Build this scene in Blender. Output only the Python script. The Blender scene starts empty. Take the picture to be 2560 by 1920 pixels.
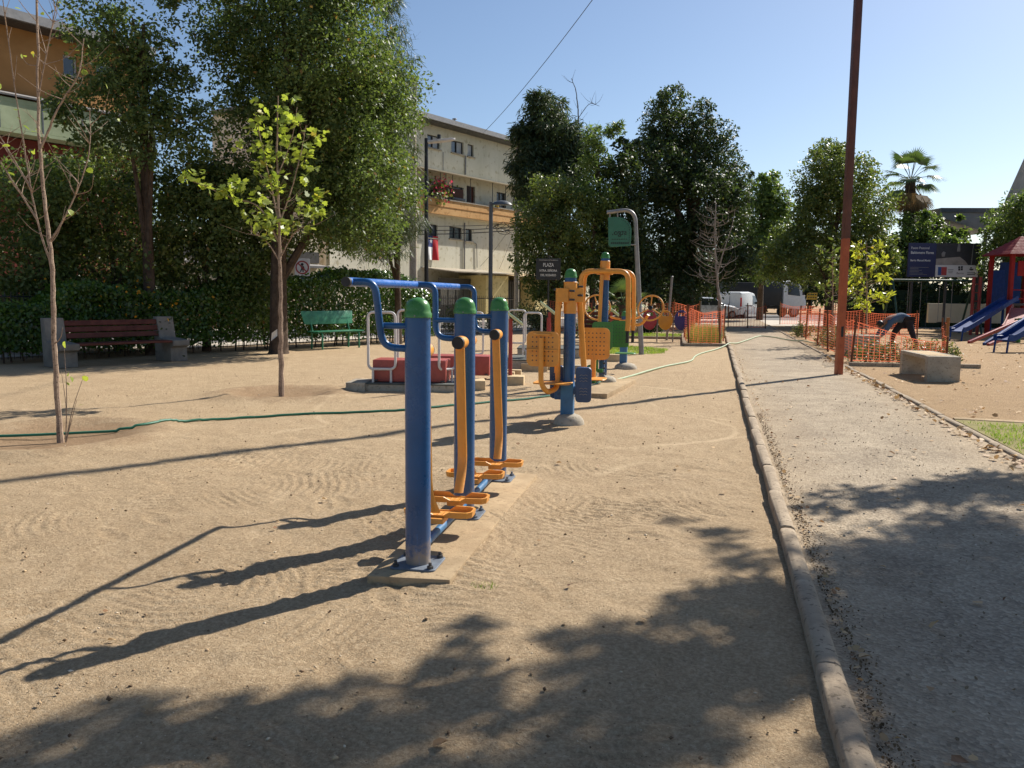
import bpy, bmesh, math, random
import numpy as np
from mathutils import Vector, Matrix, Euler
R = math.radians
PI = math.pi
SC = bpy.context.scene
COL = SC.collection
random.seed(7)

# ---------------------------------------------------------------- camera, sky, sun, exposure
cam_d = bpy.data.cameras.new('camera')
cam = bpy.data.objects.new('camera', cam_d)
COL.objects.link(cam)
cam_d.sensor_width = 36.0
cam_d.lens = 29.11
cam_d.clip_end = 3000
cam_d.clip_start = 0.05
cam.matrix_world = (Matrix.Translation((0, 0, 1.5)) @ Matrix.Rotation(R(13.6), 4, 'Z')
                    @ Matrix.Rotation(R(90 - 6.156), 4, 'X') @ Matrix.Rotation(R(0.6), 4, 'Z'))
SC.camera = cam

SUN_AZ, SUN_EL = 33.5, 38.5          # degrees right of +Y, above the horizon
world = bpy.data.worlds.new('World')
SC.world = world
world.use_nodes = True
wn = world.node_tree.nodes
sky = wn.new('ShaderNodeTexSky')
sky.sky_type = 'NISHITA'
sky.sun_disc = False
sky.sun_elevation = R(SUN_EL)
sky.sun_rotation = R(SUN_AZ)
sky.altitude = 500
sky.air_density = 1.0
sky.dust_density = 1.0
sky.ozone_density = 3.0
world.node_tree.links.new(sky.outputs[0], wn['Background'].inputs['Color'])
wn['Background'].inputs['Strength'].default_value = 0.078

sun_d = bpy.data.lights.new('sun', 'SUN')
sun_d.energy = 5.0
sun_d.angle = R(0.55)
sun_d.color = (1.0, 0.945, 0.86)
sun = bpy.data.objects.new('sun', sun_d)
COL.objects.link(sun)
sdir = Vector((math.sin(R(SUN_AZ)) * math.cos(R(SUN_EL)), math.cos(R(SUN_AZ)) * math.cos(R(SUN_EL)), math.sin(R(SUN_EL))))
sun.rotation_euler = sdir.to_track_quat('Z', 'Y').to_euler()
sun.location = sdir * 60

SC.view_settings.view_transform = 'Standard'
SC.view_settings.look = 'None'
SC.view_settings.exposure = 0.62
SC.view_settings.gamma = 1.0
SC.cycles.max_bounces = 6
SC.cycles.diffuse_bounces = 3
SC.cycles.glossy_bounces = 2
SC.cycles.transmission_bounces = 4
SC.cycles.sample_clamp_indirect = 6.0


# ---------------------------------------------------------------- materials
def srgb(r, g, b):
    f = lambda c: (c / 255 / 12.92) if c / 255 <= 0.04045 else ((c / 255 + 0.055) / 1.055) ** 2.4
    return (f(r), f(g), f(b), 1)


MATS = {}


def node_mat(name):
    m = bpy.data.materials.new(name)
    m.use_nodes = True
    nt = m.node_tree
    b = nt.nodes['Principled BSDF']
    return m, nt, b


def L(nt, a, b):
    nt.links.new(a, b)


def noise(nt, scale, detail=4, rough=0.6, vec=None, dist=0.0):
    n = nt.nodes.new('ShaderNodeTexNoise')
    n.inputs['Scale'].default_value = scale
    n.inputs['Detail'].default_value = detail
    n.inputs['Roughness'].default_value = rough
    n.inputs['Distortion'].default_value = dist
    if vec is not None:
        L(nt, vec, n.inputs['Vector'])
    return n


def ramp(nt, fac, stops):
    r = nt.nodes.new('ShaderNodeValToRGB')
    e = r.color_ramp.elements
    while len(e) > 1:
        e.remove(e[-1])
    e[0].position, e[0].color = stops[0][0], stops[0][1]
    for p, c in stops[1:]:
        x = e.new(p)
        x.color = c
    L(nt, fac, r.inputs[0])
    return r


def mixc(nt, fac, a, b, mode='MIX'):
    m = nt.nodes.new('ShaderNodeMix')
    m.data_type = 'RGBA'
    m.blend_type = mode
    for s, v in ((0, fac), (6, a), (7, b)):
        if hasattr(v, 'node') or isinstance(v, bpy.types.NodeSocket):
            L(nt, v, m.inputs[s])
        else:
            m.inputs[s].default_value = v
    return m.outputs[2]


def g4(v):
    return (v, v, v, 1)


def mul(c, k):
    return (min(1, c[0] * k), min(1, c[1] * k), min(1, c[2] * k), 1)


def coords(nt, kind='Object'):
    t = nt.nodes.new('ShaderNodeTexCoord')
    return t.outputs[kind]


def bump(nt, h, strength, dist, b, prev=None):
    n = nt.nodes.new('ShaderNodeBump')
    n.inputs['Strength'].default_value = strength
    n.inputs['Distance'].default_value = dist
    L(nt, h, n.inputs['Height'])
    if prev is not None:
        L(nt, prev, n.inputs['Normal'])
    L(nt, n.outputs[0], b.inputs['Normal'])
    return n.outputs[0]


def paint(name, col, rough=0.38, var=0.18, scale=6, spec=0.5, wear=None, bmp=0.15, metal=0.0, dust=False):
    """painted or plain solid: colour drifting a little, fine scuffs, slight orange-peel relief"""
    if name in MATS:
        return MATS[name]
    m, nt, b = node_mat(name)
    co = coords(nt)
    n1 = noise(nt, scale, 5, 0.62, co)
    r1 = ramp(nt, n1.outputs[0], [(0.3, mul(col, 1 - var)), (0.7, mul(col, 1 + var * 0.7))])
    c = r1.outputs[0]
    if wear is not None:
        n2 = noise(nt, scale * 5, 7, 0.72, co, 0.6)
        w = ramp(nt, n2.outputs[0], [(0.60, g4(0)), (0.70, g4(1))])
        c = mixc(nt, w.outputs[0], c, wear)
    if dust:
        sx = nt.nodes.new('ShaderNodeSeparateXYZ')
        L(nt, co, sx.inputs[0])
        nd = noise(nt, 9, 6, 0.7, co)
        ma = nt.nodes.new('ShaderNodeMath')
        ma.operation = 'MULTIPLY_ADD'
        L(nt, nd.outputs[0], ma.inputs[0])
        ma.inputs[1].default_value = -0.5
        L(nt, sx.outputs[2], ma.inputs[2])
        dr = ramp(nt, ma.outputs[0], [(0.0, g4(0.75)), (0.12, g4(0.08)), (0.5, g4(0.0))])
        ad = nt.nodes.new('ShaderNodeMath')
        ad.operation = 'ADD'
        L(nt, ma.outputs[0], ad.inputs[0])
        ad.inputs[1].default_value = 0.22
        L(nt, ad.outputs[0], dr.inputs[0])
        c = mixc(nt, dr.outputs[0], c, (0.36, 0.27, 0.17, 1))
        mp = nt.nodes.new('ShaderNodeMapping')
        mp.inputs['Scale'].default_value = (26, 26, 3.0)
        L(nt, co, mp.inputs['Vector'])
        ns = noise(nt, 1.6, 6, 0.75, mp.outputs[0])
        sc_ = ramp(nt, ns.outputs[0], [(0.64, g4(0)), (0.70, g4(0.55))])
        c = mixc(nt, sc_.outputs[0], c, mul(col, 2.4))
    L(nt, c, b.inputs['Base Color'])
    b.inputs['Metallic'].default_value = metal
    b.inputs['Specular IOR Level'].default_value = spec
    nr = noise(nt, scale * 2.3, 4, 0.6, co)
    rr = ramp(nt, nr.outputs[0], [(0.3, g4(max(0.05, rough - 0.1))), (0.75, g4(min(1, rough + 0.16)))])
    L(nt, rr.outputs[0], b.inputs['Roughness'])
    if bmp:
        nb = noise(nt, scale * 9, 3, 0.6, co)
        bump(nt, nb.outputs[0], bmp, 0.01, b)
    MATS[name] = m
    return m


def rough_mat(name, c1, c2, scale, bscale, bstr=0.5, bdist=0.01, rough=0.9, spots=None, streak=False):
    if name in MATS:
        return MATS[name]
    m, nt, b = node_mat(name)
    co = coords(nt)
    n1 = noise(nt, scale, 8, 0.68, co, 0.3)
    r1 = ramp(nt, n1.outputs[0], [(0.32, c1), (0.68, c2)])
    c = r1.outputs[0]
    if spots:
        n3 = noise(nt, scale * 7, 3, 0.5, co)
        s = ramp(nt, n3.outputs[0], [(0.58, g4(0)), (0.66, g4(1))])
        c = mixc(nt, s.outputs[0], c, spots)
    if streak:
        mp = nt.nodes.new('ShaderNodeMapping')
        mp.inputs['Scale'].default_value = (2.6, 2.6, 0.22)
        L(nt, co, mp.inputs['Vector'])
        n4 = noise(nt, 1.0, 6, 0.7, mp.outputs[0])
        s4 = ramp(nt, n4.outputs[0], [(0.50, g4(0)), (0.72, g4(0.4))])
        c = mixc(nt, s4.outputs[0], c, mixc(nt, 1.0, c, (0.62, 0.6, 0.56, 1), 'MULTIPLY'))
    L(nt, c, b.inputs['Base Color'])
    b.inputs['Roughness'].default_value = rough
    b.inputs['Specular IOR Level'].default_value = 0.25
    nb = noise(nt, bscale, 8, 0.7, co)
    bump(nt, nb.outputs[0], bstr, bdist, b)
    MATS[name] = m
    return m


def leaf_mat(name, c1, c2, c3=None, trans=0.35, rough=0.42, tcol=None, spec=0.5):
    if name in MATS:
        return MATS[name]
    m, nt, b = node_mat(name)
    geo = nt.nodes.new('ShaderNodeNewGeometry')
    st = [(0.0, c1), (0.6, c2)]
    st.append((0.97, c2))
    if c3:
        st.append((1.0, c3))
    oi = nt.nodes.new('ShaderNodeObjectInfo')
    rs = nt.nodes.new('ShaderNodeMath')
    rs.operation = 'ADD'
    L(nt, geo.outputs['Random Per Island'], rs.inputs[0])
    L(nt, oi.outputs['Random'], rs.inputs[1])
    fr = nt.nodes.new('ShaderNodeMath')
    fr.operation = 'FRACT'
    L(nt, rs.outputs[0], fr.inputs[0])
    r = ramp(nt, fr.outputs[0], st)
    n = noise(nt, 0.55, 3, 0.6, coords(nt))
    v = ramp(nt, n.outputs[0], [(0.3, g4(0.72)), (0.7, g4(1.2))])
    c = mixc(nt, 1.0, r.outputs[0], v.outputs[0], 'MULTIPLY')
    L(nt, c, b.inputs['Base Color'])
    b.inputs['Roughness'].default_value = rough
    b.inputs['Specular IOR Level'].default_value = spec
    t = nt.nodes.new('ShaderNodeBsdfTranslucent')
    tc = mixc(nt, 1.0, c, tcol or (1.45, 1.5, 0.8, 1), 'MULTIPLY')
    L(nt, tc, t.inputs['Color'])
    mx = nt.nodes.new('ShaderNodeMixShader')
    mx.inputs[0].default_value = trans
    L(nt, b.outputs[0], mx.inputs[1])
    L(nt, t.outputs[0], mx.inputs[2])
    L(nt, mx.outputs[0], nt.nodes['Material Output'].inputs['Surface'])
    MATS[name] = m
    return m


def dirt_material():
    m, nt, b = node_mat('raked_dirt')
    co = coords(nt)
    big = noise(nt, 0.35, 5, 0.6, co, 0.4)
    mid = noise(nt, 3.2, 8, 0.66, co, 0.5)
    fine = noise(nt, 55, 6, 0.75, co)
    c = ramp(nt, big.outputs[0], [(0.3, srgb(178, 151, 117)), (0.7, srgb(201, 175, 139))]).outputs[0]
    c = mixc(nt, 0.55, c, ramp(nt, mid.outputs[0], [(0.3, srgb(160, 134, 101)), (0.5, srgb(187, 160, 124)), (0.72, srgb(210, 184, 148))]).outputs[0])
    c = mixc(nt, 0.42, c, ramp(nt, fine.outputs[0], [(0.36, srgb(110, 88, 62)), (0.5, srgb(184, 157, 121)), (0.66, srgb(230, 208, 174))]).outputs[0])
    # coarse grit: pale and dark grains
    vo = nt.nodes.new('ShaderNodeTexVoronoi')
    vo.inputs['Scale'].default_value = 70
    L(nt, co, vo.inputs['Vector'])
    gr = ramp(nt, vo.outputs['Distance'], [(0.10, g4(1)), (0.22, g4(0))])
    gm = noise(nt, 22, 2, 0.5, co)
    gsel = ramp(nt, gm.outputs[0], [(0.53, g4(0)), (0.57, g4(1))])
    sel = mixc(nt, 1.0, gr.outputs[0], gsel.outputs[0], 'MULTIPLY')
    gc = ramp(nt, vo.outputs['Color'], [(0.3, srgb(106, 84, 60)), (0.55, srgb(205, 184, 150)), (0.8, srgb(230, 210, 180))])
    c = mixc(nt, sel, c, gc.outputs[0])
    # damp, darker soil in the watering basins round the two young trees, and pale trodden scuffs
    for (x, y, rad) in ((-6.55, 7.1, 1.05), (-6.22, 11.1, 0.95)):
        mp = nt.nodes.new('ShaderNodeMapping')
        mp.inputs['Location'].default_value = (-x, -y, 0)
        L(nt, co, mp.inputs['Vector'])
        ln = nt.nodes.new('ShaderNodeVectorMath')
        ln.operation = 'LENGTH'
        L(nt, mp.outputs[0], ln.inputs[0])
        ad = nt.nodes.new('ShaderNodeMath')
        ad.operation = 'ADD'
        L(nt, ln.outputs['Value'], ad.inputs[0])
        wob = nt.nodes.new('ShaderNodeMath')
        wob.operation = 'MULTIPLY'
        L(nt, mid.outputs[0], wob.inputs[0])
        wob.inputs[1].default_value = 0.9
        L(nt, wob.outputs[0], ad.inputs[1])
        f = ramp(nt, ad.outputs[0], [(0.0, g4(0.75)), (rad * 0.5 + 0.2, g4(0.6)), (min(1.0, rad * 0.5 + 0.55), g4(0))])
        f.inputs[0].default_value = 0
        half = nt.nodes.new('ShaderNodeMath')
        half.operation = 'MULTIPLY'
        half.inputs[1].default_value = 0.62
        L(nt, ad.outputs[0], half.inputs[0])
        L(nt, half.outputs[0], f.inputs[0])
        c = mixc(nt, f.outputs[0], c, srgb(142, 112, 83))
    c = mixc(nt, 1.0, c, (0.95, 0.965, 0.995, 1), 'MULTIPLY')
    sxx = nt.nodes.new('ShaderNodeSeparateXYZ')
    L(nt, co, sxx.inputs[0])
    side = nt.nodes.new('ShaderNodeMath')
    side.operation = 'GREATER_THAN'
    L(nt, sxx.outputs[0], side.inputs[0])
    side.inputs[1].default_value = 2.84
    c = mixc(nt, side.outputs[0], c, mixc(nt, 1.0, c, (0.84, 0.77, 0.69, 1), 'MULTIPLY'))
    # pale compacted wheel tracks and scuffs, curved lines trodden into the dirt
    for (x, y, rad, w) in ((1.3, 12.6, 1.55, 0.035), (1.15, 12.3, 2.05, 0.03), (-0.9, 9.6, 1.2, 0.03), (-3.3, 7.6, 1.35, 0.05), (-4.6, 4.2, 1.9, 0.05), (0.6, 6.6, 1.5, 0.04), (-2.2, 11.0, 3.1, 0.04)):
        mp = nt.nodes.new('ShaderNodeMapping')
        mp.inputs['Location'].default_value = (-x, -y, 0)
        L(nt, co, mp.inputs['Vector'])
        ln = nt.nodes.new('ShaderNodeVectorMath')
        ln.operation = 'LENGTH'
        L(nt, mp.outputs[0], ln.inputs[0])
        df = nt.nodes.new('ShaderNodeMath')
        df.operation = 'SUBTRACT'
        L(nt, ln.outputs['Value'], df.inputs[0])
        df.inputs[1].default_value = rad
        wob = nt.nodes.new('ShaderNodeMath')
        wob.operation = 'MULTIPLY_ADD'
        L(nt, big.outputs[0], wob.inputs[0])
        wob.inputs[1].default_value = 0.5
        L(nt, df.outputs[0], wob.inputs[2])
        sb = nt.nodes.new('ShaderNodeMath')
        sb.operation = 'SUBTRACT'
        L(nt, wob.outputs[0], sb.inputs[0])
        sb.inputs[1].default_value = 0.25
        ab = nt.nodes.new('ShaderNodeMath')
        ab.operation = 'ABSOLUTE'
        L(nt, sb.outputs[0], ab.inputs[0])
        band = ramp(nt, ab.outputs[0], [(w * 0.5, g4(1)), (w * 1.6, g4(0))])
        nz = noise(nt, 1.1, 3, 0.5, mp.outputs[0])
        nm = ramp(nt, nz.outputs[0], [(0.45, g4(0)), (0.60, g4(0.32))])
        c = mixc(nt, mixc(nt, 1.0, band.outputs[0], nm.outputs[0], 'MULTIPLY'), c, srgb(226, 202, 166))
    L(nt, c, b.inputs['Base Color'])
    b.inputs['Roughness'].default_value = 0.95
    b.inputs['Specular IOR Level'].default_value = 0.15
    # relief: grit and lumps
    bn = None
    lum = noise(nt, 14, 6, 0.68, co)
    bn = bump(nt, lum.outputs[0], 0.7, 0.03, b, bn)
    grit = noise(nt, 95, 5, 0.75, co)
    bn = bump(nt, grit.outputs[0], 1.0, 0.016, b, bn)
    bn = bump(nt, sel, 0.7, 0.010, b, bn)
    return m


def path_material():
    m, nt, b = node_mat('worn_aggregate_path')
    co = coords(nt)
    big = noise(nt, 0.5, 6, 0.62, co, 0.3)
    c = ramp(nt, big.outputs[0], [(0.3, srgb(144, 129, 110)), (0.7, srgb(170, 153, 130))]).outputs[0]
    vo = nt.nodes.new('ShaderNodeTexVoronoi')
    vo.inputs['Scale'].default_value = 60
    L(nt, co, vo.inputs['Vector'])
    st = ramp(nt, vo.outputs['Color'], [(0.2, srgb(100, 89, 76)), (0.5, srgb(154, 138, 117)), (0.85, srgb(214, 199, 174))])
    c = mixc(nt, 0.5, c, st.outputs[0])
    lane = noise(nt, 1.6, 5, 0.65, co, 0.8)
    c = mixc(nt, 0.45, c, ramp(nt, lane.outputs[0], [(0.3, srgb(126, 114, 100)), (0.5, srgb(164, 150, 130)), (0.7, srgb(196, 180, 156))]).outputs[0])
    mid = noise(nt, 6, 8, 0.7, co)
    # blown dirt lying on the surface, thickest along the two kerbs
    sx = nt.nodes.new('ShaderNodeSeparateXYZ')
    L(nt, co, sx.inputs[0])
    mr = nt.nodes.new('ShaderNodeMath')
    mr.operation = 'SUBTRACT'
    L(nt, sx.outputs[0], mr.inputs[0])
    mr.inputs[1].default_value = 1.67
    ab = nt.nodes.new('ShaderNodeMath')
    ab.operation = 'ABSOLUTE'
    L(nt, mr.outputs[0], ab.inputs[0])
    nm = nt.nodes.new('ShaderNodeMath')
    nm.operation = 'MULTIPLY_ADD'
    L(nt, mid.outputs[0], nm.inputs[0])
    nm.inputs[1].default_value = 0.9
    L(nt, ab.outputs[0], nm.inputs[2])
    ds = ramp(nt, nm.outputs[0], [(0.55, g4(0.0)), (1.0, g4(0.35))])
    md = nt.nodes.new('ShaderNodeMath')
    md.operation = 'MULTIPLY'
    md.inputs[1].default_value = 0.62
    L(nt, nm.outputs[0], md.inputs[0])
    L(nt, md.outputs[0], ds.inputs[0])
    c = mixc(nt, ds.outputs[0], c, srgb(176, 152, 120))
    L(nt, c, b.inputs['Base Color'])
    b.inputs['Roughness'].default_value = 0.95
    b.inputs['Specular IOR Level'].default_value = 0.1
    bn = bump(nt, vo.outputs['Distance'], 0.7, 0.010, b)
    gr = noise(nt, 40, 6, 0.7, co)
    bump(nt, gr.outputs[0], 0.6, 0.012, b, bn)
    return m


BLUE = paint('blue_enamel', (0.011, 0.082, 0.225, 1), 0.3, 0.2, 4, wear=(0.02, 0.10, 0.25, 1), dust=True)
LBLUE = paint('worn_blue_enamel', (0.035, 0.15, 0.31, 1), 0.4, 0.25, 5)
DUSTY = paint('dusty_blue_plate', (0.13, 0.155, 0.19, 1), 0.6, 0.35, 9, wear=(0.34, 0.27, 0.18, 1))
NAVY = paint('navy_plastic', (0.02, 0.06, 0.155, 1), 0.45, 0.2, 5)
ORANGE = paint('orange_enamel', (0.74, 0.31, 0.045, 1), 0.4, 0.14, 5, wear=(0.62, 0.25, 0.05, 1), dust=True)
GREEN = paint('green_plastic', (0.055, 0.20, 0.04, 1), 0.28, 0.12, 3, bmp=0.03)
GREEN2 = paint('green_seat_paint', (0.045, 0.19, 0.035, 1), 0.4, 0.2, 4)
BLACK = paint('black_rubber', (0.012, 0.012, 0.013, 1), 0.55, 0.2, 8)
RED = paint('red_enamel', (0.33, 0.035, 0.03, 1), 0.42, 0.22, 5, wear=(0.25, 0.06, 0.05, 1))
FADED_RED = paint('faded_red_paint', (0.36, 0.07, 0.055, 1), 0.5, 0.25, 6, wear=(0.42, 0.16, 0.13, 1))
WHITE_T = paint('white_painted_tube', (0.62, 0.59, 0.56, 1), 0.4, 0.15, 6, wear=(0.45, 0.4, 0.36, 1))
WHITE = paint('white_car_paint', (0.78, 0.78, 0.77, 1), 0.25, 0.03, 2, bmp=0)
SILVER = paint('silver_car_paint', (0.5, 0.52, 0.55, 1), 0.25, 0.05, 2, bmp=0, metal=0.3)
GALV = paint('galvanised_steel', (0.26, 0.25, 0.24, 1), 0.45, 0.2, 7, metal=0.3)
STEEL = paint('dark_steel', (0.06, 0.06, 0.062, 1), 0.5, 0.2, 7, metal=0.4)
BLACKP = paint('black_paint', (0.012, 0.012, 0.013, 1), 0.4, 0.2, 6)
GREYP = paint('grey_lamp_paint', (0.09, 0.10, 0.11, 1), 0.45, 0.2, 6)
CONC = rough_mat('cast_concrete', srgb(150, 140, 124), srgb(186, 175, 156), 3.5, 60, 0.5, 0.006, 0.9, srgb(140, 130, 112))
KERB = rough_mat('kerb_concrete', srgb(138, 122, 102), srgb(178, 160, 136), 5, 80, 0.6, 0.008, 0.92, srgb(120, 106, 88))
PAD = rough_mat('dusty_pad_concrete', srgb(150, 128, 98), srgb(184, 160, 126), 4, 70, 0.6, 0.008, 0.95, srgb(150, 128, 98))
RUBBERMAT = rough_mat('grey_rubber_mat', srgb(70, 72, 68), srgb(104, 106, 100), 3, 90, 0.3, 0.004, 0.8)
TIMBER = rough_mat('pale_timber', srgb(176, 152, 116), srgb(214, 190, 150), 5, 40, 0.4, 0.006, 0.85)
STAKE = rough_mat('round_stake_timber', srgb(120, 84, 52), srgb(162, 118, 74), 5, 40, 0.5, 0.006, 0.85)
STAKE2 = rough_mat('weathered_stake_timber', srgb(88, 56, 40), srgb(122, 78, 54), 5, 40, 0.5, 0.006, 0.85)
SLATW = rough_mat('dark_red_bench_wood', srgb(74, 38, 32), srgb(104, 60, 50), 6, 50, 0.4, 0.005, 0.7)
BARK = rough_mat('grey_brown_bark', srgb(62, 50, 42), srgb(104, 88, 74), 5, 30, 1.0, 0.04, 0.95)
PALEBARK = rough_mat('pale_young_bark', srgb(128, 108, 92), srgb(176, 154, 134), 9, 45, 0.6, 0.012, 0.9, srgb(96, 80, 66))
GREYBARK = rough_mat('silvery_bark', srgb(112, 104, 96), srgb(160, 150, 140), 9, 45, 0.6, 0.012, 0.9)
ASPH = rough_mat('street_asphalt', srgb(96, 94, 92), srgb(124, 120, 116), 1.2, 50, 0.4, 0.01, 0.9)
PAVE = rough_mat('pale_pavement', srgb(176, 166, 152), srgb(204, 194, 178), 1.2, 40, 0.3, 0.01, 0.9)
STONE = rough_mat('pebble_stone', srgb(120, 98, 74), srgb(196, 170, 134), 9, 60, 0.5, 0.01, 0.9)
BEIGE = rough_mat('cream_render', srgb(208, 203, 180), srgb(224, 219, 200), 0.5, 14, 0.25, 0.02, 0.92, srgb(192, 184, 156), True)
YELLOWW = rough_mat('pale_yellow_render', srgb(206, 186, 128), srgb(226, 208, 152), 0.6, 14, 0.25, 0.02, 0.92, srgb(190, 172, 118))
OCHRE = rough_mat('ochre_render', srgb(152, 110, 66), srgb(174, 130, 82), 0.6, 14, 0.25, 0.02, 0.92)
OCHRE2 = rough_mat('orange_balcony_render', srgb(206, 158, 102), srgb(224, 178, 120), 0.7, 14, 0.25, 0.02, 0.92, srgb(190, 142, 88), True)
PALEG = rough_mat('pale_green_panel', srgb(136, 146, 112), srgb(166, 176, 142), 1, 20, 0.2, 0.01, 0.8)
MAROON = rough_mat('maroon_render', srgb(96, 44, 38), srgb(120, 58, 50), 0.8, 14, 0.25, 0.02, 0.9)
ROOFG = rough_mat('grey_sheet_roof', srgb(128, 126, 124), srgb(156, 152, 148), 1.2, 18, 0.2, 0.01, 0.7)
ROOFSH = rough_mat('brown_shingle', srgb(176, 162, 146), srgb(206, 192, 174), 2, 30, 0.5, 0.02, 0.9)
DARKW = paint('dark_window_frame', (0.05, 0.045, 0.04, 1), 0.5, 0.2, 4)
DOORW = rough_mat('brown_door_wood', srgb(70, 40, 28), srgb(96, 58, 42), 3, 30, 0.3, 0.01, 0.7)
GLASS = paint('window_glass', (0.07, 0.085, 0.10, 1), 0.08, 0.3, 1.2, spec=0.8, bmp=0)
CARGLASS = paint('car_glass', (0.025, 0.03, 0.035, 1), 0.06, 0.2, 1, spec=0.8, bmp=0)
CURTAIN = paint('white_curtain', (0.55, 0.55, 0.53, 1), 0.8, 0.15, 4)
NET = leaf_mat('orange_safety_net', srgb(232, 122, 88), srgb(240, 136, 102), None, 0.35, 0.55, (1.2, 1.1, 1.0, 1), 0.3)
HOSE_D = paint('green_hose_rubber', (0.02, 0.15, 0.085, 1), 0.4, 0.15, 6)
HOSE_P = paint('pale_green_hose', (0.42, 0.52, 0.33, 1), 0.4, 0.12, 6)
SIGNG = paint('green_sign_panel', (0.02, 0.13, 0.07, 1), 0.35, 0.1, 5, bmp=0.03)
SIGNB = paint('black_sign_panel', (0.012, 0.013, 0.014, 1), 0.5, 0.1, 5, bmp=0.03)
LETTER = paint('white_lettering', (0.62, 0.62, 0.60, 1), 0.6, 0.05, 5, bmp=0)
LETTERD = paint('dark_lettering', (0.004, 0.02, 0.012, 1), 0.6, 0.05, 5, bmp=0)
NAVYP = paint('navy_billboard_print', (0.016, 0.022, 0.085, 1), 0.45, 0.05, 2, bmp=0)
WHITEP = paint('white_billboard_print', (0.62, 0.60, 0.58, 1), 0.5, 0.05, 2, bmp=0)
BRED = paint('print_red', (0.42, 0.05, 0.05, 1), 0.5, 0.05, 2, bmp=0)
BBLUE = paint('print_blue', (0.02, 0.08, 0.26, 1), 0.5, 0.05, 2, bmp=0)
BDARK = paint('print_dark', (0.03, 0.03, 0.035, 1), 0.5, 0.3, 3, bmp=0)
BGREY = paint('print_grey', (0.22, 0.21, 0.20, 1), 0.5, 0.3, 3, bmp=0)
BDIRT = paint('print_path', (0.33, 0.29, 0.25, 1), 0.5, 0.3, 3, bmp=0)
PURPLE = paint('violet_blue_plastic', (0.03, 0.025, 0.16, 1), 0.35, 0.1, 4, bmp=0.03)
MAGENTA = paint('crimson_plastic', (0.36, 0.02, 0.04, 1), 0.35, 0.12, 4, bmp=0.03)
YPLAST = paint('yellow_plastic', (0.66, 0.28, 0.02, 1), 0.35, 0.12, 4, bmp=0.03)
BENCHG = paint('green_bench_paint', (0.03, 0.19, 0.10, 1), 0.4, 0.22, 5, wear=(0.10, 0.26, 0.17, 1))
MINT = paint('mint_panel', (0.42, 0.58, 0.36, 1), 0.35, 0.06, 4, bmp=0.03)
SWG = paint('swing_dark_green', (0.02, 0.06, 0.035, 1), 0.4, 0.15, 4)
PBLUE = paint('playground_blue', (0.014, 0.05, 0.19, 1), 0.6, 0.2, 4, bmp=0.05, spec=0.2)
PRED = paint('playground_red', (0.27, 0.022, 0.02, 1), 0.65, 0.2, 4, spec=0.15)
FLAGW = paint('flag_white', (0.7, 0.7, 0.7, 1), 0.8, 0.05, 4)
FLAGR = paint('flag_red', (0.55, 0.02, 0.03, 1), 0.8, 0.05, 4)
FLAGB = paint('flag_blue', (0.01, 0.03, 0.16, 1), 0.8, 0.05, 4)
TAIL = paint('red_tail_lamp', (0.5, 0.01, 0.01, 1), 0.15, 0.05, 2, bmp=0)
CLOTHB = rough_mat('slate_blue_shirt', (0.06, 0.095, 0.15, 1), (0.09, 0.14, 0.21, 1), 4, 30, 0.5, 0.02, 0.9)
CLOTHD = rough_mat('dark_trouser_cloth', (0.018, 0.017, 0.022, 1), (0.034, 0.030, 0.036, 1), 4, 30, 0.5, 0.02, 0.9)
SKIN = paint('skin', (0.36, 0.18, 0.11, 1), 0.5, 0.1, 4)
HAIR = paint('dark_hair', (0.012, 0.009, 0.008, 1), 0.5, 0.2, 8)
YELLOWSIGN = paint('yellow_board', (0.62, 0.36, 0.03, 1), 0.5, 0.06, 3, bmp=0)
CREAMW = rough_mat('cream_low_wall', srgb(196, 184, 156), srgb(216, 204, 178), 0.8, 20, 0.2, 0.01, 0.9)
SHADECL = rough_mat('dark_green_shade_cloth', (0.014, 0.03, 0.018, 1), (0.022, 0.04, 0.026, 1), 2, 60, 0.3, 0.01, 0.95)


def rust_pole_material():
    m, nt, b = node_mat('oxide_painted_steel')
    co = coords(nt)
    sx = nt.nodes.new('ShaderNodeSeparateXYZ')
    L(nt, co, sx.inputs[0])
    n = noise(nt, 5, 7, 0.7, co)
    lo = ramp(nt, n.outputs[0], [(0.3, srgb(138, 66, 40)), (0.7, srgb(176, 92, 58))])
    hi = ramp(nt, n.outputs[0], [(0.3, srgb(72, 40, 32)), (0.7, srgb(98, 58, 46))])
    w = nt.nodes.new('ShaderNodeMath')
    w.operation = 'MULTIPLY_ADD'
    L(nt, n.outputs[0], w.inputs[0])
    w.inputs[1].default_value = 0.12
    L(nt, sx.outputs[2], w.inputs[2])
    st = nt.nodes.new('ShaderNodeMath')
    st.operation = 'GREATER_THAN'
    L(nt, w.outputs[0], st.inputs[0])
    st.inputs[1].default_value = 2.68
    c = mixc(nt, st.outputs[0], lo.outputs[0], hi.outputs[0])
    n2 = noise(nt, 30, 6, 0.7, co)
    s = ramp(nt, n2.outputs[0], [(0.6, g4(0)), (0.68, g4(1))])
    c = mixc(nt, s.outputs[0], c, srgb(84, 46, 34))
    L(nt, c, b.inputs['Base Color'])
    b.inputs['Roughness'].default_value = 0.5
    bump(nt, n2.outputs[0], 0.3, 0.01, b)
    return m


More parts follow.
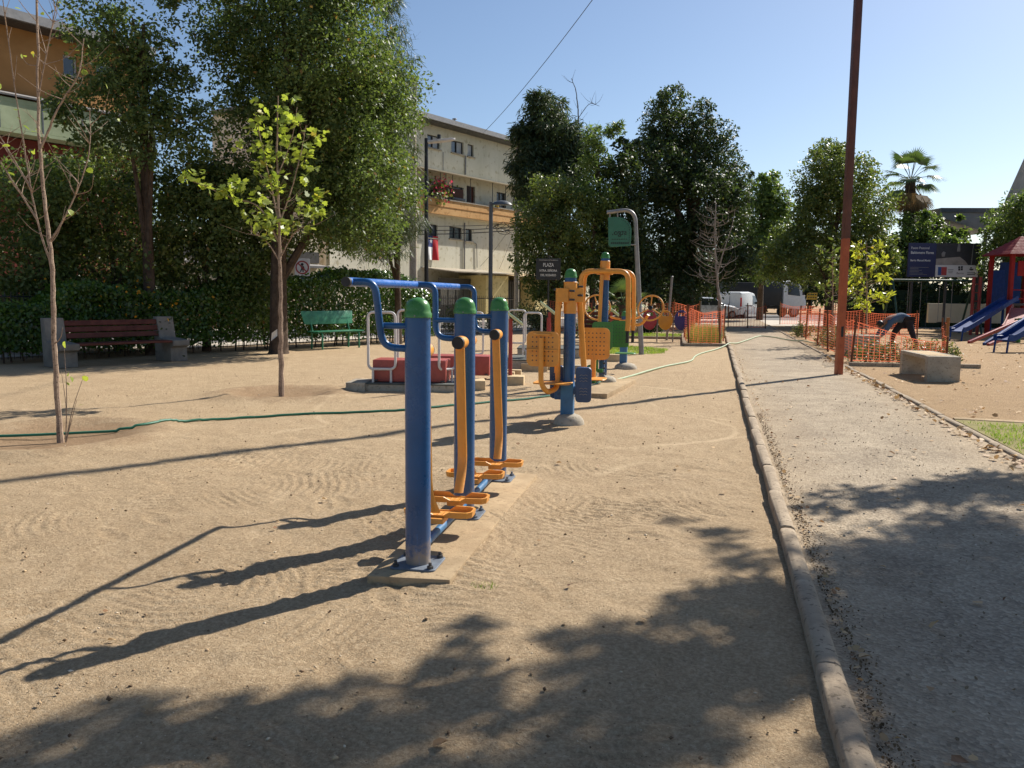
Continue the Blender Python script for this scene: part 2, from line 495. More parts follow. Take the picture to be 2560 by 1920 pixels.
RUSTP = rust_pole_material()
LF_T1 = leaf_mat('glossy_mid_green_leaf', srgb(66, 86, 46), srgb(108, 124, 72), srgb(144, 108, 60), 0.40, 0.5, None, 0.35)
LF_DK = leaf_mat('dark_evergreen_leaf', srgb(38, 54, 32), srgb(72, 88, 52), srgb(104, 96, 58), 0.30, 0.5, None, 0.35)
LF_HEDGE = leaf_mat('hedge_leaf', srgb(54, 80, 32), srgb(88, 116, 48), None, 0.38, 0.26)
LF_LIME = leaf_mat('lime_sapling_leaf', srgb(116, 134, 52), srgb(158, 172, 76), srgb(182, 164, 76), 0.42, 0.45, (1.45, 1.45, 0.8, 1))
LF_MAG = leaf_mat('yellow_green_broad_leaf', srgb(118, 132, 44), srgb(168, 170, 66), srgb(196, 150, 60), 0.45, 0.3)
LF_OLIVE = leaf_mat('olive_leaf', srgb(74, 92, 46), srgb(116, 128, 66), srgb(150, 128, 70), 0.34, 0.42)
LF_LIGHT = leaf_mat('light_green_leaf', srgb(74, 96, 48), srgb(112, 130, 68), None, 0.4, 0.42)
LF_CAS = leaf_mat('grey_green_needle', srgb(52, 66, 40), srgb(84, 98, 62), None, 0.25, 0.5)
LF_PALM = leaf_mat('palm_frond', srgb(58, 78, 42), srgb(92, 110, 62), srgb(150, 108, 58), 0.3, 0.45)
LF_PALMDRY = leaf_mat('dry_palm_frond', srgb(112, 92, 62), srgb(150, 122, 80), None, 0.2, 0.7, (1.2, 1.1, 0.9, 1))
LF_GRASS = leaf_mat('grass_blade', srgb(92, 120, 44), srgb(134, 156, 66), srgb(176, 164, 100), 0.4, 0.5)
LF_STRAW = leaf_mat('yellowed_grass_blade', srgb(104, 112, 52), srgb(150, 144, 84), srgb(170, 148, 96), 0.3, 0.6)
LF_DRY = leaf_mat('fallen_dry_leaf', srgb(126, 86, 52), srgb(196, 164, 118), srgb(96, 58, 38), 0.15, 0.7, (1.1, 1.0, 0.9, 1))
LF_YEL = leaf_mat('yellow_flower', srgb(200, 140, 20), srgb(230, 170, 40), None, 0.3, 0.6, (1.2, 1.1, 0.8, 1))
LF_PINK = leaf_mat('pink_bougainvillea', srgb(190, 50, 80), srgb(220, 80, 110), None, 0.3, 0.6, (1.2, 1.0, 1.0, 1))
LF_SCRUB = leaf_mat('dusty_scrub_leaf', srgb(70, 84, 50), srgb(118, 122, 80), srgb(150, 120, 90), 0.3, 0.5)


# ---------------------------------------------------------------- mesh helpers
def frame_of(d):
    d = Vector(d).normalized()
    up = Vector((0, 0, 1)) if abs(d.z) < 0.95 else Vector((0, 1, 0))
    x = up.cross(d).normalized()
    y = d.cross(x)
    return x, y


class MB:
    def __init__(s):
        s.v = []
        s.f = []

    def add(s, v, f):
        o = len(s.v)
        s.v += [tuple(p) for p in v]
        s.f += [tuple(i + o for i in q) for q in f]
        return s

    def box(s, c, d, M=None):
        hx, hy, hz = d[0] / 2, d[1] / 2, d[2] / 2
        pts = [Vector((x, y, z)) for x in (-hx, hx) for y in (-hy, hy) for z in (-hz, hz)]
        if M is not None:
            pts = [M @ p for p in pts]
        c = Vector(c)
        return s.add([p + c for p in pts], [(0, 1, 3, 2), (4, 6, 7, 5), (0, 4, 5, 1), (2, 3, 7, 6), (0, 2, 6, 4), (1, 5, 7, 3)])

    def bar(s, a, b, w, h):
        a, b = Vector(a), Vector(b)
        d = b - a
        x, y = frame_of(d)
        M = Matrix((x, y, d.normalized())).transposed()
        return s.box((a + b) / 2, (w, h, d.length), M)

    def cyl(s, a, b, r0, r1=None, n=12, cap=True):
        r1 = r0 if r1 is None else r1
        a, b = Vector(a), Vector(b)
        x, y = frame_of(b - a)
        vs, fs = [], []
        for p, r in ((a, r0), (b, r1)):
            for i in range(n):
                t = 2 * PI * i / n
                vs.append(p + x * (math.cos(t) * r) + y * (math.sin(t) * r))
        for i in range(n):
            j = (i + 1) % n
            fs.append((i, j, n + j, n + i))
        if cap:
            fs.append(tuple(range(n - 1, -1, -1)))
            fs.append(tuple(range(n, 2 * n)))
        return s.add(vs, fs)

    def tube(s, pts, r, n=8, closed=False, cap=True):
        pts = [Vector(p) for p in pts]
        m = len(pts)
        rr = r if hasattr(r, '__len__') else [r] * m
        vs, fs = [], []
        x = None
        for i, p in enumerate(pts):
            if closed:
                d = pts[(i + 1) % m] - pts[i - 1]
            else:
                d = pts[min(i + 1, m - 1)] - pts[max(i - 1, 0)]
            d.normalize()
            if x is None:
                x, y = frame_of(d)
            else:
                x = (x - d * x.dot(d)).normalized()
                y = d.cross(x)
            for k in range(n):
                t = 2 * PI * k / n
                vs.append(p + x * (math.cos(t) * rr[i]) + y * (math.sin(t) * rr[i]))
        for i in range(m if closed else m - 1):
            a, b = i * n, ((i + 1) % m) * n
            for k in range(n):
                l = (k + 1) % n
                fs.append((a + k, a + l, b + l, b + k))
        if cap and not closed:
            fs.append(tuple(range(n - 1, -1, -1)))
            fs.append(tuple(range((m - 1) * n, m * n)))
        return s.add(vs, fs)

    def lathe(s, prof, n=20, c=(0, 0, 0), M=None):
        vs, fs = [], []
        for r, z in prof:
            for i in range(n):
                t = 2 * PI * i / n
                p = Vector((r * math.cos(t), r * math.sin(t), z))
                if M is not None:
                    p = M @ p
                vs.append(p + Vector(c))
        for k in range(len(prof) - 1):
            for i in range(n):
                j = (i + 1) % n
                fs.append((k * n + i, k * n + j, (k + 1) * n + j, (k + 1) * n + i))
        return s.add(vs, fs)

    def prism(s, poly, h, M=None, z0=0.0):
        n = len(poly)
        vs = [Vector((p[0], p[1], z0)) for p in poly] + [Vector((p[0], p[1], z0 + h)) for p in poly]
        if M is not None:
            vs = [M @ p for p in vs]
        fs = [(i, (i + 1) % n, n + (i + 1) % n, n + i) for i in range(n)]
        fs.append(tuple(range(n - 1, -1, -1)))
        fs.append(tuple(range(n, 2 * n)))
        return s.add(vs, fs)

    def ring_plate(s, outer, inner, h, M):
        """flat plate between two loops of equal length (a plate with a hole)"""
        n = len(outer)
        vs = [Vector((p[0], p[1], z)) for z in (0, h) for lp in (outer, inner) for p in lp]
        vs = [M @ p for p in vs]
        fs = []
        for i in range(n):
            j = (i + 1) % n
            fs += [(i, n + i, n + j, j), (2 * n + i, 2 * n + j, 3 * n + j, 3 * n + i), (i, j, 2 * n + j, 2 * n + i), (n + i, 3 * n + i, 3 * n + j, n + j)]
        return s.add(vs, fs)

    def mesh(s, name, bevel=0.0, seg=2, smooth=True, ang=35, weld=False):
        me = bpy.data.meshes.new(name)
        me.from_pydata([tuple(p) for p in s.v], [], s.f)
        bm = bmesh.new()
        bm.from_mesh(me)
        if weld:
            bmesh.ops.remove_doubles(bm, verts=bm.verts, dist=1e-4)
        bmesh.ops.recalc_face_normals(bm, faces=bm.faces)
        if bevel:
            es = [e for e in bm.edges if len(e.link_faces) == 2 and e.calc_face_angle(0) > R(40)]
            bmesh.ops.bevel(bm, geom=es, offset=bevel, segments=seg, affect='EDGES', profile=0.6, clamp_overlap=True)
        bm.to_mesh(me)
        bm.free()
        if smooth:
            me.polygons.foreach_set('use_smooth', [True] * len(me.polygons))
            me.set_sharp_from_angle(angle=R(ang))
        return me

    def obj(s, name, mat, parent=None, bevel=0.0, seg=2, smooth=True, label=None, ang=35, weld=False, kind=None):
        me = s.mesh(name, bevel, seg, smooth, ang, weld)
        me.materials.append(mat)
        o = link(name, me, parent, label)
        if kind:
            o['kind'] = kind
        return o

    def parts(s, name, mat, parent=None, bevel=0.0, seg=2, smooth=True, ang=35):
        """every loose piece collected so far becomes a part of its own"""
        n = len(s.v)
        par = list(range(n))

        def find(a):
            while par[a] != a:
                par[a] = par[par[a]]
                a = par[a]
            return a
        for q in s.f:
            for i in q[1:]:
                par[find(i)] = find(q[0])
        groups = {}
        for q in s.f:
            groups.setdefault(find(q[0]), []).append(q)
        for fs in groups.values():
            ids = sorted({i for q in fs for i in q})
            mp = {i: k for k, i in enumerate(ids)}
            m = MB()
            m.add([s.v[i] for i in ids], [tuple(mp[i] for i in q) for q in fs])
            m.obj(name, mat, parent, bevel, seg, smooth, None, ang)


def link(name, me, parent=None, label=None):
    o = bpy.data.objects.new(name, me)
    COL.objects.link(o)
    if parent is not None:
        o.parent = parent
    if label:
        o['label'] = label
    return o


def thing(name, label, cat, loc=(0, 0, 0), rz=0.0, group=None):
    o = bpy.data.objects.new(name, None)
    o.empty_display_size = 0.2
    COL.objects.link(o)
    o.location = loc
    o.rotation_euler = (0, 0, R(rz))
    o['label'] = label
    o['category'] = cat
    if group:
        o['group'] = group
    return o


def tag(o, label=None, cat=None, group=None, kind=None):
    if label:
        o['label'] = label
    if cat:
        o['category'] = cat
    if group:
        o['group'] = group
    if kind:
        o['kind'] = kind
    return o


def dup(o, loc=None, rz=None, label=None, parent=None):
    c = o.copy()
    COL.objects.link(c)
    if parent is not None:
        c.parent = parent
    if loc is not None:
        c.location = loc
    if rz is not None:
        c.rotation_euler = (0, 0, R(rz))
    if label:
        c['label'] = label
    for ch in [x for x in bpy.data.objects if x.parent == o]:
        dup(ch, parent=c)
    return c


def bend(pts, rad, seg=6):
    """polyline with rounded corners"""
    pts = [Vector(p) for p in pts]
    out = [pts[0]]
    for i in range(1, len(pts) - 1):
        a, p, b = pts[i - 1], pts[i], pts[i + 1]
        r = min(rad, (a - p).length * 0.49, (b - p).length * 0.49)
        s, e = p + (a - p).normalized() * r, p + (b - p).normalized() * r
        for k in range(seg + 1):
            t = k / seg
            out.append(s.lerp(p, t).lerp(p.lerp(e, t), t))
    out.append(pts[-1])
    return out


def spline(pts, n=8):
    pts = [Vector(p) for p in pts]
    q = [pts[0] * 2 - pts[1]] + pts + [pts[-1] * 2 - pts[-2]]
    out = []
    for i in range(1, len(q) - 2):
        p0, p1, p2, p3 = q[i - 1:i + 3]
        for k in range(n):
            t = k / n
            out.append(0.5 * ((2 * p1) + (p2 - p0) * t + (2 * p0 - 5 * p1 + 4 * p2 - p3) * t * t + (3 * p1 - p0 - 3 * p2 + p3) * t ** 3))
    out.append(pts[-1])
    return out


def rrect(w, h, r, n=5, cx=0, cy=0):
    out = []
    for (sx, sy, a0) in ((1, 1, 0), (-1, 1, 90), (-1, -1, 180), (1, -1, 270)):
        for k in range(n + 1):
            t = R(a0 + 90 * k / n)
            out.append((cx + sx * (w / 2 - r) + r * math.cos(t), cy + sy * (h / 2 - r) + r * math.sin(t)))
    return out


def text(s, size, mat, parent, M, name='lettering', ext=0.002, align='CENTER', bold=0.0, sx=1.0):
    cu = bpy.data.curves.new(name, 'FONT')
    cu.body = s
    cu.size = size
    cu.extrude = ext
    cu.offset = bold
    cu.align_x = align
    cu.align_y = 'CENTER'
    cu.resolution_u = 3
    tmp = bpy.data.objects.new(name, cu)
    COL.objects.link(tmp)
    bpy.context.view_layer.update()
    me = bpy.data.meshes.new_from_object(tmp)
    bpy.data.objects.remove(tmp)
    me.materials.clear()
    me.materials.append(mat)
    me.transform(M @ Matrix.Diagonal((sx, 1, 1, 1)))
    if sx < 0:
        me.flip_normals()
    return link(name, me, parent)


# upright panel frame: local x right, local y up, facing -Y (towards the viewer end of the path)
def facing(x, y, z, yaw=0.0):
    return Matrix.Translation((x, y, z)) @ Matrix.Rotation(R(yaw), 4, 'Z') @ Matrix.Rotation(R(90), 4, 'X')


def np_mesh(name, verts, faces, mat, smooth=False):
    me = bpy.data.meshes.new(name)
    nv, nf, k = len(verts), len(faces), faces.shape[1]
    me.vertices.add(nv)
    me.vertices.foreach_set('co', verts.astype(np.float32).ravel())
    me.loops.add(nf * k)
    me.loops.foreach_set('vertex_index', faces.astype(np.int32).ravel())
    me.polygons.add(nf)
    me.polygons.foreach_set('loop_start', np.arange(0, nf * k, k, dtype=np.int32))
    if smooth:
        me.polygons.foreach_set('use_smooth', np.ones(nf, dtype=bool))
    me.update()
    me.validate()
    me.materials.append(mat)
    return me


LEAF_KITE = np.array([(0, 0, 0), (0.28, 0.42, 0.05), (0, 1, 0), (-0.28, 0.42, 0.05)], float)
LEAF_BROAD = np.array([(0, 0, 0), (0.42, 0.22, 0.05), (0.36, 0.66, 0.06), (0, 1, -0.04), (-0.36, 0.66, 0.06), (-0.42, 0.22, 0.05)], float)
LEAF_MAPLE = np.array([(0, 0, 0), (0.32, 0.02, 0), (0.62, 0.34, 0.05), (0.34, 0.48, 0.02), (0.36, 0.84, 0.05), (0.12, 0.74, 0), (0, 1.05, -0.06), (-0.12, 0.74, 0),
                       (-0.36, 0.84, 0.05), (-0.34, 0.48, 0.02), (-0.62, 0.34, 0.05), (-0.32, 0.02, 0)], float)
LEAF_NEEDLE = np.array([(-0.02, 0, 0), (0.02, 0, 0), (0.025, 0.6, 0.0), (0, 1, 0)], float)
LEAF_LONG = np.array([(0, 0, 0), (0.15, 0.35, 0.03), (0.1, 0.75, 0.0), (0, 1, -0.1), (-0.1, 0.75, 0.0), (-0.15, 0.35, 0.03)], float)


def leaf_arrays(pos, size, rng, shape, normal_bias, axis_bias, spread=0.8, jitter=0.35):
    n = len(pos)
    nrm = normal_bias + rng.normal(0, spread, (n, 3))
    nrm /= np.linalg.norm(nrm, axis=1, keepdims=True) + 1e-9
    ax = axis_bias + rng.normal(0, spread, (n, 3))
    ax -= nrm * np.sum(ax * nrm, axis=1, keepdims=True)
    ax /= np.linalg.norm(ax, axis=1, keepdims=True) + 1e-9
    sd = np.cross(ax, nrm)
    sz = size * (1 + jitter * rng.uniform(-1, 1, n))
    sh = shape
    k = len(sh)
    v = (pos[:, None, :] + (sd[:, None, :] * sh[None, :, 0, None] + ax[:, None, :] * sh[None, :, 1, None] + nrm[:, None, :] * sh[None, :, 2, None]) * sz[:, None, None])
    f = np.arange(n * k).reshape(n, k)
    return v.reshape(-1, 3), f


def crown_points(lobes, n, rng, sig=0.24, clump=26, shell=0.45):
    """leaf positions: clumps spread through ellipsoid lobes, thicker towards their outside"""
    lb = np.array([l[:4] for l in lobes], float)
    w = lb[:, 3] ** 2
    w /= w.sum()
    nc = max(1, n // clump)
    li = rng.choice(len(lb), nc, p=w)
    d = rng.normal(0, 1, (nc, 3))
    d /= np.linalg.norm(d, axis=1, keepdims=True)
    rad = lb[li, 3] * (shell + (1 - shell) * rng.uniform(0, 1, nc) ** 0.6)
    cc = lb[li, :3] + d * rad[:, None]
    idx = np.repeat(np.arange(nc), clump)
    rho = np.minimum(sig * 1.9, lb[li, 3] * 0.55) * rng.uniform(0.6, 1.3, nc)
    e = rng.normal(0, 1, (len(idx), 3))
    e[:, 2] += 0.35
    e /= np.linalg.norm(e, axis=1, keepdims=True)
    off = e * (rho[idx] * (0.45 + 0.6 * rng.uniform(0, 1, len(idx))))[:, None]
    off[:, 2] *= 0.85
    return cc[idx] + off, e * 0.8 + d[idx] * 0.4


def view_spread(lobes, rng, amt=0.9):
    """give a flat list of lobes depth: a second lobe before or behind each, along the line of sight"""
    out = list(lobes)
    for (x, y, z, r) in lobes:
        l = math.hypot(x, y)
        s = amt * r * rng.uniform(0.7, 1.5) * (1 if rng.uniform() > 0.35 else -0.8)
        out.append((x + x / l * s, y + y / l * s, z + 0.1 * rng.uniform(-1, 1), r * 0.92))
        for _ in range(2):       # small tufts breaking the outline
            d = rng.normal(0, 1, 3)
            d[2] = abs(d[2]) * 0.8 + 0.1
            d /= np.linalg.norm(d)
            q = r * rng.uniform(0.95, 1.3)
            out.append((x + d[0] * q, y + d[1] * q, z + d[2] * q, r * rng.uniform(0.2, 0.38)))
    return out


def make_tree(name, label, base, lobes, mat, n, size, seed, trunk_r=0.2, bark=None, shape=LEAF_KITE, cat='tree', group=None, sig=0.24, clump=46,
              droop=-0.35, spread=0.8, depth=0.9, limbs=7, lean=(0, 0), shell=0.45, fork=0.45, crown='crown'):
    rng = np.random.default_rng(seed)
    t = thing(name, label, cat, base, 0, group)
    if depth:
        lobes = view_spread(lobes, rng, depth)
    lobes = [(x - base[0], y - base[1], z - base[2], r) for (x, y, z, r) in lobes]
    bark = bark or BARK
    zs = [l[2] for l in lobes]
    top = max(zs)
    cx = sum(l[0] for l in lobes) / len(lobes)
    cy = sum(l[1] for l in lobes) / len(lobes)
    zf = min(zs) + (top - min(zs)) * 0.2
    zf = max(zf, top * fork)
    mb = MB()
    mid = Vector((cx * 0.04 + lean[0], cy * 0.04 + lean[1], zf * 0.5))
    fk = Vector((cx * 0.15 + lean[0], cy * 0.15 + lean[1], zf))
    tp = Vector((cx, cy, zf + (top - zf) * 0.72))
    pts = spline([Vector((0, 0, -0.08)), Vector((0.01, 0, 0.25)), mid, fk, (fk + tp) / 2 + Vector((rng.normal(0, .15), rng.normal(0, .15), 0)), tp], 4)
    m = len(pts)
    rr = [trunk_r * (1.35 if i == 0 else 1.12 if i < 3 else 1) * (1 - 0.85 * i / (m - 1)) + 0.012 for i in range(m)]
    mb.tube(pts, rr, 10)
    pick = sorted(range(len(lobes)), key=lambda i: -lobes[i][3])
    for i in pick[:limbs]:
        e = Vector(lobes[i][:3])
        s = pts[min(m - 2, max(4, int(m * min(0.9, 0.35 + 0.5 * max(0, e.z - zf) / max(0.5, top - zf)))))]
        if e.z < s.z:
            s = Vector((s.x, s.y, max(0.4, min(s.z, e.z - 0.3))))
            k = min(range(m), key=lambda q: abs(pts[q].z - s.z))
            s = pts[k].copy()
        md = (s + e) / 2 + Vector((0, 0, 0.15 * (e - s).length))
        pp = spline([s, md, e], 5)
        r0 = trunk_r * 0.42
        mb.tube(pp, [r0 * (1 - 0.85 * q / (len(pp) - 1)) + 0.006 for q in range(len(pp))], 6)
    mb.obj('trunk', bark, t)
    pos, out = crown_points(lobes, n, rng, sig, clump, shell)
    keep = pos[:, 2] > 0.05
    pos, out = pos[keep], out[keep]
    nb = out * 0.5 + np.array((0, 0, 0.55))
    ab = out * 0.45 + np.array((0, 0, droop))
    v, f = leaf_arrays(pos, size, rng, shape, nb, ab, spread)
    link(crown, np_mesh('crown', v, f, mat), t)
    return t


# ---------------------------------------------------------------- ground
def vnoise(x, y, s, seed):
    rng = np.random.default_rng(seed)
    tab = rng.uniform(-1, 1, (256, 256))
    x, y = x * s + 500, y * s + 500
    i, j = np.floor(x).astype(int), np.floor(y).astype(int)
    u, v = x - i, y - j
    u, v = u * u * (3 - 2 * u), v * v * (3 - 2 * v)
    T = lambda a, b: tab[a % 256, b % 256]
    return (T(i, j) * (1 - u) + T(i + 1, j) * u) * (1 - v) + (T(i, j + 1) * (1 - u) + T(i + 1, j + 1) * u) * v


def graded(lo, hi, fine_lo, fine_hi, step, grow=1.13):
    a = list(np.arange(fine_lo, fine_hi + 1e-6, step))
    s, x = step, a[-1]
    while x < hi:
        s *= grow
        x += s
        a.append(min(x, hi))
    s, x = step, a[0]
    b = []
    while x > lo:
        s *= grow
        x -= s
        b.append(max(x, lo))
    return np.array(b[::-1] + a)


gx = graded(-700, 700, -4.2, 0.42, 0.0165, 1.05)
gx = np.unique(np.concatenate([gx[(gx < 0.40) | (gx > 2.95)], [0.43, 0.46, 0.5, 1.2, 2.0, 2.7, 2.84, 2.9]]))
gy = graded(-40, 1500, 1.7, 7.0, 0.0165, 1.045)
XX, YY = np.meshgrid(gx, gy, indexing='ij')
near = np.clip((26 - np.hypot(XX, YY)) / 12, 0, 1)
ZZ = near * (0.012 * vnoise(XX, YY, 0.9, 1) + 0.008 * vnoise(XX, YY, 2.7, 2) + 0.005 * vnoise(XX, YY, 7, 3) + 0.0035 * vnoise(XX, YY, 15, 4)) - 0.006
rgr = np.random.default_rng(21)
for k in range(62):                      # rake strokes: short fans of parallel curved ridges
    cx, cy = rgr.uniform(-4.4, 0.2), 1.9 + 5.6 * rgr.uniform() ** 0.9
    th, rc = rgr.uniform(0, 6.28), rgr.uniform(0.5, 1.6)
    dx, dy = XX - cx, YY - cy
    m = np.exp(-(dx * dx + dy * dy) / (2 * rgr.uniform(0.16, 0.34) ** 2))
    ph = np.hypot(dx + rc * math.cos(th), dy + rc * math.sin(th)) + 0.02 * vnoise(XX, YY, 5, 30 + k)
    ZZ += m * rgr.uniform(0.003, 0.0062) * np.sin(2 * PI * ph / rgr.uniform(0.062, 0.085))
for k in range(46):                      # shallow shoe prints
    cx, cy, th = rgr.uniform(-4.2, 0.2), 2.0 + 6.5 * rgr.uniform(), rgr.normal(0.2, 0.7)
    dx, dy = XX - cx, YY - cy
    u, v = dx * math.cos(th) + dy * math.sin(th), -dx * math.sin(th) + dy * math.cos(th)
    d = np.sqrt((u / 0.055) ** 2 + (v / 0.145) ** 2)
    ZZ += -0.007 * np.exp(-d ** 4) + 0.004 * np.exp(-((d - 1.35) / 0.25) ** 2)
for (tx, ty, tr) in ((-6.55, 7.1, 0.95), (-6.22, 11.1, 0.85)):
    d = np.hypot(XX - tx, (YY - ty)) + 0.12 * vnoise(XX, YY, 2.0, 8)
    ZZ += -0.05 * np.clip(1 - d / tr, 0, 1) ** 0.6 + 0.05 * np.exp(-((d - tr) / 0.22) ** 2)
padx = XX - (-1.51 - (YY - 4.12) * 0.052)
pdist = np.maximum(np.maximum(padx - 0.25, -0.3 - padx), np.maximum(3.9 - YY, YY - 6.5))
ZZ += np.where(padx > 0, 0.04, 0.018) * np.exp(-np.clip(pdist, 0, 9) / 0.16) * np.clip((YY - 3.6) / 0.5, 0, 1)
ZZ = np.where((XX > 0.49) & (XX < 2.85), -0.10, ZZ)
ZZ = np.where((XX > 2.85) & (XX < 30), ZZ * 0.8 + 0.008, ZZ)
n1, n2 = XX.shape


def ground_z(x, y):
    i = int(np.clip(np.searchsorted(gx, x), 1, len(gx) - 1))
    j = int(np.clip(np.searchsorted(gy, y), 1, len(gy) - 1))
    return float(max(ZZ[i - 1:i + 1, j - 1:j + 1].max(), -0.05))


V = np.stack([XX, YY, ZZ], -1).reshape(-1, 3)
ii = np.arange(n1 * n2).reshape(n1, n2)
Fq = np.stack([ii[:-1, :-1], ii[1:, :-1], ii[1:, 1:], ii[:-1, 1:]], -1).reshape(-1, 4)
ground = link('ground', np_mesh('ground', V, Fq, dirt_material(), True))
tag(ground, 'bare raked tan dirt of the plaza', kind='structure')


def sheet(name, poly, z, mat, label=None, kind='structure'):
    me = bpy.data.meshes.new(name)
    me.from_pydata([(p[0], p[1], z) for p in poly], [], [tuple(range(len(poly)))])
    me.materials.append(mat)
    o = link(name, me)
    return tag(o, label, kind=kind)


PATHM = path_material()
px = np.array([0.47, 0.7, 1.2, 1.67, 2.2, 2.6, 2.88])
py = np.concatenate([np.arange(-3, 10, 0.25), np.arange(10, 58.1, 2.0)])
PX, PY = np.meshgrid(px, py, indexing='ij')
PZ = 0.028 + 0.006 * vnoise(PX, PY, 1.3, 11)
ii = np.arange(PX.size).reshape(PX.shape)
path = link('path', np_mesh('path', np.stack([PX, PY, PZ], -1).reshape(-1, 3),
                            np.stack([ii[:-1, :-1], ii[1:, :-1], ii[1:, 1:], ii[:-1, 1:]], -1).reshape(-1, 4), PATHM, True))
tag(path, 'straight grey aggregate path between two low kerbs', kind='structure')

# kerbs: separate stones with open joints
ksec = [(-0.051, -0.12), (-0.051, 0.048), (-0.043, 0.064), (-0.018, 0.071), (0.02, 0.070), (0.041, 0.060), (0.051, 0.038), (0.051, -0.12)]
kmb = MB()
kmb.prism(ksec, 0.984, Matrix(((1, 0, 0, 0), (0, 0, 1, 0), (0, 1, 0, 0), (0, 0, 0, 1))))
kme = kmb.mesh('kerb_stone', 0.004, 1)
kme.materials.append(KERB)
rk = random.Random(4)
for side, x0, ya, yb in (('left', 0.50, -2, 46), ('right', 2.84, 3, 46)):
    root = bpy.data.objects.new('kerb', None)
    COL.objects.link(root)
    tag(root, 'row of worn rounded concrete kerb stones along the %s edge of the path' % side, kind='structure')
    for i in range(ya, yb):
        o = link('kerb_stone', kme, root)
        o.location = (x0 + rk.uniform(-0.008, 0.008), i + 0.35, rk.uniform(-0.012, 0.006) - (0.012 if side == 'right' else 0))
        o.rotation_euler = (rk.uniform(-0.006, 0.006), rk.uniform(-0.03, 0.03), rk.uniform(-0.008, 0.008))

# far pavement and cross street, street on the left
sheet('pavement', [(-6, 46.0), (30, 46.0), (30, 57.0), (-6, 57.0)], 0.014, PAVE, 'pale pavement crossing at the far end of the path')
sheet('road', [(-40, 57.2), (60, 57.2), (60, 76), (-40, 76)], 0.012, ASPH, 'asphalt cross street beyond the plaza')
S_HD = 20.8
SD = Vector((math.sin(R(S_HD)), math.cos(R(S_HD)), 0))
SNRM = Vector((math.cos(R(S_HD)), -math.sin(R(S_HD)), 0))       # from the houses towards the plaza
FP0 = Vector((-14.45, 47.95, 0))


def st(s, off, z=0.0):
    """point in street coordinates: s metres along the house fronts, off metres out from them"""
    return FP0 + SD * s + SNRM * off + Vector((0, 0, z))


def sheet_st(name, s0, s1, o0, o1, z, mat, label):
    return sheet(name, [st(s0, o0)[:2], st(s1, o0)[:2], st(s1, o1)[:2], st(s0, o1)[:2]], z, mat, label)


sheet_st('street', -60, 8, 4.0, 9.6, 0.010, ASPH, 'asphalt side street behind the hedge and fence')
sheet_st('pavement', -60, 8, 9.8, 11.2, 0.022, PAVE, 'pale pavement along the outside of the fence')
sheet_st('pavement', -60, 8, 1.0, 3.8, 0.022, PAVE, 'pale pavement in front of the houses')


# ---------------------------------------------------------------- exercise machines
def cap_profile(r):
    return [(r * 1.02, 0.0), (r * 1.10, 0.002), (r * 1.10, 0.022), (r * 1.03, 0.028), (r * 1.0, 0.045), (r * 0.93, 0.066), (r * 0.78, 0.085), (r * 0.52, 0.098), (r * 0.25, 0.104), (0.0, 0.106)]


def bolt(mb, x, y, z, r=0.011):
    mb.lathe([(0, 0), (r * 1.6, 0), (r * 1.6, 0.014), (r * 0.8, 0.015), (r * 0.8, 0.032), (0, 0.033)], 6, (x, y, z))


# concrete pad and double air walker
pad = MB()
pad.prism([(-0.205, -0.24), (0.235, -0.21), (0.28, 2.38), (-0.19, 2.44)], 0.145, None, -0.10)
po = pad.obj('concrete_pad', PAD, None, 0.012)
po.location = (-1.51, 4.12, 0)
po.rotation_euler = (0, 0, R(3.0))
tag(po, 'long dusty concrete pad under the three tall blue posts', 'concrete pad')

W = thing('air_walker', 'blue and orange double air walker with three green capped posts in the foreground', 'exercise machine', (-1.51, 4.12, 0.045), 3.0)
PY3 = (0.0, 1.03, 2.14)
for i, y in enumerate(PY3):
    mb = MB()
    mb.cyl((0, y, 0.0), (0, y, 1.335), 0.068, 0.068, 32)
    mb.obj('post', BLUE, W)
    mb = MB()
    mb.lathe(cap_profile(0.068), 32, (0, y, 1.33))
    co = mb.obj('cap', GREEN, W, ang=50)
    mb = MB()
    for q in range(3):
        t = 0.6 + q * 2.1
        p = Vector((math.cos(t) * 0.0745, y + math.sin(t) * 0.0745, 1.341))
        d = Vector((math.cos(t), math.sin(t), 0))
        mb.cyl(p - d * 0.004, p + d * 0.003, 0.005, 0.004, 8)
    mb.parts('screw', GALV, co)
    mb = MB()
    mb.prism(rrect(0.25, 0.25, 0.03), 0.010, Matrix.Translation((0, y, 0.0)))
    bp = mb.obj('base_plate', DUSTY, W, 0.002, 1)
    mb = MB()
    for sx in (-1, 1):
        for sy in (-1, 1):
            bolt(mb, sx * 0.095, y + sy * 0.095, 0.010)
    mb.parts('bolt', DUSTY if y else STEEL, bp)
# long grip bar on three swan-neck brackets
mb = MB()
mb.cyl((-0.33, -0.145, 1.512), (-0.33, 2.15, 1.512), 0.0235, 0.0235, 20)
gb = mb.obj('grip_bar', paint('bright_blue_grip', (0.02, 0.12, 0.42, 1), 0.3, 0.15, 5), W)
mb = MB()
mb.cyl((-0.33, -0.168, 1.512), (-0.33, -0.142, 1.512), 0.0255, 0.0245, 20)
mb.obj('end_plug', BLACK, gb)
for y in PY3:
    yb = y - 0.105 if y == 0 else y
    mb = MB()
    pts = bend([(-0.33, yb, 1.512), (-0.205, yb + 0.02, 1.514), (-0.195, y, 1.17), (-0.03, y, 1.165)], 0.115, 10)
    mb.tube(pts, 0.0195, 14)
    br_ = mb.obj('bracket', BLUE, W)
    mb = MB()
    mb.cyl((-0.205, y, 1.285), (-0.05, y, 1.285), 0.0165, 0.0165, 12)
    mb.obj('strut', BLUE, br_)
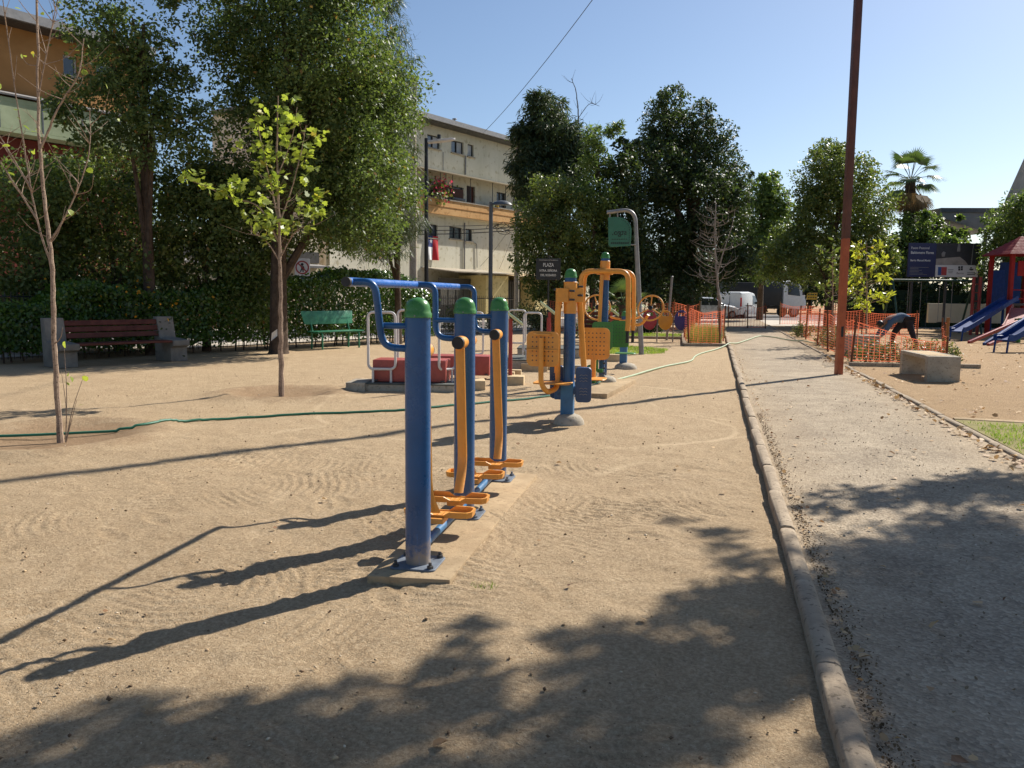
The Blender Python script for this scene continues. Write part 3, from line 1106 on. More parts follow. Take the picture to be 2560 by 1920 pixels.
# foot tube between the posts
mb = MB()
mb.cyl((0.012, 0.05, 0.085), (0.012, 2.09, 0.085), 0.024, 0.024, 16)
mb.obj('floor_tube', LBLUE, W)


def swing_leg(yp, sgn, xsw):
    """one swinging leg: pivot boss beside a post, long flat arm, pedal.  sgn: direction away from its post"""
    mb = MB()
    y0 = yp + sgn * 0.06
    mb.cyl((0, y0, 1.15), (0, yp + sgn * 0.165, 1.15), 0.042, 0.042, 20)
    boss = mb.obj('pivot', ORANGE, W)
    mb = MB()
    mb.cyl((0, yp + sgn * 0.163, 1.15), (0, yp + sgn * 0.185, 1.15), 0.041, 0.039, 20)
    mb.obj('end_cap', BLACK, boss)
    # arm: flat oval tube, hanging, kicked inwards at the foot
    prof = bend([(0, yp + sgn * 0.125, 1.13), (xsw * 0.7, yp + sgn * 0.125, 0.36), (xsw, yp + sgn * 0.27, 0.215)], 0.12, 6)
    mb = MB()
    n = 12
    vs, fs = [], []
    for k, p in enumerate(prof):
        w = 0.031
        for q in range(n):
            t = 2 * PI * q / n
            vs.append((p.x + math.cos(t) * w, p.y + math.sin(t) * 0.016, p.z))
    for k in range(len(prof) - 1):
        for q in range(n):
            l = (q + 1) % n
            fs.append((k * n + q, k * n + l, (k + 1) * n + l, (k + 1) * n + q))
    fs += [tuple(range(n - 1, -1, -1)), tuple(range((len(prof) - 1) * n, len(prof) * n))]
    mb.add(vs, fs)
    mb.obj('swing_arm', ORANGE, W)
    # pedal tray with raised rims, lengthwise across the machine
    yc = yp + sgn * 0.345
    zc = 0.185
    mb = MB()
    outl = [(-0.20, -0.05), (-0.17, -0.072), (-0.06, -0.072), (-0.02, -0.06), (0.05, -0.06), (0.09, -0.078), (0.19, -0.07), (0.215, -0.04), (0.215, 0.04), (0.19, 0.07), (0.09, 0.078), (0.05, 0.06), (-0.02, 0.06), (-0.06, 0.072), (-0.17, 0.072), (-0.20, 0.05)]
    outl = [(p[0] * 0.95 + xsw, p[1] + yc) for p in outl]
    cx, cy = xsw, yc
    inn = [(cx + (p[0] - cx) * 0.965, cy + (p[1] - cy) * 0.91) for p in outl]
    N = len(outl)
    hs = [0.035 if abs(p[0] - cx) > 0.055 else 0.012 for p in outl]
    vs = [(p[0], p[1], zc) for p in outl] + [(p[0] + (p[0] - cx) * 0.03, p[1] + (p[1] - cy) * 0.06, zc + h) for p, h in zip(outl, hs)] + \
         [(p[0], p[1], zc + h) for p, h in zip(inn, hs)] + [(p[0], p[1], zc + 0.006) for p in inn]
    fs = [tuple(range(N - 1, -1, -1))]
    for q in range(N):
        l = (q + 1) % N
        for a in range(3):
            fs.append((a * N + q, a * N + l, (a + 1) * N + l, (a + 1) * N + q))
    fs.append(tuple(range(3 * N, 4 * N)))
    mb.add(vs, fs)
    pd = mb.obj('pedal', ORANGE, W, ang=30)
    mb = MB()
    for q in range(9):
        xx = cx - 0.12 + q * 0.03
        for yy in (-0.028, 0.0, 0.028):
            mb.cyl((xx, cy + yy, zc + 0.006), (xx, cy + yy, zc + 0.0085), 0.006, 0.004, 6)
    mb.obj('tread_stud', ORANGE, pd, kind='stuff')
    mb = MB()
    mb.box((xsw, yp + sgn * 0.31, zc - 0.018), (0.10, 0.12, 0.032))
    mb.obj('pedal_bracket', ORANGE, W, 0.006)


swing_leg(PY3[0], 1, 0.02)
swing_leg(PY3[1], -1, 0.03)
swing_leg(PY3[1], 1, -0.01)
swing_leg(PY3[2], -1, 0.05)


def dome_foot(mb, x, y, r=0.2, h=0.11):
    mb.lathe([(r * 1.02, -0.05), (r, 0.0), (r * 0.93, h * 0.42), (r * 0.72, h * 0.78), (r * 0.4, h * 0.96), (0, h)], 24, (x, y, 0))


def seat_plate(w, h, r, th, M, holes=True):
    """rounded seat plate, pierced by rows of small holes (each hole a real recess)"""
    mb = MB()
    mb.prism(rrect(w, h, r, 6), th, M)
    return mb


def hole_rows(w, h, th, M, nx=5, ny=6):
    mb = MB()
    for i in range(nx):
        for j in range(ny):
            x = (i - (nx - 1) / 2) * w * 0.62 / (nx - 1)
            y = (j - (ny - 1) / 2) * h * 0.66 / (ny - 1)
            if abs(x) < w * 0.05 and nx % 2 == 0:
                continue
            mb.cyl(M @ Vector((x, y, -0.0012)), M @ Vector((x, y, th + 0.0012)), 0.0085, 0.0085, 8)
    return mb


# ---- pull chair (two seats on one post)
P = thing('pull_chair', 'blue post pull chair with two orange seats, nearest of the seated machines', 'exercise machine', (-1.63, 9.51, 0))
mb = MB()
dome_foot(mb, 0.02, 0, 0.185, 0.125)
mb.obj('footing', CONC, P)
mb = MB()
mb.box((0, 0, 0.28), (0.15, 0.11, 0.44))
mb.obj('lower_post', LBLUE, P, 0.008)
mb = MB()
mb.cyl((0.01, 0, 0.48), (0.012, 0, 1.70), 0.068, 0.068, 28)
mb.obj('post', BLUE, P)
mb = MB()
mb.cyl((0.012, 0, 1.29), (0.012, 0, 1.655), 0.0765, 0.0765, 28)
mb.cyl((0.012, 0, 1.645), (0.012, 0, 1.655), 0.082, 0.082, 28)
for (x, y) in ((-0.10, -0.05), (0.10, 0.05)):
    mb.box((x * 0.8, y, 1.50), (0.14, 0.018, 0.16), Matrix.Rotation(R(24), 3, 'Z'))
    mb.box((x * 0.8 + 0.02, y - 0.07, 1.50), (0.14, 0.018, 0.16), Matrix.Rotation(R(24), 3, 'Z'))
cl = bpy.data.objects.new('collar_clamp', None)
COL.objects.link(cl)
cl.parent = P
mb.parts('collar', ORANGE, cl, 0.003, 1)
mb = MB()
for (x, y, z) in ((-0.14, -0.06, 1.56), (0.05, -0.10, 1.55), (0.05, -0.10, 1.45), (0.13, 0.0, 1.60), (0.13, -0.02, 1.50)):
    mb.cyl((x - 0.03, y, z), (x + 0.03, y - 0.012, z), 0.012, 0.012, 8)
mb.parts('bolt', STEEL, cl)
mb = MB()
mb.lathe(cap_profile(0.068), 28, (0.012, 0, 1.70))
mb.obj('cap', GREEN, P, ang=50)
# near seat: its hanging arm, J tube, back and seat plates (the back of the backrest faces the camera)
mb = MB()
pts = bend([(-0.10, -0.07, 1.53), (-0.115, -0.09, 1.30), (-0.115, -0.06, 0.60)], 0.1)
mb.tube(pts, [0.038 if i < 2 else 0.036 for i in range(len(pts))], 14)
mb.obj('hanger_arm', ORANGE, P)
mb = MB()
pts = bend([(-0.255, -0.335, 1.02), (-0.25, -0.345, 0.50), (-0.19, -0.30, 0.395), (-0.11, -0.06, 0.42), (-0.11, -0.06, 0.62)], 0.09, 6)
mb.tube(pts, 0.030, 14)
mb.obj('seat_tube', ORANGE, P)
M = facing(-0.245, -0.285, 0.89, -6)
sp = seat_plate(0.385, 0.40, 0.07, 0.012, M).obj('backrest', ORANGE, P, 0.003, 1)
hole_rows(0.385, 0.40, 0.012, M, 6, 6).obj('hole', STEEL, sp, kind='stuff')
mb = MB()
mb.box(M @ Vector((0, 0.165, 0.028)), (0.20, 0.035, 0.022))
mb.box(M @ Vector((0, -0.01, 0.024)), (0.36, 0.03, 0.018))
mb.parts('stiffener', ORANGE, sp, 0.004)
mb = MB()
mb.prism(rrect(0.44, 0.36, 0.08, 6), 0.014, Matrix.Translation((-0.15, -0.12, 0.485)))
mb.obj('seat', ORANGE, P, 0.004, 1)
# far seat faces the camera
mb = MB()
pts = bend([(0.11, 0.06, 1.50), (0.12, 0.10, 1.25), (0.12, 0.45, 0.60), (0.14, 0.72, 0.46)], 0.12)
mb.tube(pts, 0.036, 12)
mb.obj('hanger_arm', ORANGE, P)
mb = MB()
mb.cyl((0.18, 0.80, 0.46), (0.18, 0.86, 0.98), 0.034, 0.034, 12)
mb.obj('back_tube', ORANGE, P)
M = facing(0.19, 0.82, 0.90, 5)
sp = seat_plate(0.385, 0.40, 0.07, 0.012, M).obj('backrest', ORANGE, P, 0.003, 1)
hole_rows(0.385, 0.40, 0.012, M, 6, 6).obj('hole', STEEL, sp, kind='stuff')
mb = MB()
mb.prism(rrect(0.42, 0.36, 0.08, 6), 0.014, Matrix.Translation((0.16, 0.62, 0.47)))
mb.obj('seat', ORANGE, P, 0.004, 1)
# tilted navy foot plates with pressed zigzags
for (x, y, z, yaw, tilt, h) in ((0.20, -0.10, 0.47, 8, 10, 0.42), (-0.15, 0.12, 0.47, -4, 6, 0.40)):
    M = Matrix.Translation((x, y, z)) @ Matrix.Rotation(R(yaw), 4, 'Z') @ Matrix.Rotation(R(90 + tilt), 4, 'X')
    mb = MB()
    mb.prism(rrect(0.185, h, 0.045, 5), 0.05, M, -0.05)
    fp = mb.obj('foot_plate', NAVY, P, 0.012)
    mb = MB()
    for g0 in (0.075, -0.085):
        for q in range(3):
            zz = [M @ Vector((-0.045 + 0.0225 * k, g0 + 0.04 - q * 0.035 + (0.012 if k % 2 else 0), 0.0015)) for k in range(5)]
            mb.tube(zz, 0.0028, 5)
    mb.parts('tread_mark', GALV, fp)
mb = MB()
mb.box((0.02, 0.0, 0.40), (0.34, 0.06, 0.10))
mb.box((-0.10, 0.05, 0.36), (0.12, 0.10, 0.16))
mb.parts('foot_frame', BLUE, P, 0.01)

# ---- second pad and tall multi station
pad = MB()
pad.prism([(-0.42, -1.95), (0.34, -1.85), (0.55, 0.45), (-0.42, 0.5)], 0.14, None, -0.08)
po = pad.obj('concrete_pad', PAD, None, 0.012)
po.location = (-1.83, 14.0, 0)
tag(po, 'low concrete pad under the tall orange framed station', 'concrete pad')
Q = thing('chest_press_station', 'tall blue post station with orange arch frame and green seats', 'exercise machine', (-1.8, 14.0, 0.06))
mb = MB()
dome_foot(mb, 0.06, -0.1, 0.19, 0.10)
mb.obj('footing', CONC, Q)
mb = MB()
mb.cyl((0, 0, 0), (0, 0, 2.06), 0.07, 0.07, 24)
mb.obj('post', BLUE, Q)
mb = MB()
mb.lathe(cap_profile(0.07), 24, (0, 0, 2.06))
mb.obj('cap', GREEN, Q, ang=50)
mb = MB()
mb.cyl((0, 0, 1.70), (0, 0, 1.80), 0.083, 0.083, 24)
mb.cyl((0, 0, 1.88), (0, 0, 2.02), 0.083, 0.083, 24)
mb.box((0, -0.02, 1.84), (0.26, 0.17, 0.10))
mb.parts('collar', ORANGE, Q, 0.004, 1)
for dy, r, dx in ((-0.11, 0.042, 0.0), (0.10, 0.036, 0.07)):
    mb = MB()
    pts = bend([(-0.40 + dx * .3, dy, 0.95), (-0.38 + dx * .3, dy, 1.845), (0.40 + dx, dy, 1.845), (0.42 + dx, dy, 1.05), (0.41 + dx, dy, 0.86)], 0.16, 8)
    mb.tube(pts, [r * 0.62 if (p.z < 1.22 and p.x < 0) else r for p in pts], 14)
    a = mb.obj('arch_frame', ORANGE, Q)
    mb = MB()
    mb.cyl((0.41 + dx, dy, 0.66), (0.412 + dx, dy, 0.88), 0.026, 0.026, 12)
    mb.cyl((-0.40 + dx * .3, dy, 0.93), (-0.40 + dx * .3, dy, 0.96), 0.032, 0.032, 12)
    mb.parts('rubber_grip', BLACK, a)
mb = MB()
mb.tube(bend([(-0.035, -0.12, 1.78), (-0.05, -0.14, 1.2), (-0.07, -0.16, 0.55), (0.0, -0.35, 0.40)], 0.1), 0.032, 12)
mb.obj('hanger_arm', ORANGE, Q)
for (x, y, yaw) in ((0.02, -0.32, 4), (0.22, 0.42, 0)):
    M = facing(x, y, 0.78, yaw)
    sp = seat_plate(0.34, 0.46, 0.06, 0.014, M).obj('backrest', GREEN2, Q, 0.003, 1)
    hole_rows(0.34, 0.46, 0.014, M, 5, 6).obj('hole', STEEL, sp, kind='stuff')
    mb = MB()
    mb.prism(rrect(0.36, 0.32, 0.06, 5), 0.016, Matrix.Translation((x + (0.1 if y > 0 else -0.05), y + (0.15 if y > 0 else -0.16), 0.43)))
    mb.obj('seat', GREEN2, Q, 0.004, 1)
mb = MB()
mb.box((-0.07, -0.36, 0.32), (0.07, 0.09, 0.24))
mb.box((-0.10, -0.42, 0.08), (0.085, 0.085, 0.36))
mb.box((0.0, -0.36, 0.20), (0.10, 0.05, 0.06))
mb.box((-0.07, -0.30, 0.44), (0.30, 0.12, 0.035))
mb.tube(bend([(-0.1, -0.38, 0.28), (-0.2, -0.38, 0.28), (-0.22, -0.38, 0.2)], 0.04), 0.02, 8)
mb.parts('seat_bracket', GREEN2, Q, 0.006)
mb = MB()
for z in (0.1, 0.17, 0.25, 0.33):
    mb.cyl((0.05, -0.40, z), (0.09, -0.40, z), 0.016, 0.016, 8)
mb.parts('bolt', STEEL, Q)
mb = MB()
mb.box((0.02, -0.22, 0.18), (0.07, 0.05, 0.40))
mb.obj('side_plate', BLUE, Q, 0.006)

# ---- tai chi wheels
H = thing('tai_chi_wheels', 'low blue post machine with two orange hand wheels', 'exercise machine', (-1.8, 17.3, 0))
mb = MB()
dome_foot(mb, 0.06, -0.06, 0.24, 0.12)
mb.obj('footing', CONC, H)
mb = MB()
mb.box((0, 0, 0.50), (0.15, 0.13, 0.92))
mb.obj('post', LBLUE, H, 0.01)
mb = MB()
mb.cyl((0, 0, 0.92), (0, 0, 1.10), 0.06, 0.06, 20)
mb.obj('post_top', BLUE, H)
mb = MB()
mb.lathe(cap_profile(0.062), 20, (0, 0, 1.08))
mb.obj('cap', GREEN, H, ang=50)
mb = MB()
mb.box((0, -0.02, 0.93), (0.20, 0.16, 0.16))
mb.obj('collar', ORANGE, H, 0.006)
for sx in (-1, 1):
    mb = MB()
    mb.tube(bend([(sx * 0.05, -0.02, 0.92), (sx * 0.36, -0.06, 0.90), (sx * 0.50, -0.14, 1.12)], 0.12, 6), 0.03, 12)
    mb.tube(bend([(sx * 0.05, -0.02, 1.02), (sx * 0.20, 0.02, 1.03), (sx * 0.30, 0.10, 1.06)], 0.08, 5), 0.022, 10)
    mb.parts('wheel_arm', ORANGE, H)
    Mw = Matrix.Translation((sx * 0.545, -0.17, 1.26)) @ Matrix.Rotation(R(-12 * sx), 4, 'Z') @ Matrix.Rotation(R(72), 4, 'X')
    mb = MB()
    mb.tube([Mw @ Vector((math.cos(2 * PI * k / 36) * 0.265, math.sin(2 * PI * k / 36) * 0.265, 0)) for k in range(36)], 0.017, 10, closed=True)
    wh = mb.obj('wheel_rim', ORANGE, H)
    for k in range(3):
        t = R(90 + 120 * k + (12 if sx < 0 else 0))
        mb = MB()
        mb.cyl(Mw @ Vector((0.03 * math.cos(t), 0.03 * math.sin(t), 0)), Mw @ Vector((0.258 * math.cos(t), 0.258 * math.sin(t), 0)), 0.012, 0.012, 8)
        mb.obj('spoke', ORANGE, wh)
    mb = MB()
    mb.lathe([(0, -0.03), (0.045, -0.03), (0.05, 0), (0.045, 0.03), (0, 0.035)], 14, (0, 0, 0), Mw.to_3x3())
    for i, p in enumerate(mb.v):
        mb.v[i] = tuple(Vector(p) + Mw.translation)
    mb.obj('hub', BLACK, wh)
    mb = MB()
    mb.cyl(Mw @ Vector((0.16, 0.17, 0.0)), Mw @ Vector((0.16, 0.17, 0.09)), 0.014, 0.016, 10)
    mb.obj('hand_knob', BLACK, wh)

# ---------------------------------------------------------------- curved green sign
S = thing('curved_sign', 'bent grey pole carrying a green round cornered panel seen from behind', 'sign', (-1.78, 21.65, 0))
pts = bend([(0.0, 0, -0.1), (-0.15, 0, 2.0), (-0.22, 0, 2.95), (-0.27, 0, 3.72), (-0.98, -0.10, 3.62)], 0.52, 12)
mb = MB()
mb.tube(pts, [0.065 - 0.02 * i / (len(pts) - 1) for i in range(len(pts))], 14)
mb.obj('pole', GALV, S)
Mp = facing(-0.62, -0.10, 3.13, -4)
pan = [(-0.30, -0.33), (-0.24, -0.385), (0.28, -0.36), (0.29, 0.02)] + [(0.29 - 0.40 * (1 - math.cos(R(a))), 0.02 + 0.36 * math.sin(R(a))) for a in range(10, 91, 10)] + [(-0.32, 0.375)]
mb = MB()
mb.prism(pan, 0.02, Mp)
pn = mb.obj('sign_panel', SIGNG, S, 0.004, 1)
mb = MB()
for (a, b) in (((-0.28, 0.37), (-0.28, 0.46)), ((-0.08, 0.37), (-0.08, 0.48)), ((0.28, -0.33), (0.40, -0.33))):
    mb.cyl(Mp @ Vector((a[0], a[1], 0.01)), Mp @ Vector((b[0], b[1], 0.01)), 0.015, 0.015, 8)
mb.parts('panel_tie', GALV, S)
text('stgo.', 0.20, LETTERD, pn, Mp @ Matrix.Translation((-0.02, -0.02, 0.0225)), sx=-1, bold=0.003)
mb = MB()
for k in range(9):
    mb.box(Mp @ Vector((-0.21 + k * 0.052, -0.285, 0.022)), (0.036, 0.004, 0.05))
    mb.box(Mp @ Vector((-0.2 + k * 0.046, -0.19, 0.022)), (0.03, 0.004, 0.022))
for k in range(16):
    if k < 8:
        p = (0.235, -0.28 + k * 0.045)
    else:
        a = R((k - 8) * 11)
        p = (0.235 - 0.36 * (1 - math.cos(a)), 0.06 + 0.27 * math.sin(a))
    mb.box(Mp @ Vector((p[0], p[1], 0.022)), (0.018, 0.004, 0.022))
mb.obj('cut_out_mark', LETTERD, pn, kind='stuff')

# ---------------------------------------------------------------- tall oxide red pole
mb = MB()
mb.box((0, 0, 6.1), (0.125, 0.125, 12.4))
t = thing('steel_pole', 'tall square rust red steel pole standing at the right edge of the path', 'pole', (2.39, 17.03, 0), 20)
mb.obj('shaft', RUSTP, t, 0.012)
mb = MB()
mb.box((0, -0.0645, 0.86), (0.05, 0.008, 0.20))
mb.obj('inspection_cover', BLACK, t, 0.004, 1)

# ---------------------------------------------------------------- hose
hp = [(-9.5, 5.9), (-8.2, 6.5), (-7.09, 6.93), (-6.41, 7.38), (-6.03, 7.69), (-5.91, 8.17), (-5.65, 8.58), (-5.0, 9.15), (-3.78, 10.01), (-3.0, 11.0), (-2.28, 12.0)]
mb = MB()
mb.tube([Vector((p.x, p.y, max(p.z, ground_z(p.x, p.y) + 0.014))) for p in spline([(x, y, 0.0) for x, y in hp] + [(-1.98, 12.9, 0.022), (-1.75, 13.6, 0.10)], 14)], 0.0145, 8)
tag(mb.obj('garden_hose', HOSE_D), 'dark green garden hose lying across the dirt from the left', 'hose')
hp = [(-1.70, 13.75, 0.10), (-1.62, 14.7, 0.022), (-1.42, 15.6, 0.02), (-1.23, 16.63, 0.02), (-0.95, 17.9, 0.02), (-0.5, 19.46, 0.02), (-0.42, 21.0, 0.02), (-0.28, 22.3, 0.02), (0.1, 24.2, 0.02),
      (0.36, 25.6, 0.05), (0.5, 26.1, 0.10), (0.75, 27.0, 0.06), (1.2, 29.6, 0.055), (1.71, 32.4, 0.055), (2.2, 31.6, 0.055), (2.39, 30.6, 0.055), (2.7, 29.4, 0.055), (2.86, 28.9, 0.09), (3.3, 28.4, 0.03), (4.0, 27.6, 0.03)]
mb = MB()
mb.tube(spline(hp, 8), 0.018, 8)
tag(mb.obj('garden_hose', HOSE_P), 'pale green hose snaking over the kerb and across the path', 'hose')


# ---------------------------------------------------------------- agility course: benches, rails, mats, steps
def rail(name, x, y, w, z0, z1, yaw, label, legs):
    t = thing(name, label, 'rail', (x, y, 0), yaw, 'white tube rails of the balance course')
    mb = MB()
    lp = [(-w / 2, 0, z0), (w / 2, 0, z0), (w / 2, 0, z1), (-w / 2, 0, z1)]
    m4 = [Vector(p) for p in lp]
    st_ = (m4[0] + m4[1]) / 2
    pts = bend([st_] + m4[1:] + [m4[0], st_ - Vector((0.001, 0, 0))], 0.09, 6)
    mb.tube(pts, 0.021, 10)
    mb.obj('loop', WHITE_T, t)
    for lx in legs:
        mb = MB()
        mb.cyl((lx, 0, 0.0), (lx, 0, z0), 0.019, 0.019, 8)
        mb.obj('leg', WHITE_T, t)
    return t


rail('balance_rail', -4.98, 11.98, 0.42, 0.33, 1.21, 13.6, 'white looped tube rail left of the near red step, closest to the camera', (-0.14, 0.14))
rail('balance_rail', -5.02, 13.3, 0.40, 0.35, 1.22, 13.6, 'white looped tube rail just behind the near rail and red step', (-0.13, 0.13))
rail('balance_rail', -4.02, 12.3, 0.34, 0.33, 1.10, 60, 'white looped tube rail at the right end of the near red step', (-0.1, 0.1))
rail('balance_rail', -4.52, 15.6, 0.30, 0.33, 1.15, 13.6, 'white looped tube rail behind the two red steps', (-0.1, 0.1))
rail('balance_rail', -4.35, 18.4, 0.40, 0.40, 1.15, 13.6, 'white looped tube rail between the two grey mats', (-0.14, 0.14))
rail('balance_rail', -3.55, 16.4, 0.36, 0.36, 1.14, 13.6, 'white looped tube rail beside the row of timber steps', (-0.12, 0.12))

for k, (x, y, z, w, d, h, lab) in enumerate(((-4.62, 12.35, 0.13, 1.15, 0.52, 0.34, 'long faded red step bench in front, resting on a concrete plinth'),
                                              (-4.45, 14.1, 0.08, 1.25, 0.5, 0.34, 'second faded red step bench behind the front one'))):
    t = thing('step_bench', lab, 'step bench', (x, y, 0), 10.0, 'red step benches')
    mb = MB()
    mb.box((0, 0, z + h / 2), (w, d, h))
    mb.obj('box', FADED_RED, t, 0.012)
    mb = MB()
    for sx in (-1, 1):
        for sy in (-1, 1):
            mb.box((sx * (w / 2 - 0.05), sy * (d / 2 + 0.012), z + 0.02), (0.06, 0.05, 0.02))
    mb.parts('foot_bracket', STEEL, t)


def plinth(x, y, w, d, h, yaw, lab, mat_over=0.02):
    t = thing('rubber_topped_plinth', lab, 'plinth', (x, y, 0), yaw, 'rubber topped plinths of the balance course')
    mb = MB()
    mb.box((0, 0, h / 2 - 0.05), (w, d, h + 0.1))
    mb.obj('base', CONC, t, 0.012)
    mb = MB()
    mb.box((0, 0, h + 0.011), (w + mat_over, d + mat_over, 0.022))
    mb.obj('rubber_mat', RUBBERMAT, t, 0.006)


plinth(-4.56, 12.30, 1.42, 0.72, 0.10, 10, 'rubber topped concrete plinth under the front red step bench')
plinth(-4.2, 16.5, 1.2, 1.25, 0.20, 10, 'grey rubber topped plinth left of the row of timber steps')
plinth(-3.9, 20.2, 1.6, 1.3, 0.20, 10, 'grey rubber topped plinth farthest back behind the timber steps')


def block(x, y, w, d, h, yaw, lab, mat=CONC, name='timber_step', cat='step block', grp='low step blocks of the balance course'):
    mb = MB()
    mb.box((0, 0, h / 2 - 0.04), (w, d, h + 0.08))
    o = mb.obj(name, mat, None, 0.012)
    o.location = (x, y, 0)
    o.rotation_euler = (0, 0, R(yaw))
    tag(o, lab, cat, grp)


block(-5.38, 12.05, 0.30, 0.62, 0.13, 10, 'pale end block at the left of the front plinth', CONC)
block(-3.70, 12.72, 0.34, 0.42, 0.14, 18, 'pale end block at the right of the front plinth', TIMBER)
block(-3.28, 13.45, 0.46, 0.34, 0.15, 10, 'single pale step block beside the red panel post', TIMBER)
block(-3.62, 14.3, 0.40, 0.16, 0.13, 10, 'low pale step between the red benches and the row of steps', TIMBER)
block(-3.60, 14.75, 0.40, 0.16, 0.13, 10, 'low pale step one place before the long row of steps', TIMBER)
for i in range(5):
    block(-3.42 + i * 0.03, 16.0 + i * 0.42, 0.52, 0.17, 0.15 + 0.015 * i, 10, 'pale step block, %s in the row of five from the front' % ('first', 'second', 'third', 'fourth', 'last')[i], TIMBER)
block(-2.55, 15.9, 0.42, 0.2, 0.15, 10, 'lone step block left of the pull chair post', CONC)
block(-2.30, 19.2, 0.5, 0.2, 0.15, 10, 'lone pale step block behind the pull chair', TIMBER)


def info_panel(x, y, h, yaw, lab, w=0.34):
    t = thing('instruction_panel', lab, 'sign', (x, y, 0), yaw, 'tilted instruction panels')
    mb = MB()
    mb.cyl((0, 0, -0.05), (0, 0, h), 0.034, 0.034, 12)
    mb.obj('post', RED, t)
    M = Matrix.Translation((0, -0.02, h + 0.05)) @ Matrix.Rotation(R(36), 4, 'Y') @ Matrix.Rotation(R(-14), 4, 'X')
    mb = MB()
    mb.prism(rrect(0.50, w, 0.03), 0.02, M)
    mb.obj('board', MINT, t, 0.003, 1)


info_panel(-3.30, 13.5, 1.10, 0, 'red post with tilted mint board just right of the third blue post')
info_panel(-3.36, 17.2, 1.14, 0, 'red post with tilted mint board beyond the seated pull chair')
info_panel(-2.75, 23.0, 1.05, 0, 'small tilted mint board on red post behind the orange arch station')


# ---------------------------------------------------------------- street name board "PLAZA"
t = thing('plaza_name_board', 'black plaza name board with pale capital letters on a dark pole', 'sign', (-4.66, 23.55, 0), 0)
mb = MB()
mb.cyl((0, 0.03, -0.05), (0, 0.03, 2.62), 0.026, 0.026, 12)
mb.obj('pole', BLACKP, t)
mb = MB()
mb.cyl((0, 0.03, 0.0), (0, 0.03, 0.85), 0.03, 0.03, 12)
mb.obj('pole_sleeve', RED, t)
M = facing(0, 0, 2.24, 10)
mb = MB()
mb.prism(rrect(0.70, 0.60, 0.015, 2), 0.018, M, -0.018)
bd = mb.obj('board', SIGNB, t, 0.003, 1)
mb = MB()
mb.tube([M @ Vector(p) for p in ((-0.35, -0.30, 0.003), (0.35, -0.30, 0.003), (0.35, 0.30, 0.003), (-0.35, 0.30, 0.003))], 0.007, 5, closed=True)
mb.tube([M @ Vector((0.10 * math.cos(R(a)) - 0.0, 0.31 + 0.07 * math.sin(R(a)), 0)) for a in range(0, 181, 20)], 0.008, 6)
mb.parts('scroll_rim', BLACKP, bd)
text('MUNICIPALIDAD DE PROVIDENCIA', 0.034, LETTER, bd, M @ Matrix.Translation((0, 0.255, 0.002)))
text('PLAZA', 0.145, LETTER, bd, M @ Matrix.Translation((0, 0.115, 0.002)), sx=0.72, bold=0.002)
text('NTRA. SE\u00d1ORA', 0.088, LETTER, bd, M @ Matrix.Translation((0, -0.045, 0.002)), sx=0.82, bold=0.0015)
text('DEL ROSARIO', 0.088, LETTER, bd, M @ Matrix.Translation((0, -0.175, 0.002)), sx=0.82, bold=0.0015)


# ---------------------------------------------------------------- benches
t = thing('plaza_bench', 'shaded concrete bench with dark red wooden slats at left', 'bench', (-11.95, 14.7, 0), 90 - 25)
# local x runs along the bench, local -y faces the plaza
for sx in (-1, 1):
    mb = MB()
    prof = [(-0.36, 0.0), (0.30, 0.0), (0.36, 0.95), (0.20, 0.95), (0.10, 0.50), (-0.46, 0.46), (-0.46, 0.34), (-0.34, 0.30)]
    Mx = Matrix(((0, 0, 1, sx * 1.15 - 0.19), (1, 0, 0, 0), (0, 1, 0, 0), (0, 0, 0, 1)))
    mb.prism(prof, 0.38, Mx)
    mb.obj('end_block', rough_mat('shade_darkened_concrete', srgb(104, 100, 94), srgb(134, 129, 120), 3.5, 60, 0.5, 0.006, 0.9), t, 0.02)  # concrete colour darkened to carry the deep tree shade over this bench
for k in range(3):
    mb = MB()
    mb.box((0, 0.155 + 0.035 * k, 0.59 + k * 0.125), (1.92, 0.045, 0.105), Matrix.Rotation(R(-15), 3, 'X'))
    mb.obj('back_slat', SLATW, t, 0.008)
for k in range(3):
    mb = MB()
    mb.box((0, -0.38 + 0.15 * k, 0.44), (1.92, 0.12, 0.045))
    mb.obj('seat_slat', SLATW, t, 0.008)

t = thing('metal_bench', 'green painted bench with solid back in front of the hedge', 'bench', (-9.95, 20.75, 0), 90 - 24)
M = Matrix.Translation((0, 0.30, 0.82)) @ Matrix.Rotation(R(90 - 12), 4, 'X')
mb = MB()
mb.prism([(-0.86, -0.17), (0.80, -0.17), (0.86, 0.19), (-0.93, 0.19)], 0.022, M)
mb.obj('backrest', BENCHG, t, 0.006)
for k in range(3):
    mb = MB()
    mb.box((0, -0.16 + k * 0.15, 0.47), (1.62, 0.13, 0.03))
    mb.obj('seat_slat', BENCHG, t, 0.006)
for sx in (-0.64, 0.64):
    mb = MB()
    mb.tube(bend([(sx, -0.2, 0.0), (sx, -0.2, 0.44), (sx, 0.2, 0.44), (sx, 0.34, 0.95)], 0.06), 0.024, 8)
    lf_ = mb.obj('leg_frame', BENCHG, t)
    mb = MB()
    mb.tube([(sx, 0.22, 0.44), (sx, 0.24, 0.0)], 0.024, 8)
    mb.obj('rear_leg', BENCHG, lf_)

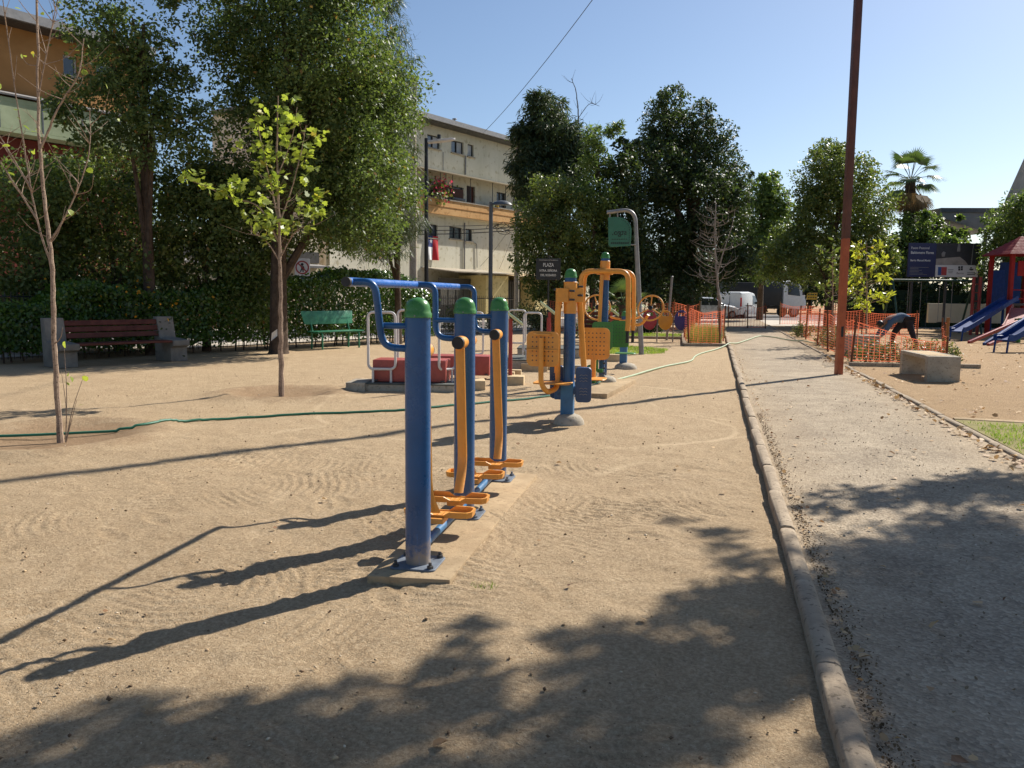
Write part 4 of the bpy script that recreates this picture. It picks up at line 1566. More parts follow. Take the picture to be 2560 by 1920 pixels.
# dark slatted bench far behind the machines
t = thing('far_bench', 'dark slatted bench far behind the orange arch station', 'bench', (-3.3, 25.3, 0), -8)
for k in range(4):
    mb = MB()
    mb.box((0, 0.18, 0.56 + k * 0.13), (1.5, 0.03, 0.10))
    mb.obj('back_slat', SLATW, t, 0.006)
mb = MB()
mb.box((0, -0.08, 0.44), (1.5, 0.42, 0.05))
mb.obj('seat', SLATW, t, 0.01)
for sx in (-0.6, 0.6):
    mb = MB()
    mb.box((sx, 0, 0.21), (0.12, 0.45, 0.42))
    mb.obj('leg', CONC, t, 0.01)
    mb = MB()
    mb.box((sx, 0.215, 0.7), (0.07, 0.03, 0.6))
    mb.obj('back_support', STEEL, t)

# concrete bench by the path
t = thing('concrete_bench', 'pale concrete bench with timber inlay on its top beside the path', 'bench', (4.02, 17.2, 0), 4)
for y, lab in ((-0.78, None), (0.78, None)):
    mb = MB()
    mb.box((0, y, 0.21), (0.56, 0.16, 0.52))
    mb.obj('end_slab', CONC, t, 0.012)
mb = MB()
mb.box((-0.245, 0, 0.44), (0.07, 1.40, 0.07))
mb.box((0.245, 0, 0.44), (0.07, 1.40, 0.07))
mb.parts('side_beam', CONC, t, 0.008)
for k in range(4):
    mb = MB()
    mb.box((-0.15 + k * 0.10, 0, 0.452), (0.085, 1.395, 0.045))
    mb.obj('top_slat', TIMBER, t, 0.006)
# second block behind the net
t = thing('concrete_cube_seat', 'pale concrete cube seat standing behind the orange net', 'seat', (3.75, 23.3, 0), 8)
mb = MB()
mb.box((0, 0, 0.24), (0.85, 0.6, 0.50))
mb.obj('body', CONC, t, 0.015)
mb = MB()
mb.box((0, 0, 0.515), (0.87, 0.62, 0.05))
mb.obj('top_slab', CONC, t, 0.012)

# ---------------------------------------------------------------- three-disc play panel
t = thing('spinning_disc_panel', 'play frame with crimson, yellow and violet oval discs in a row', 'play panel', (-1.55, 27.9, 0), 10)
for k, m_ in enumerate((MAGENTA, YPLAST, PURPLE)):
    x = -0.52 + k * 0.52
    o_ = [(0.235 * math.cos(2 * PI * q / 24 + PI / 4), 0.33 * math.sin(2 * PI * q / 24 + PI / 4)) for q in range(24)]
    hole = []
    for q in range(24):
        e = q / 6.0
        s_ = int(e)
        f_ = e - s_
        c4 = [(0.11, 0.25), (-0.11, 0.25), (-0.11, 0.13), (0.11, 0.13)]
        a_, b_ = c4[s_ % 4], c4[(s_ + 1) % 4]
        hole.append((a_[0] + (b_[0] - a_[0]) * f_, a_[1] + (b_[1] - a_[1]) * f_))
    mb = MB()
    mb.ring_plate(o_, hole, 0.13, facing(x, 0.06, 0.72, 0))
    mb.obj('disc', m_, t, 0.02)
for x in (-0.78, -0.26, 0.26, 0.78):
    mb = MB()
    mb.cyl((x, 0.0, -0.05), (x, 0.0, 0.74), 0.022, 0.022, 8)
    mb.obj('post', GALV, t)
mb = MB()
mb.cyl((-0.80, 0, 0.70), (0.80, 0, 0.70), 0.016, 0.016, 8)
mb.obj('axle', GALV, t)


# ---------------------------------------------------------------- orange net fences round the planted beds
def net_between(a, b, z0a, z1a, z0b, z1b, seed, root, sag=0.08, cell=0.07, vcell=0.12):
    """one span of plastic barrier mesh: thin horizontal strands, broader vertical ribs, sagging and rumpled"""
    rng = np.random.default_rng(seed)
    a, b = np.array(a, float), np.array(b, float)
    ln = np.linalg.norm(b - a)
    nrm = np.array([-(b - a)[1], (b - a)[0]]) / ln
    nu = max(3, int(ln / vcell) * 2)
    hgt = max(z1a - z0a, z1b - z0b)
    nv = max(6, int(hgt / cell))
    u = np.linspace(0, 1, nu + 1)
    v = np.linspace(0, 1, nv + 1)
    ph = rng.uniform(0, 6, 4)
    U, Vv = np.meshgrid(u, v, indexing='ij')
    z0 = z0a + (z0b - z0a) * U
    z1 = z1a + (z1b - z1a) * U - sag * np.sin(PI * U) * (1 + 0.4 * np.sin(5 * U + ph[0]))
    Z = z0 + (z1 - z0) * Vv
    off = 0.05 * np.sin(PI * U) * np.sin(6 * U * ln * 0.5 + ph[1] + 2 * Vv) + 0.03 * np.sin(9 * U + ph[2]) * Vv * np.sin(PI * U)
    X = a[0] + (b - a)[0] * U + nrm[0] * off
    Y = a[1] + (b - a)[1] * U + nrm[1] * off
    P3 = np.stack([X, Y, Z], -1)
    vs, fs = [], []

    def strip(p, q, w, d):
        o = len(vs)
        vs.extend([p - d * w, p + d * w, q + d * w, q - d * w])
        fs.append((o, o + 1, o + 2, o + 3))
    up = np.array([0, 0, 1.0])
    al = np.array([(b - a)[0], (b - a)[1], 0]) / ln
    for j in range(nv + 1):
        w = 0.009 if j in (0, nv) else 0.004
        for i in range(nu):
            strip(P3[i, j], P3[i + 1, j], w, up)
    for i in range(0, nu + 1, 2):
        for j in range(nv):
            strip(P3[i, j], P3[i, j + 1], 0.0065, al)
    me = np_mesh('net', np.array(vs), np.array(fs), NET)
    return link('net', me, root)


def net_fence(label, pts, seed, closed=False, stake=STAKE2, hs=None, tilt=0.06, post_extra=0.12, r=0.026):
    rng = random.Random(seed)
    t = thing('net_fence', label, 'fence', (pts[0][0], pts[0][1], 0))
    ox, oy = pts[0][0], pts[0][1]
    q = [(p[0] - ox, p[1] - oy) for p in pts]
    h = hs or [1.1] * len(q)
    for i, p in enumerate(q):
        mb = MB()
        mb.cyl((p[0], p[1], -0.1), (p[0] + rng.uniform(-tilt, tilt), p[1] + rng.uniform(-tilt, tilt), h[i] + post_extra), r, r * 0.9, 8)
        mb.obj('stake', stake, t)
    m = len(q)
    for i in range(m if closed else m - 1):
        j = (i + 1) % m
        net_between(q[i], q[j], 0.05 + rng.uniform(0, 0.06), h[i], 0.05 + rng.uniform(0, 0.06), h[j], seed * 31 + i, t, sag=rng.uniform(0.03, 0.14))
    return t


net_fence('slack orange net on leaning stakes round the grassy bed left of the path', [(-0.72, 26.3), (0.22, 26.35), (0.34, 29.2), (0.30, 32.5), (-0.8, 33.0), (-1.0, 29.5)], 3, True, hs=[1.15, 1.05, 1.1, 1.0, 1.0, 1.1], tilt=0.16)
net_fence('orange net along the right kerb and round the bed with the yellow leaved shrub', [(3.5, 36.5), (3.25, 31.5), (3.2, 27.6), (3.15, 24.6), (3.08, 22.2), (3.05, 19.95), (5.1, 20.3), (5.75, 23.2), (6.42, 25.95)], 5, hs=[1.05, 1.1, 1.05, 1.05, 1.05, 1.0, 0.55, 0.75, 0.85], tilt=0.08)
net_fence('orange net closing the far corner of the right hand bed', [(3.5, 36.5), (6.0, 36.9), (7.5, 34.0)], 6, hs=[1.05, 1.0, 0.95])
net_fence('far orange net panel in front of the parked truck', [(3.6, 48.5), (5.0, 48.6), (6.5, 48.8), (8.2, 48.8), (9.8, 48.9)], 7, hs=[1.15, 1.05, 1.1, 1.1, 1.05], stake=STAKE)
net_fence('far orange net standing right of the bare tree and behind the bed', [(0.7, 41.5), (1.6, 41.2), (2.4, 41.0), (-0.9, 42.5)][:3], 8, hs=[1.05, 1.1, 1.1])
net_fence('long orange net behind the coloured discs and the curved sign', [(-5.6, 37.5), (-4.2, 37.0), (-2.9, 36.6), (-1.7, 36.2), (-0.6, 36.0)], 9, hs=[1.2, 1.3, 1.2, 1.25, 1.2], stake=STAKE)
net_fence('orange net drawn round the tree left of the orange arch station', [(-6.6, 33.4), (-5.6, 32.9), (-4.8, 33.3)], 10, hs=[1.3, 1.2, 1.2])
mb = MB()
mb.cyl((0, 0, -0.15), (0.01, 0, 0.98), 0.052, 0.05, 14)
o = mb.obj('timber_post', STAKE)
o.location = (6.5, 25.98, 0)
tag(o, 'thick round pale timber post at the right end of the orange net', 'post')


# bed edging
def edging(name, a, b, label, h=0.09, w=0.10, mat=KERB):
    a, b = Vector((a[0], a[1], 0)), Vector((b[0], b[1], 0))
    d = b - a
    n = max(1, round(d.length / 1.0))
    root = bpy.data.objects.new(name, None)
    COL.objects.link(root)
    root.location = a
    tag(root, label, kind='structure')
    ang = math.atan2(d.y, d.x)
    mb = MB()
    mb.box((d.length / n / 2, 0, h / 2 - 0.05), (d.length / n - 0.008, w, h + 0.1))
    me = mb.mesh('kerb_stone', 0.02)
    me.materials.append(mat)
    for i in range(n):
        o = link('kerb_stone', me, root)
        o.location = d * (i / n) + Vector((0, 0, random.uniform(-0.008, 0.004)))
        o.rotation_euler = (0, 0, ang + random.uniform(-0.01, 0.01))


edging('bed_edging', (-0.85, 25.75), (0.42, 26.12), 'concrete edging at the near end of the grassy bed left of the path')
edging('bed_edging', (-0.85, 25.8), (-1.15, 33.0), 'concrete edging along the left side of the grassy bed')
edging('bed_edging', (2.95, 19.55), (5.7, 19.95), 'concrete edging at the near end of the bed behind the concrete bench')
edging('lawn_edging', (2.95, 11.25), (9.0, 10.55), 'pale concrete strip at the back of the lawn patch on the right', 0.03, 0.16, PAD)
edging('bed_edging', (-4.4, 29.4), (-0.9, 29.9), 'concrete edging behind the coloured discs')


# ---------------------------------------------------------------- grass, scrub and litter
def blades(name, label, polyfn, box, n, h, seed, mat, lean=0.35, w=0.012, z=0.0, cat=None):
    rng = np.random.default_rng(seed)
    x = rng.uniform(box[0], box[1], n * 3)
    y = rng.uniform(box[2], box[3], n * 3)
    k = polyfn(x, y)
    x, y = x[k][:n], y[k][:n]
    pos = np.stack([x, y, np.full(len(x), z)], -1)
    sh = np.array([(-0.5, 0, 0), (0.5, 0, 0), (0.28, 0.6, 0.0), (0, 1, 0.0)], float)
    nrm = rng.normal(0, 1, (len(x), 3))
    nrm[:, 2] = 0.1
    nrm /= np.linalg.norm(nrm, axis=1, keepdims=True)
    ax = np.array((0, 0, 1.0)) + rng.normal(0, lean, (len(x), 3))
    ax -= nrm * np.sum(ax * nrm, 1, keepdims=True)
    ax /= np.linalg.norm(ax, axis=1, keepdims=True)
    sd = np.cross(ax, nrm)
    hh = h * rng.uniform(0.45, 1.25, len(x))
    v = pos[:, None] + sd[:, None] * sh[None, :, 0, None] * w + ax[:, None] * (sh[None, :, 1, None] * hh[:, None, None])
    me = np_mesh(name, v.reshape(-1, 3), np.arange(len(x) * 4).reshape(-1, 4), mat)
    o = link(name, me)
    return tag(o, label, cat, kind='stuff')


def wavy(x, y, s=3.0):
    return 0.12 * np.sin(x * s + 1.3) + 0.1 * np.sin(y * s * 1.3)


LAWN = rough_mat('thin_lawn_soil', srgb(116, 110, 62), srgb(150, 138, 88), 4, 50, 0.6, 0.02, 0.95)
sheet('lawn', [(2.93, 4.0), (9.0, 4.0), (9.0, 10.5), (2.93, 11.1)], 0.028, LAWN, 'lawn patch inside the right hand kerb')
blades('grass', 'short bright lawn grass inside the right hand kerb', lambda x, y: (y < 11.05 - 0.1 * (x - 3) + wavy(x, y)) & (vnoise(x, y, 1.7, 21) > -0.55), (2.95, 7.5, 5.5, 11.2), 16000, 0.055, 1, LF_GRASS, 0.6, 0.010, 0.02)
blades('grass', 'thin grass patch at the foot of the curved sign pole', lambda x, y: ((x + 2.5) / 1.25) ** 2 + ((y - 23.0) / 2.0) ** 2 + wavy(x, y) < 1, (-4, -0.8, 20.5, 25.5), 5000, 0.06, 2, LF_GRASS, 0.6, 0.014)
blades('grass', 'lawn strip behind the coloured discs', lambda x, y: vnoise(x, y, 0.9, 5) > -0.5, (-4.5, -0.8, 29.9, 33.5), 6000, 0.07, 3, LF_GRASS, 0.6, 0.018)
blades('grass', 'tall yellowed grass growing in the netted bed left of the path', lambda x, y: vnoise(x, y, 1.8, 5) > -0.45, (-0.75, 0.25, 26.35, 32.0), 2600, 0.55, 4, LF_STRAW, 0.28, 0.012)
blades('grass', 'tiny tuft of grass beside the near end of the walker pad', lambda x, y: ((x + 1.10) / 0.07) ** 2 + ((y - 3.98) / 0.05) ** 2 < 1, (-1.2, -1.0, 3.9, 4.06), 70, 0.035, 6, LF_GRASS, 0.7, 0.004)


def scrub(name, label, lobes, n, size, mat, seed, shape=LEAF_KITE, group=None, cat='shrub', stems=5):
    rng = np.random.default_rng(seed)
    x0 = sum(l[0] for l in lobes) / len(lobes)
    y0 = sum(l[1] for l in lobes) / len(lobes)
    t = thing(name, label, cat, (x0, y0, 0), 0, group)
    lb = [(l[0] - x0, l[1] - y0, l[2], l[3]) for l in lobes]
    mb = MB()
    for i in range(stems):
        l = lb[i % len(lb)]
        e = Vector((l[0] + rng.normal(0, l[3] * 0.4), l[1] + rng.normal(0, l[3] * 0.4), l[2] + l[3] * 0.4))
        mb.tube(spline([(e.x * 0.4, e.y * 0.4, -0.05), (e.x * 0.7, e.y * 0.7, e.z * 0.5), e], 4), [0.02 - 0.0018 * k for k in range(9)], 5)
    mb.obj('stem', BARK, t)
    pos, out = crown_points(lb, n, rng, 0.16, 14, 0.3)
    k = pos[:, 2] > 0.03
    v, f = leaf_arrays(pos[k], size, rng, shape, out[k] * 0.5 + np.array((0, 0, 0.5)), out[k] * 0.6 + np.array((0, 0, 0.25)), 0.8)
    link('foliage', np_mesh('foliage', v, f, mat), t)
    return t


for i, (x, y, r, lab) in enumerate(((3.55, 20.7, 0.3, 'low dusty shrub just behind the near edging, by the tall rust pole'), (4.35, 20.8, 0.33, 'low dusty shrub just behind the near edging, middle of three'), (5.05, 21.0, 0.3, 'low dusty shrub behind the left end of the concrete bench'),
                                      (3.55, 26.0, 0.35, 'rounded scrub at the kerb by the second stake of the right net'), (3.6, 28.2, 0.32, 'rounded scrub at the kerb near the hose end'), (3.3, 33.5, 0.3, 'dark low shrub at the far end of the right kerb'))):
    scrub('low_shrub', lab, [(x, y, r * 0.75, r), (x + 0.3, y + 0.15, r * 0.6, r * 0.8), (x - 0.2, y + 0.25, r * 0.6, r * 0.7)], 900, 0.075, LF_SCRUB, 50 + i, group='low shrubs in the right hand bed')


# pebbles and clods near the camera, dry leaves along the kerbs
def litter_pebbles():
    rng = np.random.default_rng(12)
    n = 3600
    y = 1.7 + 12 * rng.uniform(0, 1, n) ** 1.7
    x = rng.uniform(-5.5, 0.40, n) * np.clip(y / 6 + 0.35, 0, 1.6)
    x = np.minimum(x, 0.40)
    r = 0.003 + 0.009 * rng.uniform(0, 1, n) ** 5
    base = np.array([(1, 0, 0), (-1, 0, 0), (0, 1, 0), (0, -1, 0), (0, 0, 1), (0, 0, -1)], float)
    fc = np.array([(0, 2, 4), (2, 1, 4), (1, 3, 4), (3, 0, 4), (2, 0, 5), (1, 2, 5), (3, 1, 5), (0, 3, 5)])
    sc = rng.uniform(0.6, 1.3, (n, 1, 3)) * r[:, None, None]
    th = rng.uniform(0, 6.28, n)
    b = base[None] * sc + rng.normal(0, 0.15, (n, 6, 3)) * r[:, None, None]
    c, s = np.cos(th)[:, None], np.sin(th)[:, None]
    v = np.stack([b[..., 0] * c - b[..., 1] * s, b[..., 0] * s + b[..., 1] * c, b[..., 2] * 0.75], -1)
    v += np.stack([x, y, np.full(n, 0.001) + r * 0.15], -1)[:, None]
    f = (fc[None] + (np.arange(n) * 6)[:, None, None]).reshape(-1, 3)
    m, nt, bb = node_mat('loose_stone')
    geo = nt.nodes.new('ShaderNodeNewGeometry')
    rp = ramp(nt, geo.outputs['Random Per Island'], [(0, srgb(92, 70, 50)), (0.5, srgb(150, 124, 94)), (0.8, srgb(188, 162, 126)), (1, srgb(222, 206, 180))])
    L(nt, rp.outputs[0], bb.inputs['Base Color'])
    bb.inputs['Roughness'].default_value = 0.95
    tag(link('loose_pebbles', np_mesh('loose_pebbles', v.reshape(-1, 3), f, m)), 'loose pebbles and clods scattered on the dirt', kind='stuff')


litter_pebbles()
rng = np.random.default_rng(91)
n = 5200
y = 1.9 + 12 * rng.uniform(0, 1, n) ** 1.8
x = rng.uniform(0.6, 2.76, n)
v, f = leaf_arrays(np.stack([x, y, np.full(n, 0.034)], -1), 0.011, rng, np.array([(0.1, -0.5, 0), (0.5, -0.1, 0.3), (0.25, 0.45, 0.25), (-0.3, 0.4, 0.3), (-0.5, -0.2, 0.2)], float), np.array((0, 0, 1.6)), np.array((0, 0, 0.0)), 0.5, 0.7)
tag(link('path_stones', np_mesh('path_stones', v, f, leaf_mat('path_stone_chip', srgb(118, 102, 84), srgb(176, 158, 132), srgb(216, 204, 184), 0.0, 0.9, (1, 1, 1, 1), 0.1))), 'small worn stone chips standing proud of the path surface', kind='stuff')


def litter_leaves(label, x, y, z, size, seed):
    rng = np.random.default_rng(seed)
    pos = np.stack([x, y, z], -1)
    v, f = leaf_arrays(pos, size, rng, LEAF_BROAD * np.array((1, 1, 2.5)), np.array((0, 0, 1.4)), np.array((0, 0, 0.0)), 0.55, 0.5)
    v[:, 2] = np.maximum(v[:, 2], np.repeat(z, 6) - 0.004)
    tag(link('dry_leaves', np_mesh('dry_leaves', v, f, LF_DRY)), label, kind='stuff')


rg = np.random.default_rng(3)
n = 300
ly = 2.2 + 24 * rg.uniform(0, 1, n) ** 1.5
lx = 0.585 + np.abs(rg.normal(0, 0.055, n)) + 0.25 * (rg.uniform(0, 1, n) > 0.93)
litter_leaves('dry leaves drifted along the inside of the left kerb', lx, ly, np.full(n, 0.043), 0.026, 1)
n = 420
ly = 6.5 + 15 * rg.uniform(0, 1, n) ** 1.3
lx = 2.76 - np.abs(rg.normal(0, 0.09, n))
litter_leaves('dry leaves drifted along the inside of the right kerb', lx, ly, np.full(n, 0.043), 0.055, 2)
n = 700
lx = rg.uniform(2.95, 11, n)
ly = rg.uniform(11, 31, n)
litter_leaves('dry leaves scattered over the dirt on the right', lx, ly, np.full(n, 0.02), 0.05, 4)
n = 110
litter_leaves('dry leaves scattered over the path', rg.uniform(0.6, 2.7, n), 2.2 + 18 * rg.uniform(0, 1, n) ** 1.3, np.full(n, 0.042), 0.04, 5)
n = 26
litter_leaves('few dry leaves lying on the open dirt', rg.uniform(-3, 0.3, n), rg.uniform(2.2, 9, n), np.full(n, 0.012), 0.04, 6)
# grit washed against the inside of the left kerb
n = 2600
rng = np.random.default_rng(44)
y = 1.9 + 9 * rng.uniform(0, 1, n) ** 1.6
x = 0.575 + np.abs(rng.normal(0, 0.05, n))
v, f = leaf_arrays(np.stack([x, y, np.full(n, 0.034)], -1), 0.010, rng, np.array([(0, -0.5, 0), (0.5, 0, 0.35), (0, 0.5, 0), (-0.5, 0, 0.3)], float), np.array((0, 0, 0.8)), np.array((0, 0, 0.0)), 0.7, 0.6)
tag(link('kerb_grit', np_mesh('kerb_grit', v, f, leaf_mat('grit_flake', srgb(88, 70, 48), srgb(136, 112, 80), srgb(70, 52, 36), 0.0, 0.9, (1, 1, 1, 1)))), 'grit and chaff washed against the inside of the left kerb', kind='stuff')


# ---------------------------------------------------------------- trees
T1 = [(-10.8, 18.5, 7.8, 1.26), (-9.4, 18.8, 8.0, 1.38), (-8.8, 19.1, 7.2, 1.26), (-8.2, 19.2, 6.1, 1.09), (-8.2, 19.2, 4.8, 0.92), (-8.2, 19.2, 3.7, 0.8), (-8.8, 19.0, 4.9, 1.26), (-9.3, 18.8, 6.3, 1.38), (-10.4, 18.6, 6.5, 1.38), (-11.2, 18.4, 7.1, 1.03), (-10.0, 18.7, 4.9, 1.26), (-8.9, 18.9, 3.6, 1.2), (-8.3, 19.2, 2.9, 0.7), (-10.8, 18.5, 5.4, 1.03), (-11.6, 18.3, 7.8, 0.86), (-10.4, 18.6, 3.9, 1.03), (-9.3, 18.8, 2.9, 0.6), (-10.3, 18.6, 9.0, 1.49), (-9.0, 18.9, 9.2, 1.49), (-8.5, 19.1, 8.6, 0.8),
      (-8.8, 20.9, 4.5, 1.3), (-9.5, 20.6, 6.0, 1.4), (-10.5, 20.4, 5.0, 1.3), (-9.4, 20.9, 3.6, 1.1), (-8.5, 20.8, 6.4, 1.2), (-10.8, 20.3, 7.0, 1.3)]
T2 = [(-13.5, 16.3, 7.3, 0.74), (-12.7, 16.5, 7.5, 0.74), (-12.3, 16.6, 6.7, 0.64), (-13.2, 16.4, 6.5, 0.74), (-13.0, 16.4, 5.6, 0.85), (-12.2, 16.6, 5.9, 0.64), (-11.8, 16.7, 5.3, 0.58), (-11.4, 16.8, 4.8, 0.58), (-12.3, 16.6, 4.9, 0.74), (-13.6, 16.2, 5.0, 0.64), (-14.1, 16.1, 5.7, 0.5), (-11.6, 16.7, 6.1, 0.32), (-10.9, 16.9, 5.4, 0.42), (-11.6, 16.7, 7.7, 0.42)]
U1 = [(-15.5, 16.3, 3.6, 0.98), (-14.5, 16.6, 3.7, 0.9), (-15.6, 16.3, 2.2, 1.2), (-16.1, 16.2, 0.9, 0.87), (-15.0, 16.4, 1.1, 0.98)]
U2 = [(-14.1, 17.7, 4.1, 0.92), (-15.1, 17.4, 2.2, 1.26), (-13.7, 17.8, 2.7, 1.26), (-14.5, 17.6, 0.9, 0.92)]
U3 = [(-12.9, 18.5, 3.3, 1.17), (-12.0, 18.7, 3.8, 0.94), (-12.7, 18.5, 2.1, 1.06), (-11.7, 18.8, 2.4, 0.94), (-13.8, 18.3, 1.4, 0.94),
      (-11.2, 18.7, 3.2, 0.76), (-12.0, 18.5, 4.2, 0.7), (-11.1, 18.9, 4.1, 0.76), (-12.2, 18.1, 4.5, 0.45), (-10.8, 19.0, 2.8, 0.65), (-12.1, 18.2, 3.3, 0.92), (-12.3, 17.6, 4.0, 0.6), (-11.4, 18.9, 2.3, 0.76), (-11.6, 18.9, 1.3, 0.8)]
T3 = [(-8.8, 43.2, 10.9, 1.03), (-8.3, 43.3, 9.6, 1.35), (-9.4, 43.0, 8.8, 1.11), (-7.3, 43.5, 8.8, 0.98), (-10.0, 42.8, 9.9, 0.49), (-9.2, 43.0, 7.2, 1.23), (-7.8, 43.4, 7.2, 1.23)]
T3b = [(-6.9, 35.4, 5.6, 1.11), (-7.7, 35.2, 4.6, 0.91), (-6.2, 35.5, 4.8, 1.01), (-6.9, 35.4, 3.6, 1.21), (-6.0, 35.6, 3.4, 0.91), (-7.7, 35.2, 3.0, 0.8), (-6.5, 35.5, 2.2, 1.01), (-7.3, 35.3, 1.9, 0.7)]
T4 = [(-2.4, 41.6, 11.0, 0.69), (-2.8, 41.5, 9.8, 1.03), (-1.7, 41.8, 9.5, 1.15), (-0.8, 42.0, 10.2, 0.73), (0.1, 42.2, 9.3, 0.6), (-1.8, 41.7, 8.0, 1.83), (-0.3, 42.1, 7.8, 1.49), (0.7, 42.4, 7.1, 0.92), (-3.3, 41.4, 9.0, 0.57), (-3.1, 41.4, 6.9, 1.72), (-1.1, 41.9, 5.8, 2.06), (0.4, 42.3, 5.3, 1.38), (-2.8, 41.5, 4.2, 2.06), (-0.6, 42.0, 3.3, 1.83), (-2.3, 41.6, 2.0, 1.6), (0.9, 42.4, 3.3, 1.15)]
T4b = [(-4.3, 38.1, 6.8, 0.85), (-4.4, 38.0, 5.0, 1.38), (-4.2, 38.1, 3.2, 1.49), (-4.1, 38.1, 8.1, 0.47), (-3.6, 38.2, 1.9, 1.06)]
T4c = [(-5.2, 36.8, 7.1, 0.72), (-5.3, 36.8, 5.5, 1.03), (-5.1, 36.8, 3.7, 1.03), (-5.3, 36.8, 8.2, 0.52), (-4.5, 37.0, 8.7, 0.37), (-5.6, 36.7, 2.5, 0.83)]
T5 = [(2.6, 56.2, 8.0, 1.06), (3.2, 56.3, 8.8, 0.75), (3.5, 56.4, 7.2, 1.06), (2.3, 56.1, 6.3, 1.51), (3.7, 56.4, 5.7, 1.21), (2.7, 56.2, 3.9, 1.6)]
T6 = [(5.6, 45.6, 8.4, 1.08), (5.0, 45.4, 7.2, 1.32), (6.6, 45.8, 7.4, 1.32), (7.7, 46.1, 6.1, 1.2), (4.4, 45.3, 6.0, 1.08), (5.8, 45.6, 5.4, 1.92), (7.4, 46.0, 4.4, 1.44), (3.8, 45.2, 4.6, 1.08), (4.9, 45.4, 3.5, 1.68), (3.6, 45.1, 3.2, 1.1), (6.8, 45.9, 3.0, 1.68), (8.2, 46.2, 3.5, 0.96), (5.9, 45.7, 9.0, 0.36), (2.8, 44.9, 3.3, 0.8)]
T7 = [(11.0, 51.0, 5.4, 1.05), (12.4, 51.4, 5.1, 0.92), (10.4, 50.9, 4.2, 1.18), (11.7, 51.2, 4.0, 1.31), (13.0, 51.5, 4.1, 0.92), (10.3, 50.8, 2.7, 1.31), (13.5, 51.6, 3.2, 1.05)]
T8 = [(12.5, 41.1, 4.9, 0.83), (13.1, 41.3, 5.2, 0.85), (12.9, 41.2, 3.7, 1.04), (12.1, 41.1, 3.3, 0.7), (13.5, 41.4, 2.6, 1.04), (11.7, 41.0, 4.1, 0.46), (14.6, 41.6, 4.6, 1.2)]

make_tree('broadleaf_tree', 'large glossy leaved tree with the thick trunk behind the lime green sapling', (-10.42, 18.5, 0), T1, LF_T1, 105000, 0.098, 1, 0.26, sig=0.2, clump=44, limbs=12, fork=0.3, depth=0.7)
make_tree('broadleaf_tree', 'open branched broadleaf tree with sky gaps beside the ochre building', (-12.9, 17.0, 0), T2, LF_T1, 17000, 0.098, 2, 0.16, sig=0.17, clump=40, limbs=12, depth=0.35, fork=0.5)
make_tree('dark_shrub_tree', 'dense dark shrubby tree at the left picture edge behind the bench', (-15.3, 16.4, 0), U1, LF_T1, 20000, 0.11, 3, 0.10, group='dark shrubby trees behind the slatted bench')
make_tree('dark_shrub_tree', 'dense dark shrubby tree directly behind the slatted wooden bench', (-14.3, 17.6, 0), U2, LF_OLIVE, 20000, 0.11, 4, 0.10, group='dark shrubby trees behind the slatted bench')
make_tree('dark_shrub_tree', 'dense shrubby tree between the slatted bench and the thick trunk', (-12.5, 18.6, 0), U3, LF_T1, 36000, 0.105, 5, 0.10, group='dark shrubby trees behind the slatted bench')
make_tree('feathery_tree', 'grey green feathery tree behind the large glossy tree, beside the black lamp post', (-9.2, 23.4, 0), [(-9.5, 23.4, z, r) for z, r in ((3.0, .6), (4.2, .8), (5.4, .85), (6.6, .8), (7.8, .75), (9.0, .6), (9.9, .4))] + [(-10.3, 23.2, 4.5, 0.8), (-10.3, 23.2, 6.5, 0.8), (-8.9, 23.6, 3.6, 0.45), (-10.2, 23.2, 3.0, 0.6)],
          LF_CAS, 26000, 0.22, 6, 0.12, shape=LEAF_NEEDLE * np.array((1.6, 1, 1)), droop=-1.3, spread=0.5, sig=0.2, clump=26)
make_tree('feathery_tree', 'tall feathery tree rising in front of the right end of the cream building', (-8.4, 43.2, 0), T3, LF_CAS, 30000, 0.32, 7, 0.2, shape=LEAF_LONG * np.array((0.6, 1, 1)), droop=-0.9, spread=0.55, sig=0.26, clump=40)
make_tree('broadleaf_tree', 'mid green broadleaf tree behind the plaza name board', (-6.8, 35.4, 0), T3b, LF_OLIVE, 26000, 0.135, 8, 0.2, sig=0.2, clump=40)
make_tree('broadleaf_tree', 'tallest dark evergreen with a pointed top at the centre of the picture', (-1.2, 41.9, 0), T4, LF_DK, 80000, 0.15, 9, 0.35, sig=0.25, clump=60, limbs=12)
make_tree('broadleaf_tree', 'dark round crowned evergreen left of the tallest one', (-4.2, 38.4, 0), T4b, LF_DK, 15000, 0.19, 10, 0.2)
make_tree('broadleaf_tree', 'light green slender tree left of the dark evergreens', (-5.3, 36.9, 0), T4c, LF_LIGHT, 12000, 0.17, 11, 0.16, shape=LEAF_LONG)
make_tree('broadleaf_tree', 'light crowned tree behind the right side of the tallest evergreen', (2.9, 56.6, 0), T5, LF_LIGHT, 14000, 0.24, 12, 0.25)
make_tree('broadleaf_tree', 'broad rounded tree directly behind the tall rust pole', (5.8, 45.8, 0), T6, LF_OLIVE, 56000, 0.15, 13, 0.3, sig=0.24, clump=55, limbs=10)
make_tree('broadleaf_tree', 'bushy tree between the palm and the grey canopy, above the billboard', (11.5, 51.2, 0), T7, LF_LIGHT, 14000, 0.22, 14, 0.2)
make_tree('broadleaf_tree', 'light green tree behind the red playground tower', (13.2, 41.6, 0), T8, LF_LIGHT, 15000, 0.17, 15, 0.2, shape=LEAF_LONG)
